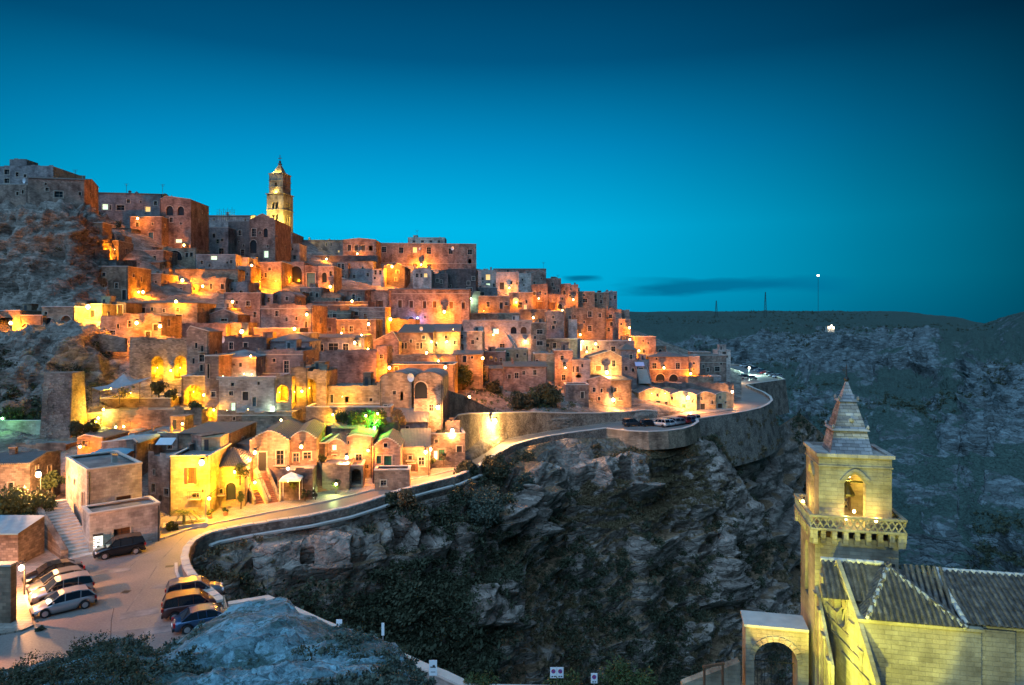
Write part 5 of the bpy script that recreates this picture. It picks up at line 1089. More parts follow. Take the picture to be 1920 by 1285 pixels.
for sgn in range(4):                                        # pointed hood moulds
    b = MB(); pts = ah[2:]; 
    for i in range(len(pts) - 1):
        p, q = pts[i], pts[i + 1]; ex = lambda c_, r: (bw * .5 + (c_[0] - bw * .5) * r - bw / 2, (zz(930, 40.3)) + (c_[1] - zz(930, 40.3)) * (1 + (r - 1) * .55))
        a0, a1, c0, c1 = ex(p, 1.18), ex(q, 1.18), ex(p, 1.42), ex(q, 1.42)
        y = -bw / 2 - .12; b.quad((a0[0], y, a0[1]), (a1[0], y, a1[1]), (c1[0], y, c1[1]), (c0[0], y, c0[1])); b.quad((c0[0], y, c0[1]), (c1[0], y, c1[1]), (c1[0], y + .14, c1[1]), (c0[0], y + .14, c0[1])); b.quad((a0[0], y, a0[1]), (a1[0], y, a1[1]), (a1[0], y + .14, a1[1]), (a0[0], y + .14, a0[1]))
    o = b.build('hood_mould', cm, church); o.matrix_local = Matrix.Translation((Tw / 2, Tw / 2, 0)) @ Matrix.Rotation(sgn * math.pi / 2, 4, 'Z')
# cornice drum, platform, spire
k0, k1 = B1, zz(852, 40.2)
b = MB(); b.box(bi - .06, bi + bw + .06, bi - .06, bi + bw + .06, k0 + .002, k0 + .1); b.box(bi - .0, bi + bw + .0, bi - .0, bi + bw + .0, k0 + .1, k1 - .12)
b.build('cornice', M('church'), church)
b = MB(); q0, q1 = bi - .14, bi + bw + .14
for a, c_, e, f in ((q0, q1, q0, q0 + .3), (q0, q1, q1 - .3, q1), (q0, q0 + .3, q0 + .3, q1 - .3), (q1 - .3, q1, q0 + .3, q1 - .3)): b.box(a, c_, e, f, k1 - .118, k1 + .08)
b.box(q0 + .25, q1 - .25, q0 + .25, q1 - .25, k1 - .115, k1 - .06); b.build('platform', M('white'), church)
sx = Tw / 2; sw = [1.16, .90, .86, .43, .38, .05]; sz = [k1 - .05, zz(802, 42), zz(800, 42) + .05, zz(750, 42), zz(748, 42) + .03, zz(714, 42)]
b = MB()
for i in (0, 2, 4):
    r0, r1 = sw[i], sw[i + 1]; nrow = 7 if i < 4 else 4                     # the spire is laid in courses, each set back from the one below
    for j in range(nrow):
        a, c_ = r0 + (r1 - r0) * j / nrow, r0 + (r1 - r0) * (j + .86) / nrow; z0, z1 = sz[i] + (sz[i + 1] - sz[i]) * j / nrow, sz[i] + (sz[i + 1] - sz[i]) * (j + 1) / nrow
        b = MB(); b.box(sx - a, sx + a, sx - a, sx + a, z0, z1 - .004, (sx - c_, sx + c_, sx - c_, sx + c_)); b.build('spire_course', M('rubble') if False else M('spire') if 'spire' in MATS else cm, church)
for i in (2, 4): b = MB(); r = sw[i] + .2; b.box(sx - r, sx + r, sx - r, sx + r, sz[i] - .12, sz[i] - .002, (sx - r + .08, sx + r - .08, sx - r + .08, sx + r - .08)); [b.ball((sx + a_ * r * .9, sx + c_ * r * .9, sz[i] + .1), .09, 6, 4, 1.6) for a_ in (-1, 1) for c_ in (-1, 1)]; b.build('spire_band', M('white'), church)
b = MB(); b.ball((sx, sx, sz[5] + .12), .15); b.tube((sx, sx, sz[5]), (sx, sx, sz[5] + 1.0), .025); b.box(sx - .18, sx + .18, sx - .02, sx + .02, sz[5] + .65, sz[5] + .7); b.build('finial_cross', M('metal'), church)
b = MB(); b.ball((sx + .1, sx - 1.45 * .5, zz(788, 41)), .16); b.build('carved_head', cm, church)
# bell
b = MB(); bz = zz(925, 42)
for i in range(6):
    r_ = [.12, .2, .26, .31, .38, .45]; b.tube((sx, sx, bz + .75 - i * .13), (sx, sx, bz + .62 - i * .13), r_[i], r_[min(5, i + 1)], 12, i == 0)
b.tube((sx - 1.2, sx, bz + .8), (sx + 1.2, sx, bz + .8), .06); b.build('bell', M('bronze'), church)
# facade (rose window) from beside the tower toward us
A = P(1543, 1300, 39.6); Bp = P(1646, 1300, 33.2)
def loc(p): return church.matrix_world.inverted() @ p
bpy.context.view_layer.update()
fe = loc(Vector((A.x, A.y, Cz))); fb = loc(Vector((Bp.x, Bp.y, Cz))); fd = (fb - fe); fL = fd.length; fd.normalize(); fnm = Vector((-fd.y, fd.x, 0))
if fnm.x < 0: fnm = -fnm
ff = lambda u, z, d: tuple(fe + fd * u + fnm * d + Vector((0, 0, z)))
zap = (HZ - 1060) * 38 / F - Cz; zlo = (HZ - 1300) * 32.6 / F - Cz; zl = (HZ - 1100) * 39.6 / F - Cz
rc, rzc = 2.35, (HZ - 1133) * 37.3 / F - Cz; rose = [(rc + .78 * math.cos(t * math.pi / 12), rzc + 1.18 * math.sin(t * math.pi / 12)) for t in range(24)]
b = MB(); zs = (HZ - 1165) * 35.2 / F - Cz
cface(b, [(0, -5), (fL, -5), (fL, zlo), (4.5, zs - .05), (2.0, zap + .25), (0, zl)], [rose], ff, .35); b.build('facade', cm, church)
b = MB(); n = len(b.v); b.v += [ff(u, z, .33) for u, z in rose]; b.f.append(tuple(range(n, n + 24))); rw = b.build('rose_window', M('pane'), church)
b = MB()
for t in range(12): a = t * math.pi / 6; b.tube(ff(rc, rzc, .25), ff(rc + .78 * math.cos(a), rzc + 1.18 * math.sin(a), .25), .045, k=4)
b.tube(ff(rc, rzc, .15), ff(rc, rzc, .3), .28, k=12); b.build('tracery', cm, rw)
b = MB()
for t in range(24):
    p, q = rose[t], rose[(t + 1) % 24]; E = lambda c_, r: (rc + (c_[0] - rc) * r, rzc + (c_[1] - rzc) * r)
    a0, a1, c0, c1 = E(p, 1.05), E(q, 1.05), E(p, 1.25), E(q, 1.25); b.quad(ff(*a0, -.05), ff(*a1, -.05), ff(*c1, -.05), ff(*c0, -.05)); b.quad(ff(*c0, -.05), ff(*c1, -.05), ff(*c1, 0), ff(*c0, 0))
b.build('rose_surround', cm, church)
for u in (.25, 1.15, 3.7, 4.7, 6.0):
    zt = {.25: zl - .3, 1.15: zap - 1.2}.get(u, zs - (u - 3.7) * .95 - .5); b = MB(); n = len(b.v)
    b.v += [ff(x, z, d) for d in (-.05, .02) for x, z in ((u - .16, -5), (u + .16, -5), (u + .16, zt), (u - .16, zt))]; b.f += [(n, n + 1, n + 2, n + 3), (n, n + 3, n + 7, n + 4), (n + 1, n + 5, n + 6, n + 2), (n + 3, n + 2, n + 6, n + 7)]; b.build('pilaster', cm, church)
    b = MB(); n = len(b.v); b.v += [ff(x, z, d) for d in (-.11, .02) for x, z in ((u - .3, zt), (u + .3, zt), (u + .3, zt + .16), (u - .3, zt + .16))]; b.f += [(n, n + 1, n + 2, n + 3), (n, n + 1, n + 5, n + 4), (n, n + 3, n + 7, n + 4), (n + 1, n + 5, n + 6, n + 2), (n + 3, n + 2, n + 6, n + 7)]; b.build('capital', cm, church)
for (u0, u1, py, Y) in ((0, 3.3, 1176, 37.5), (1.0, 4.6, 1222, 36), (2.5, 5.6, 1262, 35), (0, 2, 1136, 38.8)):          # moulded string courses seen end on
    z = (HZ - py) * Y / F - Cz; b = MB(); n = 0; b.v += [ff(x, zc, d) for d in (-.09, .02) for x, zc in ((u0, z), (u1, z), (u1, z + .14), (u0, z + .14))]; b.f += [(0, 1, 2, 3), (0, 1, 5, 4), (0, 3, 7, 4), (1, 5, 6, 2), (3, 2, 6, 7)]; b.build('string_course', cm, church)
b = MB()                                                      # raking cornice with its thickness
for (u0, z0, u1, z1) in ((0, zl, 2.0, zap + .25), (2.0, zap + .25, 4.5, zs - .05), (4.5, zs - .05, fL, zlo)):
    n = len(b.v); b.v += [ff(x, z, d) for d in (-.10, .12) for x, z in ((u0, z0 + .01), (u1, z1 + .01), (u1, z1 + .2), (u0, z0 + .2))]; b.f += [tuple(n + i for i in q) for q in ((0, 1, 2, 3), (4, 5, 6, 7), (0, 1, 5, 4), (3, 2, 6, 7), (0, 3, 7, 4), (1, 2, 6, 5))]
b.build('raking_cornice', cm, church)
# portal block flush with the tower's left side
b = MB(); y1 = -6.6; zp = (HZ - 1112) * 39 / F - Cz
cface(b, [(0, -5), (4.2, -5), (4.2, zp - 2.6), (2.4, zp - 1.4), (.9, zp - .3), (0, zp)], [], lambda u, z, d: (-.02 + d, -u, z)); b.quad((-.02, -4.2, -5), (.14, -4.2, -5), (.14, -4.2, zp - 2.6), (-.02, -4.2, zp - 2.6))
for (a, za, c_, zc) in ((0, zp, .9, zp - .3), (.9, zp - .3, 2.4, zp - 1.4), (2.4, zp - 1.4, 4.2, zp - 2.6)): b.quad((-.02, -a, za), (-.02, -c_, zc), (.14, -c_, zc), (.14, -a, za))
b.build('portal_block', cm, church)
for i, (u, zt) in enumerate(((.35, zp - .35), (1.4, zp - .9), (2.6, zp - 1.8), (3.8, zp - 2.6))):
    b = MB(); b.box(-.08, .0 - .025, -u - .17, -u + .17, -5, zt); b.build('pilaster', cm, church); b = MB(); b.box(-.16, -.025, -u - .3, -u + .3, zt + .002, zt + .17); b.build('capital', cm, church)
# nave block facing us
nA = P(1611, 1162, 35.0); nl_ = loc(Vector((nA.x, nA.y, Cz))); zt = (HZ - 1164) * 35 / F - Cz
b = MB(); bx0, by0 = nl_.x, nl_.y; bw_ = 5.55; b.box(bx0, bx0 + bw_, by0, by0 + 7, -5, zt); b.build('nave_wall', cm, church)
b = MB(); b.box(bx0 - .1, bx0 + bw_ + .1, by0 - .12, by0 + 7, zt + .003, zt + .14); b.build('eaves_cornice', cm, church)
b = MB(); b.box(bx0 + bw_ + .1, bx0 + bw_ + 14, by0 + .55, by0 + 8, -5, zt + .05); b.box(bx0 + bw_ + .1, bx0 + bw_ + 1.6, by0 + .3, by0 + .55, -5, zt); b.build('side_chapel_wall', cm, church)
b = MB(); b.box(bx0 + bw_ + .2, bx0 + bw_ + 14, by0 + .35, by0 + 8, zt + .053, zt + .2); b.build('eaves_cornice', cm, church)
# roofs: planes of clay tile rows. quad corners: eave-left, eave-right, ridge-right, ridge-left
tile_n = [0]; TM = {}
def half_tile(r, l):
    b = MB(); K = 4
    for i in range(K):
        a0, a1 = math.pi * i / K, math.pi * (i + 1) / K
        b.quad((r * math.cos(a0), 0, r * math.sin(a0)), (r * math.cos(a1), 0, r * math.sin(a1)), (r * .82 * math.cos(a1), l, r * .82 * math.sin(a1)), (r * .82 * math.cos(a0), l, r * .82 * math.sin(a0)))
    return b
tme = half_tile(.105, .46).mesh('roof_tile', M('bigtile'), True)
def tiled(parent, el, er, rr_, rl, pitch=.285, tl=.40, single=True):
    el, er, rr_, rl = map(Vector, (el, er, rr_, rl)); U = (er - el).normalized(); nrm = (er - el).cross(rl - el).normalized()
    if nrm.z < 0: nrm = -nrm
    up = nrm.cross(U); up = up if up.z > 0 else -up
    wd = (er - el).length; hgt = (rl - el).dot(up); b = MB()
    b.quad(el, er, rr_, rl); b.build('roof_plane', M('bigtile'), parent)
    lu0, lu1 = (rl - el).dot(U), (rr_ - el).dot(U); n = int(wd / pitch); st = MB(); mt = Matrix((U.to_4d(), up.to_4d(), nrm.to_4d(), Vector((0, 0, 0, 1)))).transposed(); mt[3][3] = 1
    for i in range(3): mt[3][i] = 0
    for i in range(n + 1):
        u = (wd - n * pitch) / 2 + i * pitch
        for j in range(int(hgt / tl) + 1):
            v = j * tl; f = v / hgt
            if v > hgt - .1 or u < lu0 * f - .05 or u > wd + (lu1 - wd) * f + .05: continue
            p = el + U * u + up * (v - .06) + nrm * (.035 + .012 * (j % 2)) ; jit = rnd.uniform(-.035, .035)
            if single and tile_n[0] < 290:
                tile_n[0] += 1; o = link('roof_tile', tme, parent); mm = mt.copy(); mm.translation = p; o.matrix_local = mm @ Matrix.Rotation(jit, 4, 'Z')
            else:
                q = half_tile(.105, .46); k_ = len(st.v); R_ = mt.to_3x3()
                st.v += [tuple(p + R_ @ Vector(x)) for x in q.v]; st.f += [tuple(k_ + a for a in fc) for fc in q.f]
    if st.v: o = st.build('roof_tiles', M('bigtile'), parent, True); tag(o, kind='stuff')
def ridge(parent, a, c):
    a = Vector(a); c = Vector(c); n = max(1, int((c - a).length / .42)); d = (c - a) / n; U = d.normalized()
    for i in range(n):
        b = MB(); b.tube(a + d * i, a + d * (i + 1.08), .14, .125, 8); b.build('ridge_tile', M('kerb'), parent, True)
ze = zt + .16; apex = loc(P(1678, 1060, 37.2)); rl_ = .26
pc = [(bx0 + .35, by0 - .15, ze), (bx0 + 4.85, by0 - .15, ze)]
apx = Vector((bx0 + 2.05, by0 + 2.6, zz(1061, 37.3)))
tiled(church, pc[0], pc[1], apx, apx)
rz_ = apx.z + .1; ry = apx.y + .6
# right chapel roof
e2 = Vector((bx0 + bw_ - .55, by0 + .2, zt + .22)); 
tiled(church, e2, (bx0 + bw_ + 13, by0 + .2, zt + .22), (bx0 + bw_ + 13, by0 + 3.9, zz(1070, 37.6)), (bx0 + bw_ - .75, by0 + 3.9, zz(1070, 37.6)), single=True)
# side slopes of the pyramid, and the slope behind it
tiled(church, (bx0 + .35, by0 + 4.6, ze), pc[0], apx, apx, single=False); tiled(church, pc[1], (bx0 + 4.85, by0 + 4.6, ze), apx, apx, single=False)
tiled(church, (bx0 - 1.4, by0 + 1.35, ze + .35), (bx0 + .9, by0 + 1.35, ze + .35), (bx0 + 1.9, ry, apx.z - .05), (bx0 - 1.1, ry, apx.z - .05), single=False)
tiled(church, (bx0 + 3, by0 + 1.3, ze + .2), (bx0 + bw_ - .5, by0 + 1.3, ze + .2), (bx0 + bw_ - .7, by0 + 3.8, zz(1085, 37.6)), (bx0 + 2.1, by0 + 2.9, apx.z - .02), single=False)
ridge(church, pc[0], apx); ridge(church, pc[1], apx); ridge(church, (bx0 - 1.2, ry, apx.z), (bx0 + 2.0, ry, apx.z)); ridge(church, (bx0 + bw_ - .75, by0 + 3.9, zz(1070, 37.6) + .03), (bx0 + bw_ + 13, by0 + 3.9, zz(1070, 37.6) + .03))
ridge(church, (bx0 + bw_ - .6, by0 + .2, zt + .25), (bx0 + bw_ - .75, by0 + 3.9, zz(1070, 37.6)))
# back walls closing the nave under the roofs
b = MB(); b.box(bx0 - 1.0, bx0 + bw_ + 13.5, by0 + 3.95, by0 + 4.5, -5, ze + .6); b.build('back_wall', cm, church)

# gateway arch left of the tower
ga = empty('stone_gateway', P(1398, 1290, 41.2), -crr, 'free-standing stone gateway with one round arch joined to the left of the church tower', 'gateway'); gz = ga.location.z
wz = lambda py, Y: (HZ - py) * Y / F - gz; gw = 3.55; b = MB()
hole = arch_pts(1.72, -3, 2.45, wz(1207, 40.6) + 3, 14)
wall_face(b, [(0, -5), (gw, -5), (gw, wz(1191, 40)), (0, wz(1177, 41))], [hole], lambda u, z, d: (u, d, z), 1.9); wall_face(b, [(0, -5), (1.9, -5), (1.9, wz(1177, 41)), (0, wz(1177, 41))], [], lambda u, z, d: (d, u, z))
wall_face(b, [(0, -5), (gw, -5), (gw, wz(1191, 40)), (0, wz(1177, 41))], [hole], lambda u, z, d: (u, 1.9, z), 0); b.build('wall', cm, ga)
b = MB(); n = 0; b.v += [(x, y, z) for x, y, z in ((-.1, -.1, wz(1177, 41) + .003), (gw, -.1, wz(1191, 40) + .003), (gw, 2, wz(1191, 40) + .003), (-.1, 2, wz(1177, 41) + .003))] + [(x, y, z) for x, y, z in ((-.1, -.1, wz(1177, 41) + .15), (gw, -.1, wz(1191, 40) + .15), (gw, 2, wz(1191, 40) + .15), (-.1, 2, wz(1177, 41) + .15))]; b.f += [(0, 1, 5, 4), (1, 2, 6, 5), (2, 3, 7, 6), (3, 0, 4, 7), (4, 5, 6, 7)]; b.build('coping', M('kerb'), ga)
for i in range(13):                                           # voussoirs
    t0, t1 = math.pi * i / 13 + .02, math.pi * (i + 1) / 13 - .02; r0, r1 = 1.24, 1.56; zc = wz(1207, 40.6) - 1.225; b = MB(); n = 0
    b.v += [(1.72 + r * math.cos(t), y, zc + r * math.sin(t)) for y in (-.06, .05) for r, t in ((r0, t0), (r1, t0), (r1, t1), (r0, t1))]; b.f += [(0, 1, 2, 3), (0, 1, 5, 4), (1, 2, 6, 5), (2, 3, 7, 6), (3, 0, 4, 7)]; b.build('arch_stone', cm, ga)
b = MB()
for i in range(12): b.tube((.6 + i * .2, .9, -3), (.6 + i * .2, .9, wz(1250, 41)), .02, k=4)
b.tube((.5, .9, wz(1251, 41)), (2.9, .9, wz(1251, 41)), .035, k=4); gt = b.build('iron_gate', M('metal'), ga)
# low wall and timber frame left of the gateway
fw = empty('low_wall', P(1280, 1290, 41.5), 0, 'low stone wall sloping up to the gateway at the bottom edge', 'wall')
b = MB(); z1, z2 = (HZ - 1283) * 41.5 / F - fw.location.z, (HZ - 1245) * 41 / F - fw.location.z; b.v += [(0, 0, -3), (3.4, -.3, -3), (3.4, .3, -3), (0, .5, -3), (0, 0, z1), (3.4, -.3, z2), (3.4, .3, z2), (0, .5, z1)]; b.f += [(0, 1, 5, 4), (1, 2, 6, 5), (2, 3, 7, 6), (3, 0, 4, 7), (4, 5, 6, 7)]; b.build('wall', M('church'), fw)
tf = empty('timber_barrier', P(1338, 1290, 40.8), 0, 'small brown timber frame standing on the low wall before the gateway', 'barrier'); tz = lambda py: (HZ - py) * 40.8 / F - tf.location.z
for u in (-.55, .55): b = MB(); b.box(u - .06, u + .06, -.06, .06, -2.5, tz(1252 if u < 0 else 1245)); b.build('post', M('wood'), tf)
b = MB(); b.v += [(-.65, -.07, tz(1253)), (.65, -.07, tz(1246)), (.65, .07, tz(1246)), (-.65, .07, tz(1253)), (-.65, -.07, tz(1249)), (.65, -.07, tz(1242)), (.65, .07, tz(1242)), (-.65, .07, tz(1249))]; b.f += [(0, 1, 5, 4), (1, 2, 6, 5), (2, 3, 7, 6), (3, 0, 4, 7), (4, 5, 6, 7), (0, 3, 2, 1)]; b.build('beam', M('wood'), tf)

# ---------------------------------------------------------------- distant cathedral tower
ct = empty('cathedral_tower', P(525, 440, 270), 0, 'tall square cathedral bell tower lit golden on the skyline, topped by a spire and cross', 'bell tower'); q = 270 / F
cz = lambda py, q_=270 / F: (440 - py) * q_
ct.rotation_euler = (0, 0, R(-12)); tm = M('church')
def tier(a, c, hw, wins, nm, extra=None):
    b = MB(); holes = [arch_pts(u + hw, cz(p0), ww, cz(p1) - cz(p0), 6) for (u, p0, p1, ww) in wins]
    for k in range(4):
        rot = Matrix.Rotation(k * math.pi / 2, 3, 'Z'); cface(b, [(0, cz(a)), (2 * hw, cz(a)), (2 * hw, cz(c)), (0, cz(c))], holes if k in (0, 3, 1) else [], lambda u, z, d: tuple(rot @ Vector((u - hw, -hw + d, z))), .8)
    b.quad((-hw, -hw, cz(c)), (hw, -hw, cz(c)), (hw, hw, cz(c)), (-hw, hw, cz(c))); o = b.build(nm, tm, ct); return o
tier(470, 397, 3.6, [(-.75, 424, 405, 1.0), (.75, 424, 405, 1.0)], 'lower_stage'); tier(396.5, 368, 3.6, [(-.75, 394, 382, 1.0), (.75, 394, 382, 1.0)], 'middle_stage')
tier(366, 329, 2.95, [(0, 352, 345, .8)], 'upper_stage')
for py, hw in ((396.8, 3.85), (367, 3.95), (354, 3.1), (342, 3.1), (329, 3.2)): b = MB(); b.box(-hw, hw, -hw, hw, cz(py), cz(py) + .3); b.build('cornice', tm, ct)
b = MB(); b.box(-2.7, 2.7, -2.7, 2.7, cz(329) + .31, cz(326), (-2.2, 2.2, -2.2, 2.2)); b.box(-1.9, 1.9, -1.9, 1.9, cz(326), cz(309), (-.35, .35, -.35, .35)); b.build('spire', tm, ct)
b = MB(); b.box(-.6, .6, -.6, .6, cz(309), cz(307)); b.ball((0, 0, cz(304)), .5); b.tube((0, 0, cz(307)), (0, 0, cz(291)), .12); b.box(-.75, .75, -.1, .1, cz(297) - .12, cz(297) + .12); b.build('cross', M('metal'), ct)
b = MB(); b.ball((0, 0, cz(390)), .9); b.ball((0, 0, cz(415)), 1.0); b.build('bells', M('bronze'), ct)
# ---------------------------------------------------------------- cars
def paint(name, c, metal=.5):
    s = NB(name); s.col(c); s.rough(.28); s.b.inputs['Metallic'].default_value = metal; s.b.inputs['Coat Weight'].default_value = .6; s.b.inputs['Coat Roughness'].default_value = .08; s.b.inputs['Specular IOR Level'].default_value = .5; return s.m
for n_, c_ in (('paint_silver', (.42, .43, .44)), ('paint_black', (.012, .013, .016)), ('paint_dark', (.05, .055, .065)), ('paint_brown', (.10, .035, .03)), ('paint_blue', (.03, .08, .16)), ('paint_white', (.7, .7, .7)), ('paint_red', (.35, .03, .03)), ('paint_grey', (.2, .21, .22))): paint(n_, c_)
simple('glass', (.012, .016, .022), .06, spec=.8); simple('tyre', (.02, .02, .02), .8); simple('rim', (.45, .45, .46), .35, .7); simple('taillight', (.35, .01, .01), .3); simple('headlight', (.7, .7, .72), .15); simple('plate', (.75, .75, .72), .5)
CARM = {}
# stations along the car: x, bottom z, belt z, belt half width, roof z (or None), roof half width
SHAPES = {'hatch': (4.15, 1.74, [(-2.07, .42, .55, .62), (-2.0, .28, .92, .76), (-1.5, .2, .98, .85), (0, .18, .94, .87), (.75, .18, .92, .87), (1.35, .2, .82, .85), (1.85, .24, .66, .78), (2.07, .4, .5, .6)],
                    [(-1.98, .95), (-1.55, 1.38), (-.9, 1.48), (0, 1.47), (.35, 1.38), (1.15, .92)]),
          'suv': (4.3, 1.8, [(-2.12, .45, .7, .72), (-2.08, .32, 1.08, .82), (-1.5, .28, 1.1, .88), (0, .26, 1.05, .89), (.8, .26, 1.03, .89), (1.5, .28, .96, .86), (1.95, .3, .82, .8), (2.12, .42, .6, .66)],
                    [(-2.06, 1.1), (-1.85, 1.62), (-1.2, 1.72), (.1, 1.7), (.45, 1.6), (1.1, 1.04)]),
          'sedan': (4.4, 1.75, [(-2.2, .4, .6, .65), (-2.1, .28, .9, .78), (-1.5, .2, .95, .85), (0, .18, .92, .87), (.8, .18, .9, .87), (1.4, .2, .82, .84), (1.95, .26, .66, .76), (2.2, .4, .5, .6)],
                    [(-1.65, .95), (-1.05, 1.36), (-.5, 1.42), (.2, 1.4), (.5, 1.32), (1.2, .9)])}
def car_meshes(kind):
    if kind in CARM: return CARM[kind]
    Ln, Wd, st, gh = SHAPES[kind]; sect = []
    xs = np.linspace(st[0][0], st[-1][0], 22); sx = [q[0] for q in st]
    b = MB(); prof = []
    for x in xs:
        z0, z1, hw = (np.interp(x, sx, [q[i] for q in st]) for i in (1, 2, 3))
        for ax in (-1.28, 1.3):                                # wheel arches
            d = abs(x - ax)
            if d < .4: z0 = max(z0, .30 + math.sqrt(max(0, .40 ** 2 - d * d)) * .98)
        prof.append([(x, -hw * .93, z0), (x, -hw, z0 * .5 + z1 * .5), (x, -hw * .97, z1 - .1), (x, -hw * .86, z1), (x, 0, z1 + .03), (x, hw * .86, z1), (x, hw * .97, z1 - .1), (x, hw, z0 * .5 + z1 * .5), (x, hw * .93, z0)])
    for r in prof: b.v += [tuple(map(float, p)) for p in r]
    m = len(prof[0])
    for i in range(len(prof) - 1):
        for j in range(m - 1): b.f.append((i * m + j, (i + 1) * m + j, (i + 1) * m + j + 1, i * m + j + 1))
        b.f.append((i * m + m - 1, (i + 1) * m + m - 1, (i + 1) * m, i * m))
    b.f += [tuple(range(m)), tuple((len(prof) - 1) * m + j for j in range(m))[::-1]]
    body = b.mesh('body', None, True)
    g = MB(); hb = .80 if kind != 'suv' else .82; ht = .62 if kind != 'suv' else .68
    tp = lambda z, zb, zt: hb + (ht - hb) * min(1, max(0, (z - zb) / (zt - zb)))
    zb, zt = min(q[1] for q in gh), max(q[1] for q in gh); base = np.interp
    n = 0; K = len(gh)
    for x, z in gh:
        zbel = float(np.interp(x, sx, [q[2] for q in st])) - .02; g.v += [(x, -hb, min(zbel, z)), (x, -tp(z, zb, zt), z), (x, tp(z, zb, zt), z), (x, hb, min(zbel, z))]
    for i in range(K - 1):
        for j in range(3): g.f.append((i * 4 + j, (i + 1) * 4 + j, (i + 1) * 4 + j + 1, i * 4 + j + 1))
    glass = g.mesh('windows', None)
    r = MB(); mid = [p for p in gh[1:-1]]
    def bar(p, q, t=.045, s=.015):
        a = Vector(p); c = Vector(q); r.tube(a, c, t, k=4)
    for sgn in (-1, 1):                                        # roof rails and pillars follow the glass house
        for i in range(K - 1):
            (x0, z0), (x1, z1) = gh[i], gh[i + 1]; bar((x0, sgn * tp(z0, zb, zt), z0), (x1, sgn * tp(z1, zb, zt), z1))
        for xx in (-1.0 if kind != 'sedan' else -.55, .02):
            zc = float(np.interp(xx, [p[0] for p in gh], [p[1] for p in gh])); bar((xx, sgn * (hb + .005), .93 if kind != 'suv' else 1.04), (xx - .04, sgn * (ht + .01), zc - .02), .035)
    for i in range(len(mid) - 1):
        (x0, z0), (x1, z1) = mid[i], mid[i + 1]; a, c = tp(z0, zb, zt) + .01, tp(z1, zb, zt) + .01; r.quad((x0, -a, z0 + .02), (x1, -c, z1 + .02), (x1, c, z1 + .02), (x0, a, z0 + .02))
    roof = r.mesh('roof', None)
    w = MB(); w.tube((0, -.1, 0), (0, .1, 0), .32, k=18); tyre = w.mesh('tyre', M('tyre')); w = MB(); w.tube((0, -.112, 0), (0, .112, 0), .2, k=14)
    for k_ in range(5):
        a = k_ * 2 * math.pi / 5
        for s_ in (-1, 1): w.tube((0, s_ * .115, 0), (.2 * math.cos(a), s_ * .115, .2 * math.sin(a)), .035, k=4)
    rim = w.mesh('rim', M('rim'))
    def bx(*q): return MB().box(*q)
    zl = st[-2][2] - .12; zr = st[1][2] - .2
    hl = bx(-.14, .1, -.18, .18, -.07, .07).mesh('headlight', M('headlight')); tl = bx(-.04, .1, -.14, .14, -.12, .12).mesh('taillight', M('taillight')); pl = bx(-.02, .02, -.26, .26, -.06, .06).mesh('number_plate', M('plate'))
    mi = bx(-.06, .06, -.1, .1, -.06, .07).mesh('mirror', None); bm_ = bx(-.08, .08, -.7, .7, -.1, .1).mesh('bumper', M('tyre'))
    CARM[kind] = dict(body=body, glass=glass, roof=roof, tyre=tyre, rim=rim, hl=hl, tl=tl, pl=pl, mi=mi, bm=bm_, st=st, zl=zl, zr=zr); return CARM[kind]
def painted(me, m):
    key = (me.name, m)
    if key not in CARM: c = me.copy(); c.materials.clear(); c.materials.append(M(m)); CARM[key] = c
    return CARM[key]
def car(loc_, heading, kind, pm, label, group=None, detail=True, name='parked_car'):
    q = car_meshes(kind); e = empty(name, loc_, heading, label, 'car', group); st = q['st']
    link('body', painted(q['body'], pm), e); link('windows', painted(q['glass'], 'glass'), e); link('roof', painted(q['roof'], pm), e)
    if not detail: 
        for x in (-1.28, 1.3):
            for y in (-.74, .74): link('wheel', q['tyre'], e, (x, y, .32))
        return e
    for x in (-1.28, 1.3):
        for y in (-.76, .76): t = link('wheel', q['tyre'], e, (x, y, .32)); link('rim', q['rim'], t)
    for s_ in (-1, 1):
        link('headlight', q['hl'], e, (st[-2][0] + .02, s_ * .58, q['zl'])); link('taillight', q['tl'], e, (st[1][0] - .04, s_ * .62, q['zr'])); link('mirror', painted(q['mi'], pm), e, (.78, s_ * .93, .98 if kind != 'suv' else 1.1))
    link('number_plate', q['pl'], e, (st[0][0] - .02, 0, .55)); link('bumper', q['bm'], e, (st[-1][0] - .04, 0, .36)); link('bumper', q['bm'], e, (st[0][0] + .04, 0, .38))
    return e
hd = math.radians(221); g_ = 'cars parked nose-in along the left of the square'
car((-34.6, 52.7, -21.99), hd, 'hatch', 'paint_silver', 'silver hatchback nearest the camera in the row at the left of the square', g_)
car((-36.2, 54.9, -21.99), hd, 'suv', 'paint_silver', 'tall silver wagon second from the camera in the left row', g_)
car((-37.9, 57.0, -21.99), hd + .04, 'hatch', 'paint_grey', 'dark grey hatchback third from the camera in the left row', g_)
car((-39.7, 59.2, -21.99), hd + .02, 'sedan', 'paint_black', 'black saloon farthest from the camera in the left row under the lamp', g_)
car((-37.6, 65.4, -21.99), math.radians(216), 'suv', 'paint_black', 'black compact SUV parked against the pale corner house', None)
h2 = math.radians(27); g_ = 'cars parked by the parapet behind the bare rock'
car((-24.3, 52.0, -21.99), h2, 'suv', 'paint_brown', 'dark red-brown boxy estate in the middle of the three cars by the rock', g_)
car((-25.4, 54.7, -21.99), h2, 'suv', 'paint_grey', 'grey wagon farthest from the rock among the three cars by the parapet', g_)
car((-22.4, 49.9, -21.99), h2 + .05, 'sedan', 'paint_blue', 'dark blue saloon half hidden by the bare blue-lit rock', g_)
cols = ['paint_silver', 'paint_white', 'paint_dark', 'paint_blue', 'paint_grey', 'paint_white', 'paint_black', 'paint_silver', 'paint_red']
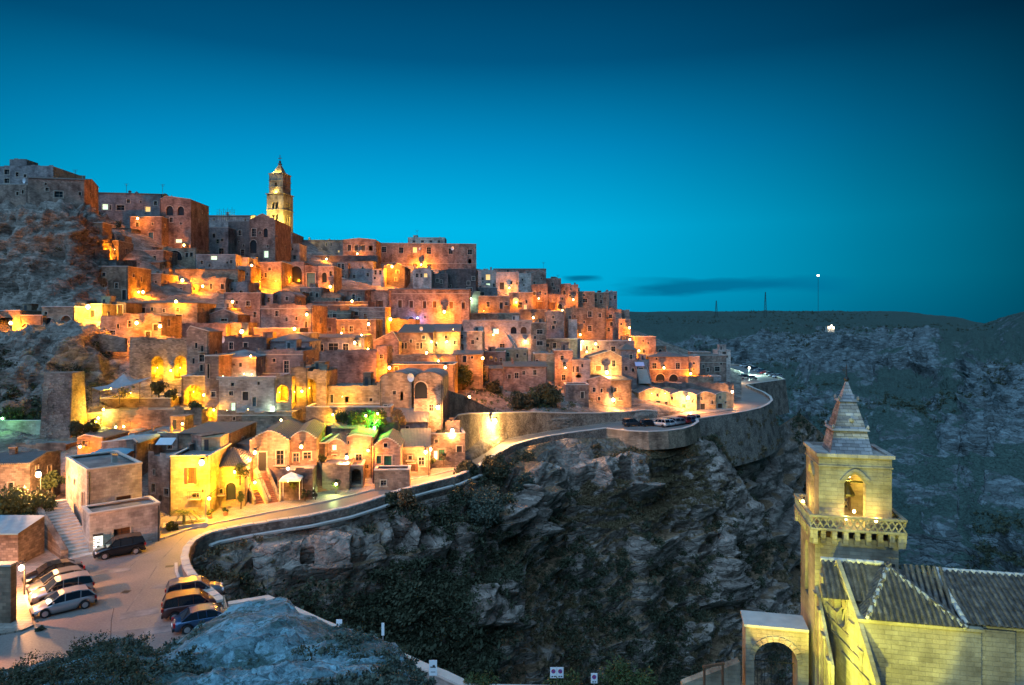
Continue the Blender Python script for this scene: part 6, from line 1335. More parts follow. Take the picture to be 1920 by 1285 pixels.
words = {'paint_silver': 'silver', 'paint_white': 'white', 'paint_dark': 'dark', 'paint_blue': 'blue', 'paint_grey': 'grey', 'paint_black': 'black', 'paint_red': 'red'}
ordn = ['first', 'second', 'third', 'fourth', 'fifth', 'sixth', 'seventh', 'eighth', 'ninth', 'tenth']
for i, (px, py) in enumerate([(1185, 799.5), (1216, 799), (1238, 800), (1248, 798.5), (1258, 797), (1268, 795.5), (1278, 794), (1288, 792.3), (1296, 790.8)]):
    c = cols[(i * 4 + 2) % 9]; car(G(px, py) + Vector((0, 0, .01)), R(20 if i < 2 else 128), 'hatch' if i % 2 else 'suv', c, f'{words[c]} car, {ordn[i]} from the left in the rounded clifftop car park', 'cars in the rounded clifftop car park', False)
for i, (px, py) in enumerate([(1394, 688.5), (1403, 691), (1413, 694), (1420, 696.5), (1427, 699), (1433, 701.5), (1441, 704), (1449, 706.5), (1457, 709)]):
    c = cols[(i * 5 + 1) % 9]; car(G(px, py) + Vector((0, 0, .01)), R(195), 'sedan' if i % 2 else 'suv', c, f'{words[c]} car, {ordn[i]} from the far end of the outer row in the terrace car park', 'cars in the outer row of the terrace car park', False)
for i, (px, py) in enumerate([(1367, 697), (1376, 696.5), (1385, 702), (1375, 709), (1386, 711), (1398, 708.5), (1410, 712)]):
    c = cols[(i * 2 + 1) % 9]; car(G(px, py) + Vector((0, 0, .01)), R(15), 'hatch' if i % 2 else 'suv', c, f'{words[c]} car, {ordn[i]} from the left in the inner group of the terrace car park', 'cars in the inner group of the terrace car park', False)

# ---------------------------------------------------------------- stairs
def stairs(label, p0, p1, width, n, mat='kerb', walls=True, wm='tan', wall_h=.5):
    p0 = Vector(p0); p1 = Vector(p1); d = Vector((p1.x - p0.x, p1.y - p0.y, 0)); ln = d.length; ang = math.atan2(d.y, d.x)
    e = empty('stairs', p0, ang, label, 'stairs'); rise = (p1.z - p0.z) / n; run = ln / n
    me = MB().box(0, run + .04, -width / 2, width / 2, -rise * .0 - .5, rise - .03).mesh('step', M(mat)); nose = MB().box(-.03, run, -width / 2, width / 2, 0, .05).mesh('tread', M(mat))
    for i in range(n): link('step', me, e, (i * run, 0, i * rise)); 
    if walls:
        for s_ in (-1, 1):
            b = MB(); y0, y1 = sorted((s_ * (width / 2 + .003), s_ * (width / 2 + .3))); N = len(b.v)
            b.v += [(x, y, z) for y in (y0, y1) for x, z in ((0, -1), (ln, -1), (ln, n * rise + wall_h), (0, wall_h))]; b.f += [(0, 1, 2, 3), (4, 5, 6, 7), (3, 2, 6, 7), (0, 3, 7, 4), (1, 2, 6, 5)]; b.build('side_wall', M(wm), e)
    return e
stairs('broad stone stairway climbing beside the pale corner house', G(150, 1046), P(92, 940, 71.5), 2.9, 18, 'kerb', False)
bb = empty('stair_wall', G(128, 1050), 0, 'low rubble wall along the left of the broad stone stairway', 'wall'); a = G(128, 1050); c = P(75, 955, 70) ; d = c - a; b = MB()
b.v += [(0, 0, -1), (d.x, d.y, d.z - 3), (d.x, d.y, d.z + .6), (0, 0, 1.0), (-.5, -.3, -1), (d.x - .5, d.y - .3, d.z - 3), (d.x - .5, d.y - .3, d.z + .6), (-.5, -.3, 1.0)]; b.f += [(0, 1, 2, 3), (4, 5, 6, 7), (3, 2, 6, 7), (0, 3, 7, 4)]; b.build('wall', M('rubble'), bb)
stairs('left one of the two long brick-red flights at the floodlit yellow house', G(492, 947), P(466, 885, 88), 1.5, 17, 'pot', True, 'yellow', .8)
stairs('right one of the two long brick-red flights, ending at the kerb', G(513, 945), P(489, 887, 87.5), 1.3, 17, 'pot', True, 'yellow', .6)
stairs('single dark flight between slanting yellow walls right of the canopy', G(606, 924), P(585, 878, 92), 1.6, 14, 'pot', True, 'yellow', .9)
stairs('short pale steps left of the green-doored house', G(694, 914), P(684, 892, 96.5), 2.0, 7, 'kerb', False)
stairs('little steps at the right side of the green-doored house landing', G(766, 908), P(757, 888, 94.3), 1.4, 5, 'kerb', False)
stairs('pale outside stair of the arched palazzo near the yellow row', P(1209, 716, 184), P(1202, 692, 191), 3.0, 10, 'kerb', True, 'grey', .6)
stairs('slanting outside stair on the front of the white palazzo', P(966, 654, 187), P(950, 628, 188.5), 1.6, 14, 'kerb', True, 'white', .9)

# ---------------------------------------------------------------- foliage
def leafmesh(name, n, R0, squash=1.0, leaf=.14, mat='leaf', seed=1, clumps=None, hang=0):
    r = np.random.RandomState(seed); clumps = clumps or max(4, n // 70)
    cc = r.normal(size=(clumps, 3)); cc /= np.linalg.norm(cc, axis=1)[:, None]; cc *= (r.rand(clumps, 1) ** .5) * .72; rad = .24 + .22 * r.rand(clumps)
    i = r.randint(0, clumps, n); p = r.normal(size=(n, 3)); p /= np.linalg.norm(p, axis=1)[:, None]
    c = (cc[i] + p * rad[i][:, None] * (.55 + .45 * r.rand(n, 1))) * R0; c[:, 2] *= squash
    a = r.normal(size=(n, 3)); a /= np.linalg.norm(a, axis=1)[:, None]; bb_ = np.cross(a, r.normal(size=(n, 3))); bb_ /= np.linalg.norm(bb_, axis=1)[:, None]
    s = leaf * (.6 + .8 * r.rand(n, 1)); V = np.stack([c - a * s, c + bb_ * s * .5, c + a * s, c - bb_ * s * .5], 1).reshape(-1, 3)
    return fastmesh(name, V, np.arange(4 * n).reshape(n, 4), M(mat), False)
def tree(px, py, Y, h, label, mat='leaf', name='tree', n=2600, seed=1, crown=.85, lean=0, leaf=.2, cat=None, z=None, squash=1.0):
    p = P(px, py, Y); e = empty(name, p, 0, label, cat or name.replace('_', ' ')); R0 = h * crown * .62
    b = MB(); b.tube((0, 0, -.6), (lean, 0, h * .55), h * .045 + .03, h * .028, 7)
    for k in range(4):
        a = k * 1.6 + seed; b.tube((lean * .8, 0, h * .4), (lean + math.cos(a) * R0 * .6, math.sin(a) * R0 * .6, h * .72), h * .02, h * .008, 5)
    b.build('trunk', M('bark'), e); c = link('crown', leafmesh('crown', n, R0, squash, leaf, mat, seed), e, (lean, 0, h - R0 * squash * .9)); return e
tree(30, 1010, 69, 5.2, 'bushy green tree between the brown-roofed house and the ruined hut', seed=3, n=5000, leaf=.17)
tree(72, 995, 70, 4.0, 'rounder green bush at the left of the broad stairway', seed=4, n=3500, leaf=.15)
tree(98, 925, 76, 2.4, 'bright green shrub at the upper left corner of the pale corner house', seed=5, n=900)
tree(875, 905, 100, 3.3, 'dark oleander bush overhanging the road parapet, left of the pair', 'leafdark', seed=6, n=5200, leaf=.2, crown=.9)
tree(930, 908, 103, 4.5, 'largest dark oleander bush at the cliff edge where the road narrows', 'leafdark', seed=7, n=7500, leaf=.2, crown=.9)
tree(985, 925, 106, 3.3, 'grey-green bush on the cliff right of the largest oleander', 'leafpale', seed=8, n=4200, leaf=.18, crown=.9)
tree(910, 990, 92, 5.5, 'pale spiky agave-like shrub high on the rock face below the oleanders', 'leafpale', seed=9, n=6000, leaf=.16, crown=.9)
tree(762, 955, 84, 2.6, 'yellowish shrub on the ledge under the parapet', 'leafdry', seed=10, n=2600, leaf=.15, crown=.9)
tree(735, 950, 84.5, 2.0, 'dark shrub left of the yellowish one on the ledge', 'leafdark', seed=11, n=1500, leaf=.15, crown=.9)
tree(1028, 770, 150, 6.5, 'large dark tree at the right of the walled orchard', 'leafdark', seed=12, n=4200, leaf=.3)
tree(1000, 775, 148, 4.8, 'round dark tree in the middle of the walled orchard', 'leafdark', seed=13, n=3000, leaf=.28)
tree(975, 772, 149, 4.6, 'dark tree with visible trunk at the left of the walled orchard', 'leafdark', seed=14, n=2600, leaf=.28)
tree(925, 750, 156, 4.5, 'dark green bush under the long pink house', 'leafdark', seed=15, n=2200, leaf=.3)
tree(868, 730, 152, 6.0, 'yellow-lit leafy tree right of the round lane lamp', 'leaf', seed=16, n=3600, leaf=.3)
tree(893, 726, 155, 5.5, 'darker leafy tree behind the yellow-lit one', 'leafdark', seed=17, n=2800, leaf=.3)
tree(888, 652, 180, 3.0, 'wide hedge on the wall of the pale house', 'leafdark', seed=18, n=900, leaf=.3, squash=.5)
tree(25, 800, 101, 3.4, 'vivid green shrub lit by the greenish spotlight at the left edge', 'leaf', seed=19, n=2400, leaf=.18, crown=.95)
tree(172, 815, 101, 2.2, 'green shrub at the foot of the glowing yellow corner wall', 'leaf', seed=20, n=1400, leaf=.16)
tree(143, 822, 98, 2.4, 'dark shrub under the stone buttress', 'leafdark', seed=21, n=1400, leaf=.18)
tree(298, 742, 110, 2.6, 'clump of small trees behind the tent', 'leafdark', seed=22, n=1800, leaf=.18)
tree(320, 752, 109, 2.2, 'dark shrub below the lit arches', 'leafdark', seed=23, n=1200, leaf=.18)
tree(366, 780, 105, 2.4, 'yellow-green creeper bush by the wall lamp', 'leaf', seed=24, n=1600, leaf=.16)
for i, (px, py, l) in enumerate([(640, 797, 'left end of the green hedge lit by the green lamp'), (665, 796, 'middle of the green hedge lit by the green lamp'), (690, 797, 'green hedge mass directly behind the green lamp'), (712, 797, 'right end of the green hedge by the lilac house')]):
    tree(px, py, 104.5 - i * .3, 2.6, l, 'leaf', 'hedge', seed=30 + i, n=1500, leaf=.17, crown=1.0, cat='hedge')
tree(748, 798, 104, 2.8, 'sparse shrub under the pair of rounded rock houses', 'leafdry', seed=35, n=900, leaf=.18)
tree(452, 945, 80.2, 1.6, 'climbing plant beside the left red flight', 'leaf', seed=36, n=500, leaf=.11, crown=.8)
tree(450, 900, 80.7, 2.0, 'creeper on the low yellow house right of its door', 'leaf', seed=37, n=700, leaf=.12, crown=.9)
tree(552, 918, 84.4, 1.6, 'potted plant under the canopy', 'leaf', seed=38, n=600, leaf=.12)
tree(630, 918, 88.5, 1.4, 'small spotlit bush before the arched terrace base', 'leaf', seed=39, n=800, leaf=.1, crown=1.0)
tree(572, 932, 85, 1.1, 'low shrub left of the white sign', 'leafdark', seed=40, n=500, leaf=.1, crown=1.1); tree(592, 930, 85.5, .9, 'low shrub right of the white sign', 'leafdark', seed=41, n=400, leaf=.1, crown=1.1)
tree(600, 872, 93.5, 1.8, 'potted plant on the narrow recess landing', 'leaf', seed=42, n=500, leaf=.12)
tree(832, 866, 103, 1.3, 'small shrub by the rough stone corner house', 'leafdark', seed=43, n=500, leaf=.14); tree(808, 872, 102, 1.4, 'green shrub below the glaring wall lamps', 'leaf', seed=44, n=600, leaf=.14)
tree(824, 822, 106, 2.0, 'creeper hanging on the rough stone corner house', 'leafdark', seed=45, n=800, leaf=.15, crown=.9)
tree(68, 1182, 50.5, .9, 'low shrub on the kerb beside the silver hatchback', 'leaf', seed=46, n=700, leaf=.08, crown=1.1)
tree(78, 1190, 49.3, .7, 'second low shrub on the kerb, nearer the camera', 'leafdark', seed=47, n=500, leaf=.08, crown=1.1)
for i, (px, l) in enumerate([(905, 'olive-green bush at the bottom edge left of the double road sign'), (1060, 'round green bush right behind the double road sign'), (1165, 'largest green bush at the bottom edge right of the road signs'), (1205, 'small bush at the bottom edge near the timber frame')]):
    tree(px, 1335 if px != 1165 else 1330, 40, 2.4 if px != 1165 else 2.9, l, 'leaf', 'bush', seed=50 + i, n=3000, leaf=.1, crown=.95, cat='bush')
# weeds on the curved rock foot of the parapet, masonry and cliff: loose growth no one could count
def scatter(V, name, mat, count, size, cond, leaf, seed, templ=70, squash=.8):
    r = np.random.RandomState(seed); nm = normals(V).reshape(-1, 3); P_ = V.reshape(-1, 3); pxs = 960 + F * P_[:, 0] / P_[:, 1]; pys = HZ - F * P_[:, 2] / P_[:, 1]
    w = cond(P_, nm, pxs, pys); idx = r.choice(len(P_), count, p=w / w.sum()); ms = []
    base = leafmesh('t', templ, 1.0, squash, leaf, mat, seed, 6); a = np.empty(len(base.vertices) * 3, np.float32); base.vertices.foreach_get('co', a); a = a.reshape(-1, 3); bpy.data.meshes.remove(base)
    s = size * (.45 + 1.1 * r.rand(count) ** 2); th = r.rand(count) * 6.28; ct_, st_ = np.cos(th), np.sin(th)
    X = a[None, :, 0] * ct_[:, None] - a[None, :, 1] * st_[:, None]; Yv = a[None, :, 0] * st_[:, None] + a[None, :, 1] * ct_[:, None]
    V2 = np.stack([X, Yv, np.broadcast_to(a[None, :, 2], X.shape)], -1) * s[:, None, None] + P_[idx][:, None, :] + nm[idx][:, None, :] * (s * .35)[:, None, None]
    V2 = V2.reshape(-1, 3); o = link(name, fastmesh(name, V2, np.arange(len(V2)).reshape(-1, 4), M(mat), False)); tag(o, kind='stuff'); return o
def lim(P_, nm, f, lo=-.05): n = fbm(P_ * f, 4); return np.clip((n - lo) * 6, 0, 1)
scatter(CLV, 'cliff_scrub', 'leafdark', 3400, 1.1, lambda p, n, u, v: (1.03 - CLM.ravel()) * (np.clip(n[:, 2] - .12, 0, 1) ** 1.0 + .012) * lim(p, n, .045, -.12) + .002, .15, 61)
scatter(CLV, 'cliff_weeds', 'leafdry', 6500, .7, lambda p, n, u, v: (1.05 - CLM.ravel()) * (np.clip(n[:, 2] - .1, 0, 1) + .02) * lim(p, n, .06, .02) * np.clip((u - 850) / 200, .1, 1) * np.clip((1000 - v) / 150, .05, 1), .17, 62)
scatter(CLV, 'ravine_thicket', 'leafdark', 2200, 1.9, lambda p, n, u, v: (1.02 - CLM.ravel()) * np.clip((v - (1045 + (u < 900) * 20 + np.clip((u - 900) / 6, 0, 90))) / 50, 0, 1) * (np.clip(n[:, 2], 0, 1) + .12) * lim(p, n, .05, -.25), .10, 63)
scatter(CUV, 'slope_scrub', 'leafdark', 2600, 2.2, lambda p, n, u, v: (np.clip(n[:, 2] - .1, 0, 1) + .03) * lim(p, n, .03, -.1), .13, 64)
scatter(FAV, 'plateau_scrub', 'leafdark', 13000, 3.0, lambda p, n, u, v: (np.clip(n[:, 2] - .1, 0, 1) + .03) * lim(p, n, .008, -.08) * np.clip(p[:, 1] / 500, .3, 1.4) * (v < 1300), .17, 65, 40)
scatter(NEV, 'rock_plants', 'leafdark', 900, .3, lambda p, n, u, v: np.clip((330 - u) / 150, .03, 1) * (v > 1195) * (v < 1400) * lim(p, n, .8, -.25), .055, 66, 150, .9)
scatter(NEV, 'rock_grass', 'leafpale', 2600, .12, lambda p, n, u, v: (v < 1400) * (v > 1150) * lim(p, n, .7, .05), .2, 67, 40)
# hillside greenery at the left rock face
Vt = town.grid(300, 200)
scatter(Vt, 'rock_face_ivy', 'leafdark', 620, 1.25, lambda p, n, u, v: ((u < 215) & (v > 650) & (v < 795)) * np.clip((215 - u) / 160, .08, 1) * lim(p, n, .07, -.1) + ((u > 120) & (u < 250) & (v > 640) & (v < 760)) * .25 * lim(p, n, .12, .0) + ((u > 175) & (u < 250) & (v > 398) & (v < 428)) * .5 + ((u < 210) & (v > 410) & (v < 560)) * .03, .14, 68, 80)
scatter(Vt, 'garden_plants', 'leaf', 330, .8, lambda p, n, u, v: ((u > 840) & (u < 1080) & (v > 690) & (v < 775)) * .6 + ((u > 180) & (u < 420) & (v > 730) & (v < 790)) * .2 + ((u > 860) & (u < 1190) & (v > 640) & (v < 770)) * .15, .16, 69)
def wallgrid(pts, off, z0, z1):
    ln = smooth_line([GT(*p) for p in pts], 1.0); g = np.zeros((14, len(ln), 3))
    for i, p in enumerate(ln):
        d = (ln[min(len(ln) - 1, i + 1)] - ln[max(0, i - 1)]).normalized(); q = Vector((d.y, -d.x))
        for j in range(14):
            f = j / 13; o = p + q * (off[0] + (off[1] - off[0]) * f); g[j, i] = (o.x, o.y, z1 + (z0 - z1) * f)
    return g
scatter(wallgrid(OUT3[-1:] + OUT4, (.35, 2.45), -32.5, -23), 'wall_weeds', 'leafdry', 190, .75, lambda p, n, u, v: .1 + lim(p, n, .15, .0), .2, 71, 50)
scatter(wallgrid(OUT2[6:22], (.35, 1.0), -24.5, -22.6), 'parapet_weeds', 'leafdry', 120, .45, lambda p, n, u, v: .1 + lim(p, n, .2, .0), .2, 72, 50)
# palm beside the yellow house
pm_ = empty('palm', P(345, 985, 74.4), 0, 'small fan of palm fronds in the stone bed beside the floodlit yellow house', 'palm'); b = MB(); b.tube((0, 0, -.5), (0, 0, 1.3), .2, .14); b.build('trunk', M('bark'), pm_)
for k in range(18):
    a = k * 2.4; el_ = .25 + .5 * ((k * 7) % 5) / 5; b = MB(); prev = Vector((0, 0, 1.3)); L0 = 1.7
    for s_ in range(7):
        t = (s_ + 1) / 7; q = Vector((math.cos(a) * L0 * t, math.sin(a) * L0 * t, 1.3 + el_ * 2.4 * t - 1.5 * t * t)); b.tube(prev, q, .025, .02, 4, False); side_v = Vector((-math.sin(a), math.cos(a), 0))
        for s2 in (-1, 1):
            for m_ in (.3, .8): c0 = prev.lerp(q, m_); tip = c0 + side_v * s2 * .42 * (1 - t * .5) + Vector((math.cos(a) * .15, math.sin(a) * .15, -.12)); b.tri(c0, c0 + (q - prev) * .25, tip)
        prev = q
    b.build('frond', M('leaf'), pm_)
pb = empty('stone_planter', G(348, 988), R(25), 'low stone planting bed at the foot of the palm and its street lamp', 'planter'); b = MB()
for bx_ in ((-2.2, 2.2, -1, -.75), (-2.2, 2.2, .75, 1), (-2.2, -1.95, -.75, .75), (1.95, 2.2, -.75, .75)): b.box(*bx_, 0, .45)
b.build('border', M('kerb'), pb); b = MB(); b.box(-1.95, 1.95, -.75, .75, .1, .3); b.build('soil', M('bark'), pb)
tree(325, 998, 72.8, 1.3, 'agave-like plant at the left of the palm bed', 'leaf', seed=70, n=500, leaf=.16, crown=.9)
for i, (px, py) in enumerate([(393, 974), (423, 969)]):
    pt = empty('potted_plant', G(px, py), 0, ['potted plant on the pavement nearer the palm', 'potted plant on the pavement nearer the arched door'][i], 'potted plant', 'pots on the pavement'); b = MB(); b.tube((0, 0, 0), (0, 0, .5), .22, .3, 10); b.build('pot', M('pot'), pt); link('foliage', leafmesh('foliage', 260, .42, 1.2, .09, 'leaf', 80 + i), pt, (0, 0, .85))

# ---------------------------------------------------------------- small things
# canopy, tent, awnings
cp = empty('canopy', P(546, 925, 84), R(8), 'square cream garden canopy glowing under a lamp beside the red stairs', 'canopy'); b = MB(); z = lambda py: (925 - py) * 84 / F
for x in (-1.15, 1.15):
    for y in (-1, 1): bb = MB(); bb.tube((x, y, -.6), (x, y, z(896)), .04, k=6); bb.build('pole', M('signwhite'), cp)
A = [(-1.25, -1.1, z(897)), (1.25, -1.1, z(897)), (1.25, 1.1, z(897)), (-1.25, 1.1, z(897))]
for i in range(4): b.tri(A[i], A[(i + 1) % 4], (0, 0, z(885))); p, q_ = A[i], A[(i + 1) % 4]; b.quad(p, q_, (q_[0], q_[1], q_[2] - .18), (p[0], p[1], p[2] - .18))
b.build('cover', M('fabric'), cp)
tn = empty('tent', P(232, 748, 107), 0, 'white peaked tent canopy spread over the terrace below the rock face', 'tent'); k_ = 107 / F; pk = Vector((-7 * k_, 1, 47 * k_)); b = MB()
A = [Vector((-46 * k_, -2, 23 * k_)), Vector((-20 * k_, -3.4, 19 * k_)), Vector((14 * k_, -3.2, 24 * k_)), Vector((40 * k_, -1.5, 33 * k_)), Vector((34 * k_, 3, 38 * k_)), Vector((-30 * k_, 4, 26 * k_))]
for i in range(6):
    p, q_ = A[i], A[(i + 1) % 6]; N = 6
    for j in range(N):
        t0, t1 = j / N, (j + 1) / N; sg = lambda a_, t: a_.lerp(pk, t) - Vector((0, 0, 1.3 * math.sin(t * math.pi) * .6)); b.quad(sg(p, t0), sg(q_, t0), sg(q_, t1), sg(p, t1))
b.build('cover', M('tentcloth'), tn, True)
for p in A: bb = MB(); bb.tube((p.x, p.y, -.5), p, .06); bb.build('pole', M('metal'), tn)
bb = MB(); bb.tube((pk.x, pk.y, 0), pk, .07); bb.build('mast', M('metal'), tn)
def quadcard(name, label, cat, px0, px1, py0, py1, Y, mat, tilt=1.2):
    a = P(px0, py0, Y + tilt); w = (px1 - px0) * Y / F; e = empty(name, a, 0, label, cat); h = (py0 - py1) * Y / F; b = MB(); b.v += [(0, 0, 0), (w, 0, 0), (w, -tilt, h), (0, -tilt, h), (0, 0, -.05), (w, 0, -.05), (w, -tilt, h - .05), (0, -tilt, h - .05)]; b.f += [(0, 1, 2, 3), (4, 5, 6, 7), (2, 3, 7, 6), (1, 2, 6, 5), (0, 3, 7, 4)]; b.build('cloth', M(mat), e); return e
quadcard('awning', 'pale blue awning on the terrace of the lilac block house', 'awning', 300, 331, 821, 831, 87.5, 'dish')
quadcard('awning', 'small lavender awning between the gabled house and the arched palazzo', 'awning', 1190, 1207, 679, 686, 178, 'lavender')
b = MB(); e = empty('blue_tarpaulin', P(210, 850, 84.5), 0, 'crumpled blue tarpaulin over the broken roof of the ruined tan house', 'tarpaulin')
V = np.zeros((10, 14, 3)); uu, vv = np.meshgrid(np.linspace(-2.3, 2.1, 14), np.linspace(-1.5, 2.2, 10)); V[..., 0] = uu; V[..., 1] = vv + .2 * uu; V[..., 2] = .35 - .12 * np.abs(uu) + .1 * vv + .16 * fbm(np.stack([uu * 1.5, vv * 1.5, uu * 0], -1), 3)
i = np.arange(140).reshape(10, 14); Q = np.stack([i[:-1, :-1], i[:-1, 1:], i[1:, 1:], i[1:, :-1]], -1).reshape(-1, 4); link('sheet', fastmesh('sheet', V.reshape(-1, 3), Q, M('bluecloth')), e)
# stone buttress tower on the left
bt = empty('buttress', P(108, 812, 98.5), R(6), 'tall tapering rubble buttress leaning against the green-hung rock face', 'buttress'); k_ = 98.5 / F
b = MB(); V = []; NX, NZ = 16, 34
for sd in range(4):
    for j in range(NZ):
        pass
b.box(-24 * k_, 30 * k_, -1.4, 4, -3, 112 * k_, (-28 * k_, 22 * k_, .6, 4)); b.build('masonry', M('rubble'), bt)
rr = random.Random(5); me = MB().box(-.3, .3, -.12, .2, -.14, .14, (-.28, .28, -.1, .2)).mesh('stone', M('rubble'))
for i in range(150):                                          # proud field stones on its face
    t = rr.random(); z = -.5 + t * 109 * k_; f = (z + 3) / (112 * k_ + 3); x = rr.uniform(-24 - 4 * f + 5, 30 - 8 * f - 5) * k_; y = -1.4 + 2.0 * f
    o = link('stone', me, bt, (x, y - .0, z)); o.rotation_euler = (0, rr.uniform(-.2, .2), rr.uniform(-.2, .2)); s_ = rr.uniform(.6, 1.3); o.scale = (s_, .8, s_)
# scaffold on the crest left of the tower
sc_ = empty('scaffolding', P(425, 405, 250), 0, 'thicket of scaffold poles and aerials on the crest left of the bell tower', 'scaffolding'); k_ = 250 / F
for i in range(9): bb = MB(); x = (-18 + i * 4) * k_; bb.tube((x, 0, -2), (x, 0, (8 + (i * 5) % 9) * k_), .05, k=4); bb.build('pole', M('metal'), sc_)
for z_ in (3, 7, 11): bb = MB(); bb.tube((-19 * k_, 0, z_ * k_), (15 * k_, 0, z_ * k_), .05, k=4); bb.build('rail', M('metal'), sc_)
def aerial(px, py0, py1, Y, label):
    p = P(px, py0, Y); e = empty('aerial', p, 0, label, 'aerial', 'television aerials on the roofs'); h = (py0 - py1) * Y / F; b = MB(); b.tube((0, 0, -1), (0, 0, h), .05, k=4)
    for k_ in range(3): b.tube((-.7 + .15 * k_, 0, h - .3 * k_), (.7 - .15 * k_, 0, h - .3 * k_), .035, k=4)
    b.build('mast', M('metal'), e)
for a_ in ((141, 336, 319, 186, 'aerial on the cliff-top cube house'), (237, 360, 345, 206, 'aerial by the chimneys of the long grey skyline house'), (305, 364, 346, 206, 'aerial behind the twin-arched house'), (782, 447, 432, 292, 'aerial on the pale upper storey of the long palace'), (1019, 506, 492, 283, 'aerial at the end of the long tiled roof'), (1046, 526, 516, 266, 'aerial on the stepping ridge houses'), (1273, 668, 650, 198, 'aerial on the arched palazzo'), (978, 657, 640, 178, 'aerial on the little ochre house'), (40, 640 - 18, 600, 122, 'aerial by the small orange house at the left')): aerial(*a_)
def dish(px, py, Y, label, r=.45):
    e = empty('satellite_dish', P(px, py, Y), R(-30), label, 'satellite dish', 'satellite dishes on the roofs'); b = MB(); N = 10
    for j in range(3):
        for i in range(N):
            f = lambda a, q: (r * q / 3 * math.cos(a), -.25 + .25 * (1 - (q / 3) ** 2), r * q / 3 * math.sin(a)); a0, a1 = 2 * math.pi * i / N, 2 * math.pi * (i + 1) / N; b.quad(f(a0, j), f(a1, j), f(a1, j + 1), f(a0, j + 1))
    b.build('bowl', M('dish'), e, True); b = MB(); b.tube((0, .02, -1.2), (0, .02, 0), .04); b.build('pole', M('metal'), e)
for a_ in ((47, 339, 184, 'white dish beside the cliff-top cube house', .8), (772, 708, 107, 'round dish between the two rounded rock houses', .7), (419, 637, 128, 'right one of two blue-lit dishes on the blue-grey roof', .7), (408, 643, 127, 'left one of two blue-lit dishes on the blue-grey roof', .6), (791, 617, 158, 'dish on the broad brown roof', .5), (849, 466, 280, 'white dish on the long orange palace', .8), (788, 466.5, 281, 'second small dish on the long orange palace', .6), (391, 818, 87, 'faint dish over the blank ochre flank', .45)): dish(*a_)
# distant masts and the lit chapel on the plateau
for px, top, Y, l in ((1534, 517, 1300, 'very tall thin radio mast with a white light on the plateau skyline'), (1435, 548, 1300, 'lattice telecom mast on the plateau skyline left of the tallest'), (1343, 564, 1300, 'short telecom mast farthest left on the plateau skyline')):
    e = empty('radio_mast', P(px, 584, Y), 0, l, 'mast'); h = (584 - top) * Y / F; b = MB()
    if px == 1534: b.tube((0, 0, -10), (0, 0, h), .35, k=4)
    else:
        for s1 in (-1, 1):
            for s2 in (-1, 1): b.tube((s1 * 2.2, s2 * 2.2, -10), (s1 * .3, s2 * .3, h), .3, k=4)
        for j in range(6): b.tube((-2 + j * .3, -2, h * j / 6), (2 - j * .3, -2, h * (j + 1) / 6), .22, k=4)
    b.build('mast', M('metal'), e)
    if px == 1534: b = MB(); b.ball((0, 0, h), 1.8); b.build('beacon', M('bulbwhite'), e)
e = empty('plateau_chapel', P(1558, 617, 800), 0, 'tiny lit building on the far plateau', 'chapel'); b = MB(); b.box(-4, 4, 0, 6, -5, 3); b.build('wall', M('white'), e); b = MB(); b.ball((-2.5, -1.6, 1.6), .9); b.ball((2.5, -1.6, 1.2), .9); b.ball((0, -1.6, 4.0), .7); b.build('lamps', M('bulbwhite'), e)
# road signs
def sign(px, py0, py1, Y, label, kinds, w=.4, h=.55, zb=-22.0):
    p = P(px, (py0 + py1) / 2, Y); e = empty('road_sign', (p.x, p.y, zb), 0, label, 'road sign', 'road signs along the square'); zc = p.z - zb; b = MB(); b.tube((0, .05, 0), (0, .05, zc + h / 2), .035, k=8); b.build('post', M('rim'), e)
    n = len(kinds)
    for i, k in enumerate(kinds):
        x = (i - (n - 1) / 2) * (w + .02); b = MB(); b.box(x - w / 2, x + w / 2, -.02, .02, zc - h / 2, zc + h / 2); pl = b.build('plate', M('signwhite'), e); cz_ = zc + h * .14; r_ = w * .33
        if k == 'no':
            b = MB(); b.tube((x, -.022, cz_), (x, -.026, cz_), r_, k=20); b.build('red_ring', M('signred'), pl); b = MB(); b.tube((x, -.028, cz_), (x, -.031, cz_), r_ * .74, k=20); b.build('blue_disc', M('signblue'), pl)
            b = MB(); s_ = r_ * .6; b.v += [(x - s_ - .02, -.034, cz_ + s_), (x - s_ + .03, -.034, cz_ + s_ + .02), (x + s_ + .02, -.034, cz_ - s_), (x + s_ - .03, -.034, cz_ - s_ - .02)]; b.f.append((0, 1, 2, 3)); b.build('red_bar', M('signred'), pl)
            b = MB(); b.box(x - .11, x - .02, -.026, -.022, zc - h * .4, zc - h * .29); b.box(x + .03, x + .12, -.026, -.022, zc - h * .4, zc - h * .29); b.build('marks', M('ink'), pl)
        elif k == 'tow':
            b = MB(); b.box(x - .14, x + .14, -.026, -.022, zc + h * .02, zc + h * .1); b.box(x - .02, x + .1, -.026, -.022, zc + h * .1, zc + h * .2); b.box(x - .12, x + .12, -.026, -.022, zc - h * .28, zc - h * .24); b.build('marks', M('ink'), pl)
sign(1044, 1251, 1272, 40, 'double white road sign with two no-parking discs at the bottom edge', ['no', 'no'], .38, .62)
sign(1114, 1263, 1281, 40, 'single white road sign with one no-parking disc, right of the double one', ['no'], .38, .58)
sign(812, 1239, 1266, 36, 'white tow-away sign on a pole standing out over the bare rock', ['tow'], .42, .8)
sign(718, 1168, 1192, 44, 'small white sign seen edge-on beyond the bare rock', ['x'], .18, .8)
sign(636, 1163, 1173, 46, 'white sign tip peeping over the crest of the bare rock', ['x'], .4, .45)
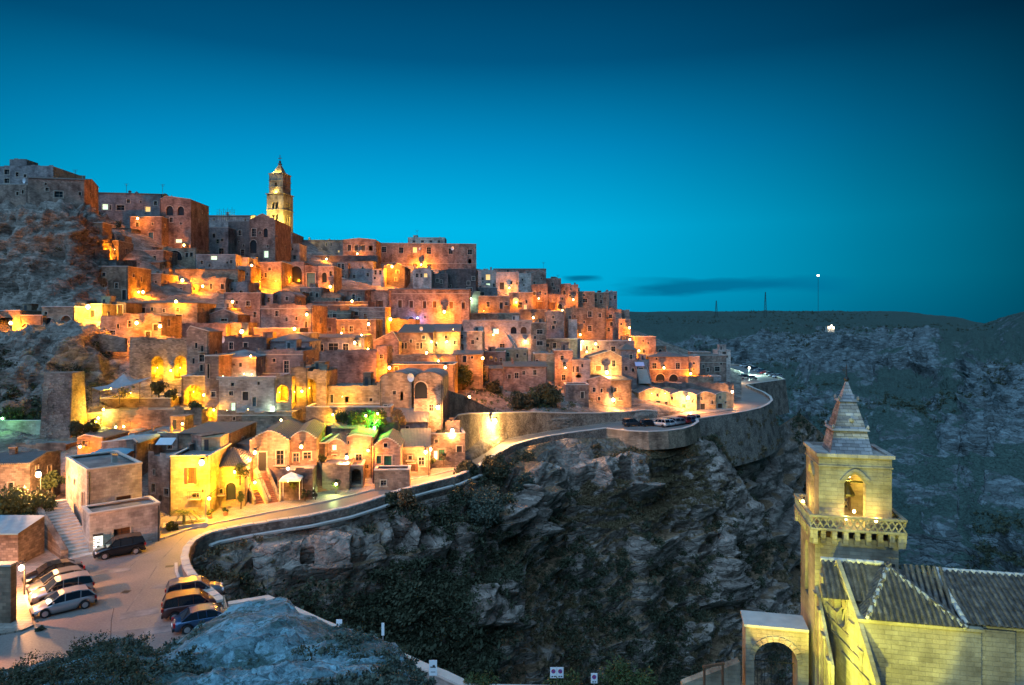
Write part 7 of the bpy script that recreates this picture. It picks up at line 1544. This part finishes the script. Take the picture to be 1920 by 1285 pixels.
# illuminated totem, white sign by the stair, gate timbers
e = empty('lit_totem', G(184, 1041), R(30), 'tall white illuminated totem with red dashes beside the black SUV', 'totem sign'); b = MB(); b.box(-.38, .38, -.12, .12, .05, 1.85); b.build('panel', M('litpanel') if 'litpanel' in MATS else M('signwhite'), e)
b = MB()
for i in range(7): b.box(-.36, -.26, -.128, -.122, .2 + i * .22, .3 + i * .22)
b.build('red_dashes', M('signred'), e); b = MB(); b.box(-.12, .15, -.128, -.122, 1.2, 1.32); b.box(-.1, .12, -.128, -.122, .8, .95); b.box(-.05, .2, -.128, -.122, 1.45, 1.52); b.build('lettering', M('ink'), e); b = MB(); b.box(-.42, .42, -.15, .15, 1.852, 2.0); b.build('cap', M('metal'), e)
e = empty('white_sign', G(583, 936), R(10), 'upright white information sign at the kerb left of the dark flight', 'sign'); b = MB(); b.box(-.32, .32, -.05, .05, .1, 1.5); b.build('board', M('litpanel') if 'litpanel' in MATS else M('signwhite'), e); b = MB(); b.box(-.15, .15, -.056, -.052, 1.0, 1.2); b.box(-.2, .2, -.056, -.052, .7, .75); b.box(-.2, .2, -.056, -.052, .55, .6); b.build('marks', M('ink'), e)
e = empty('timber_gate', GT(420, 1125) + Vector((0, 0, -.2)), R(-62), 'weathered timber rails of a gate between the curved parapet and the white wall', 'gate')
for i in range(3): b = MB(); b.box(0, 2.4, -.04, .04, .3 - i * .45, .42 - i * .45); b.build('rail', M('rope'), e)
for x in (0, 2.4): b = MB(); b.box(x - .07, x + .07, -.07, .07, -1.2, .5); b.build('post', M('rope'), e)
# leaning mast and pole in the right ravine side, tall poles on the left
for (px, py0, py1, Y, l) in ((502, 945 + 185, 1070, 66, 'thin pale pole rising from the gully behind the bare rock'), (386, 992, 910, 74.5, 'slim pole of the street by the palm'), (1470, 690, 672, 272, 'thin white flagpole at the tip of the terrace car park')):
    p = P(px, py0, Y); e = empty('pole', p, 0, l, 'pole'); b = MB(); b.tube((0, 0, -1), (0, 0, (py0 - py1) * Y / F), .05, .035); b.build('shaft', M('rim'), e)
# thin dry stalk growing up in front of the square
e = empty('dry_stalk', P(206, 1235, 13.5), 0, 'thin dark flower stalk standing against the square', 'plant'); b = MB(); b.tube((0, 0, 0), (.03, 0, .75), .008, .005, 5); b.tube((.03, 0, .75), (.08, 0, 1.0), .005, .004, 5)
b.build('stem', M('ink'), e); link('leaves', leafmesh('leaves', 60, .14, 1.6, .03, 'leafdark', 90, 5), e, (.01, 0, .22))
# ---------------------------------------------------------------- lamps seen lit, then unseen ones added for their light
K_ = 1.2
def S_(px, py, w, l, **k): lamp(px, py, w * K_, l, **k)
S_(342, 526, 5200, 'glaring wall lamp over the long orange garden wall', off=1.3)
S_(268, 548, 2600, 'right one of the twin lamps on the orange terrace house'); S_(260, 548, 1500, 'left one of the twin lamps on the orange terrace house')
S_(380, 537, 3200, 'lamp beside the glowing pillar left of centre')
S_(517, 527, 6500, 'brightest lamp under the gabled palace', off=1.6); S_(487, 528, 3400, 'smaller lamp left of the one under the gabled palace')
S_(619, 538, 5200, 'lamp before the big grey flank', off=1.3)
S_(165, 576, 8500, 'glaring lamp of the left terrace above the arched gates', off=1.4, col=(1, .46, .05)); S_(256, 606, 3400, 'lamp on the long orange house above the masonry wall')
S_(20, 606, 3000, 'lamp out on the lane at the left edge by the faint arch', off=2.5)
S_(453, 622, 5200, 'glaring lamp above the blue-grey roofs', off=1.2); S_(552, 617, 4600, 'lamp at the right end of the orange terrace parapet')
S_(691, 608, 3000, 'star-bright lamp on a tall post before the orange palace', kind='post', off=4); S_(732, 599, 6500, 'large glaring lamp left of the palace door', off=1.6)
S_(833, 585, 7500, 'large glaring lamp at the right foot of the orange palace', off=1.5); S_(907, 583, 4200, 'lamp under the two dark windows of the ridge lane')
S_(783, 596, 700, 'blue lamp beside the palace door', col=(.25, .3, 1), bulb='bulbblue'); S_(883, 560, 1400, 'greenish-white lamp at the right corner of the orange palace', col=(.6, 1, .6), bulb='bulbgreen')
S_(1055, 583, 6500, 'star-bright lamp at the foot of the upper right houses', off=1.4); S_(1180, 615, 4200, 'upper star-bright lamp on the outermost orange house', off=1.2); S_(1181, 637, 3600, 'lower star-bright lamp on the outermost orange house', off=1.2)
S_(1198, 658, 3600, 'lamp at the foot of the square pink house', off=1.2); S_(1117, 645, 2200, 'pale lamp in the shadowed court', col=WARM); S_(1092, 640, 1200, 'small greenish lamp left in the shadowed court', col=(1, .8, .3))
S_(665, 643, 2200, 'pale star-like lamp at the end of the dark porch', col=WARM); S_(678, 629, 1200, 'little lamp above the dark porch roof')
S_(800, 662, 3800, 'round lamp on a post in the orange lane', kind='post', off=3); S_(822, 677, 1500, 'small lamp right of the round lane lamp'); S_(835, 689, 4200, 'star lamp on a post beside the leafy trees', kind='post', off=4); S_(905, 672, 4200, 'round lane lamp left of the little ochre house', kind='post', off=3)
S_(730, 690, 4200, 'wall lamp at the left end of the long orange house', off=1.1); S_(809, 641, 1500, 'left one of two yellowish lamps on the pink house front', col=(1, .75, .2)); S_(838, 641, 1500, 'right one of two yellowish lamps on the pink house front', col=(1, .75, .2))
S_(985, 640, 900, 'lamp over the arched doorway of the white palazzo', col=WARM, bulb='bulbwhite'); S_(1138, 698, 6500, 'big star-bright lamp above the tan gabled house', off=1.5, col=(1, .5, .1)); S_(1295, 701, 4600, 'lamp at the right corner of the arched palazzo', off=1.2)
S_(1150, 750, 5200, 'white glaring lamp on the bulging flank by the road wall', col=WARM, off=1.3, bulb='bulbwhite'); S_(1290, 746, 9000, 'brightest white lamp on the yellow row', col=WARM, off=1.6, bulb='bulbwhite')
S_(1222, 738, 900, 'left small uplight over the tall green door', col=WARM, off=.7); S_(1247, 738, 900, 'right small uplight over the tall green door', col=WARM, off=.7); S_(1373, 735, 2600, 'lamp at the corner of the last yellow row house', col=WARM, bulb='bulbwhite', off=1)
S_(1362, 704, 14000, 'white floodlight at the entrance of the terrace car park', col=COOLW, Y=262, bulb='bulbwhite', kind='post'); S_(1405, 690, 17000, 'cool lamp over the terrace car park cars', col=(.55, .95, .85), Y=300, bulb='bulbwhite', kind='post')
S_(928, 790, 10000, 'big glaring lamp on the tall retaining wall of the road', col=(1, .56, .16), off=1.5, bulb='bulbwhite')
S_(821, 764, 5200, 'upper white wall lamp on the rounded rock house', col=WARM, bulb='bulbwhite', off=.9); S_(848, 808, 6500, 'white lamp on a post at the road corner', col=WARM, bulb='bulbwhite', off=1.0); S_(798, 848, 4600, 'white lamp left of the rough stone corner house', col=WARM, bulb='bulbwhite', off=.8); S_(807, 843, 2200, 'second white lamp beside it, slightly higher', col=WARM, bulb='bulbwhite', off=.8)
S_(650, 858, 4200, 'glaring lamp between the small gabled house and the curved awning', col=WARM, bulb='bulbwhite', off=.9); S_(565, 838, 2400, 'lamp high on the second gabled house', col=WARM, off=.8); S_(478, 849, 2400, 'lamp at the left of the first gabled house porch', col=WARM, off=.9)
S_(540, 879, 1500, 'bright lamp above the cream canopy', col=WARM, off=.7, bulb='bulbwhite'); S_(540, 903, 500, 'lamp under the cream canopy', col=YEL, off=.5)
S_(378, 868, 6000, 'huge glaring floodlamp on the floodlit yellow house', col=YEL, off=1.3, bulb='bulbwhite'); S_(392, 935, 1400, 'lamp low over the pavement of the floodlit yellow house', col=YEL, off=2.4)
S_(440, 885, 1500, 'lamp over the dark arched door', col=YEL, off=1.2); S_(478, 905, 900, 'lamp between the red stair flights', col=YEL, off=1)
S_(72, 890, 6000, 'star-bright lamp at the top of the broad stairway', col=(1, .44, .14), bulb='bulbwhite', Y=72, kind='post'); S_(40, 1065, 2600, 'star-bright lamp on the tan wall above the car row', col=(1, .42, .12), bulb='bulbwhite', Y=55, kind='post')
S_(184, 784, 1500, 'wall lamp of the glowing yellow corner', col=YEL, off=.8); S_(217, 801, 1000, 'left one of the small lamps at the foot of the long wall', col=YEL, off=.6); S_(342, 795, 1800, 'right one of the small lamps at the foot of the long wall', col=YEL, off=.8); S_(194, 768, 700, 'small lamp at the base of the tent terrace', col=(.9, 1, .25), off=.5)
S_(320, 695, 1500, 'lamp between the two tall lit arches', col=YEL, off=.8); S_(295, 690, 900, 'hidden uplight inside the left tall arch', col=YEL, off=.3); S_(338, 690, 900, 'hidden uplight inside the right tall arch', col=YEL, off=.6)
S_(382, 741, 1800, 'lamp at the right of the huge yellow recess', col=YEL, off=.8); S_(363, 735, 900, 'lamp inside the huge yellow recess', col=YEL, off=.9); S_(401, 769, 700, 'small lamp by the slender pilastered house', col=YEL, off=.6)
S_(208, 729, 1500, 'lamp under the left of the tent', col=YEL, off=.5); S_(245, 737, 900, 'lamp under the right of the tent', col=YEL, off=.5)
S_(524, 736, 1400, 'lamp inside the corner loggia of the white palace', col=YEL, off=.6); S_(566, 734, 900, 'lamp left of the tall glowing chapel arch', col=YEL, off=.7, bulb='bulbwhite'); S_(580, 728, 900, 'light inside the tall glowing chapel arch', col=YEL, off=.6); S_(552, 735, 500, 'light inside the half-lit arch', col=YEL, off=.5)
S_(642, 744, 2000, 'lamp on the cave houses under the rock', col=YEL, off=.9); S_(624, 778, 1000, 'left lamp of the arched terrace wall', col=YEL, off=.7); S_(686, 780, 800, 'middle lamp of the arched terrace wall', col=YEL, off=.7); S_(708, 776, 400, 'right lamp of the arched terrace wall', col=YEL, off=.7)
S_(527, 788, 1100, 'lamp on the roof edge below the white palace', col=YEL, off=.8); S_(702, 803, 3600, 'vivid green floodlight in the hedge behind the row houses', col=(.08, 1, .06), bulb='bulbgreen', Y=102.7, kind='flood', dy=1.4); S_(4, 785, 240, 'pale green floodlight at the left edge', col=(.25, 1, .3), bulb='bulbgreen', Y=97, kind='flood')
S_(630, 908, 300, 'little green-white spotlight in the bush', col=(.8, 1, .3), off=.6, kind='flood'); S_(418, 706, 260, 'left uplight of the palace pavilion', col=(.6, 1, .75), off=.5, kind='flood', bulb='bulbwhite'); S_(457, 702, 170, 'middle uplight of the palace pavilion', col=(.75, 1, .6), off=.4, kind='flood', bulb='bulbwhite'); S_(472, 702, 170, 'right uplight of the palace pavilion', col=(.75, 1, .6), off=.4, kind='flood', bulb='bulbwhite')
S_(425, 770, 200, 'leftmost uplight on the white palace facade', col=(1, .9, .4), off=.4, kind='flood'); S_(465, 768, 200, 'yellow uplight in the middle of the white palace facade', col=(1, .95, .3), off=.4, kind='flood'); S_(512, 764, 200, 'pale green uplight at the right of the white palace facade', col=(.7, 1, .7), off=.4, kind='flood', bulb='bulbwhite')
S_(735, 500, 15000, 'lamp on the crest lighting the long palace from below', off=3); S_(790, 497, 14000, 'second lamp at the foot of the long crest palace', off=2); S_(670, 476, 2600, 'lamp string on the terrace of the pink crest house'); S_(545, 520, 1500, 'lamp under the great blind arch')
S_(968, 567, 1200, 'lamp of the glowing loggia'); S_(1100, 660, 900, 'small lamp by the court wall'); S_(1020, 700, 2600, 'lane lamp facing the vivid yellow wall', Y=163, kind='post')
S_(880, 745, 2600, 'lane lamp by the orange garden wall below the trees', kind='post', off=3); S_(640, 625, 1800, 'lamp in the stepped terraces', off=2)
S_(-40, 979, 7500, 'added unseen street lamp on a tall mast just outside the left edge, lighting the car row', col=(1, .34, .09), Y=53, kind='post', bulb='bulbwhite')  # unseen mast lamp added to light the cars and the square
for px, py, w_1, l in ((215, 468, 2600, 'added fill lamp by the purple masonry wall under the cliff-top houses'), (345, 460, 2200, 'added fill lamp over the shallow arched old house'), (472, 498, 2600, 'added fill lamp at the foot of the narrow purple house'), (612, 486, 2200, 'added fill lamp over the dark crest terrace wall'), (660, 565, 2600, 'added fill lamp in the shadow left of the long orange palace'), (436, 566, 2400, 'added fill lamp below the timber pergola house'), (330, 566, 2200, 'added fill lamp above the wide tan ashlar house'), (575, 590, 2600, 'added fill lamp right of the pink cube house'), (300, 612, 2200, 'added fill lamp at the small stone brackets'), (690, 655, 2000, 'added fill lamp at the pink turret-like house'), (1000, 596, 2200, 'added fill lamp over the dark brown blank wall'), (1088, 628, 2400, 'added fill lamp at the wide orange house corner'), (955, 540, 2600, 'added fill lamp below the ridge house with the tall dark door'), (1075, 562, 2600, 'added fill lamp on the stepping ridge lane'), (1245, 690, 2200, 'added fill lamp between the two ground arches'), (850, 618, 2200, 'added fill lamp under the right foot of the palace lane'), (1060, 690, 2000, 'added fill lamp by the purple ashlar house'), (470, 668, 1600, 'added fill lamp at the long blue-grey flat roof'), (925, 628, 1800, 'added fill lamp on the white palazzo terrace'), (258, 410, 2400, 'added fill lamp high on the narrow blue-windowed house'), (1010, 560, 2000, 'added fill lamp beside the tall orange house'), (150, 838, 1400, 'added fill lamp by the ruined tan house'), (232, 800, 1200, 'added fill lamp behind the broken roofs'), (690, 845, 1500, 'added fill lamp on the taller tan row house')):
    S_(px, py, w_1, l, off=1.9)  # lamps added in dim lanes for fill glow, none matched to one seen
# floodlights of the near church, golden lights of the cathedral tower
def spot(label, pos, aim, w, col, ang=60, r=.1):
    e = empty('floodlight', pos, 0, label, 'floodlight', 'floodlights of the towers'); b = MB(); b.box(-.2, .2, -.2, .2, -.25, -.05); b.build('housing', M('metal'), e)
    ld = bpy.data.lights.new('light', 'SPOT'); ld.energy = w; ld.color = col; ld.spot_size = R(ang); ld.spot_blend = .25; ld.shadow_soft_size = r
    o = bpy.data.objects.new('light', ld); COL.objects.link(o); o.parent = e; o.rotation_euler = (Vector(aim) - Vector(pos)).to_track_quat('-Z', 'Y').to_euler(); return e
YG = (.80, .86, .09)
spot('ground floodlight before the church facade', (11.6, 25.5, -18.5), (17.6, 37, -15.5), 12000, YG, 50)
spot('mast floodlight lighting the church side wall from the square', (9, 17.5, -15.0), (21.6, 34.5, -13.9), 15000, YG, 27)
spot('second ground floodlight close under the church facade', (13.2, 33.2, -18.6), (17.7, 36.6, -16), 5200, YG, 80)
spot('golden floodlight on the lower tower shaft', (13.5, 38, -21), (18.6, 42, -14), 2200, (1, .68, .12), 60)
bx_ = church.location
for (dx, dy, z_, w_1, l) in ((2.4, 2.4, 906, 260, 'lamp hung inside the belfry'), (1.6, -.25, 968, 45, 'uplight on the gallery left of the belfry arch'), (3.2, -.25, 968, 70, 'uplight on the gallery right of the belfry arch'), (-.2, 2.6, 962, 130, 'uplight on the left gallery of the belfry'), (2.4, 1.2, 965, 160, 'lamp on the belfry floor')):
    p = church.matrix_world @ Vector((dx, dy, zz(z_, 40))); e = empty('floodlight', p, 0, l, 'floodlight', 'floodlights of the towers'); b = MB(); b.ball((0, 0, 0), .09); b.build('bulb', M('bulb'), e)
    ld = bpy.data.lights.new('light', 'POINT'); ld.energy = w_1; ld.color = (1, .66, .12); ld.shadow_soft_size = .08; o = bpy.data.objects.new('light', ld); COL.objects.link(o); o.parent = e; o.location = (0, 0, .2)
for (dx, dy, py, w_1, l) in ((-1, -8, 432, 16000, 'golden floodlight at the foot of the cathedral tower'), (6, -6, 430, 9000, 'second golden floodlight right of the cathedral tower'), (0, -3.4, 366.3, 900, 'ledge light at the upper stage of the cathedral tower'), (0, -2.6, 327, 700, 'light at the base of the cathedral spire'), (-2, -2, 327, 500, 'left light at the base of the cathedral spire')):
    p = ct.matrix_basis @ Vector((dx, dy, cz(py))) ; e = empty('floodlight', p, 0, l, 'floodlight', 'floodlights of the towers'); b = MB(); b.box(-.2, .2, -.2, .2, -.2, 0); b.build('housing', M('metal'), e)
    ld = bpy.data.lights.new('light', 'POINT'); ld.energy = w_1; ld.color = (1, .68, .12); ld.shadow_soft_size = .3; o = bpy.data.objects.new('light', ld); COL.objects.link(o); o.parent = e; o.location = (0, -.1, .6)
# road retaining wall is needed before the lamps are set against it
place_lamps()
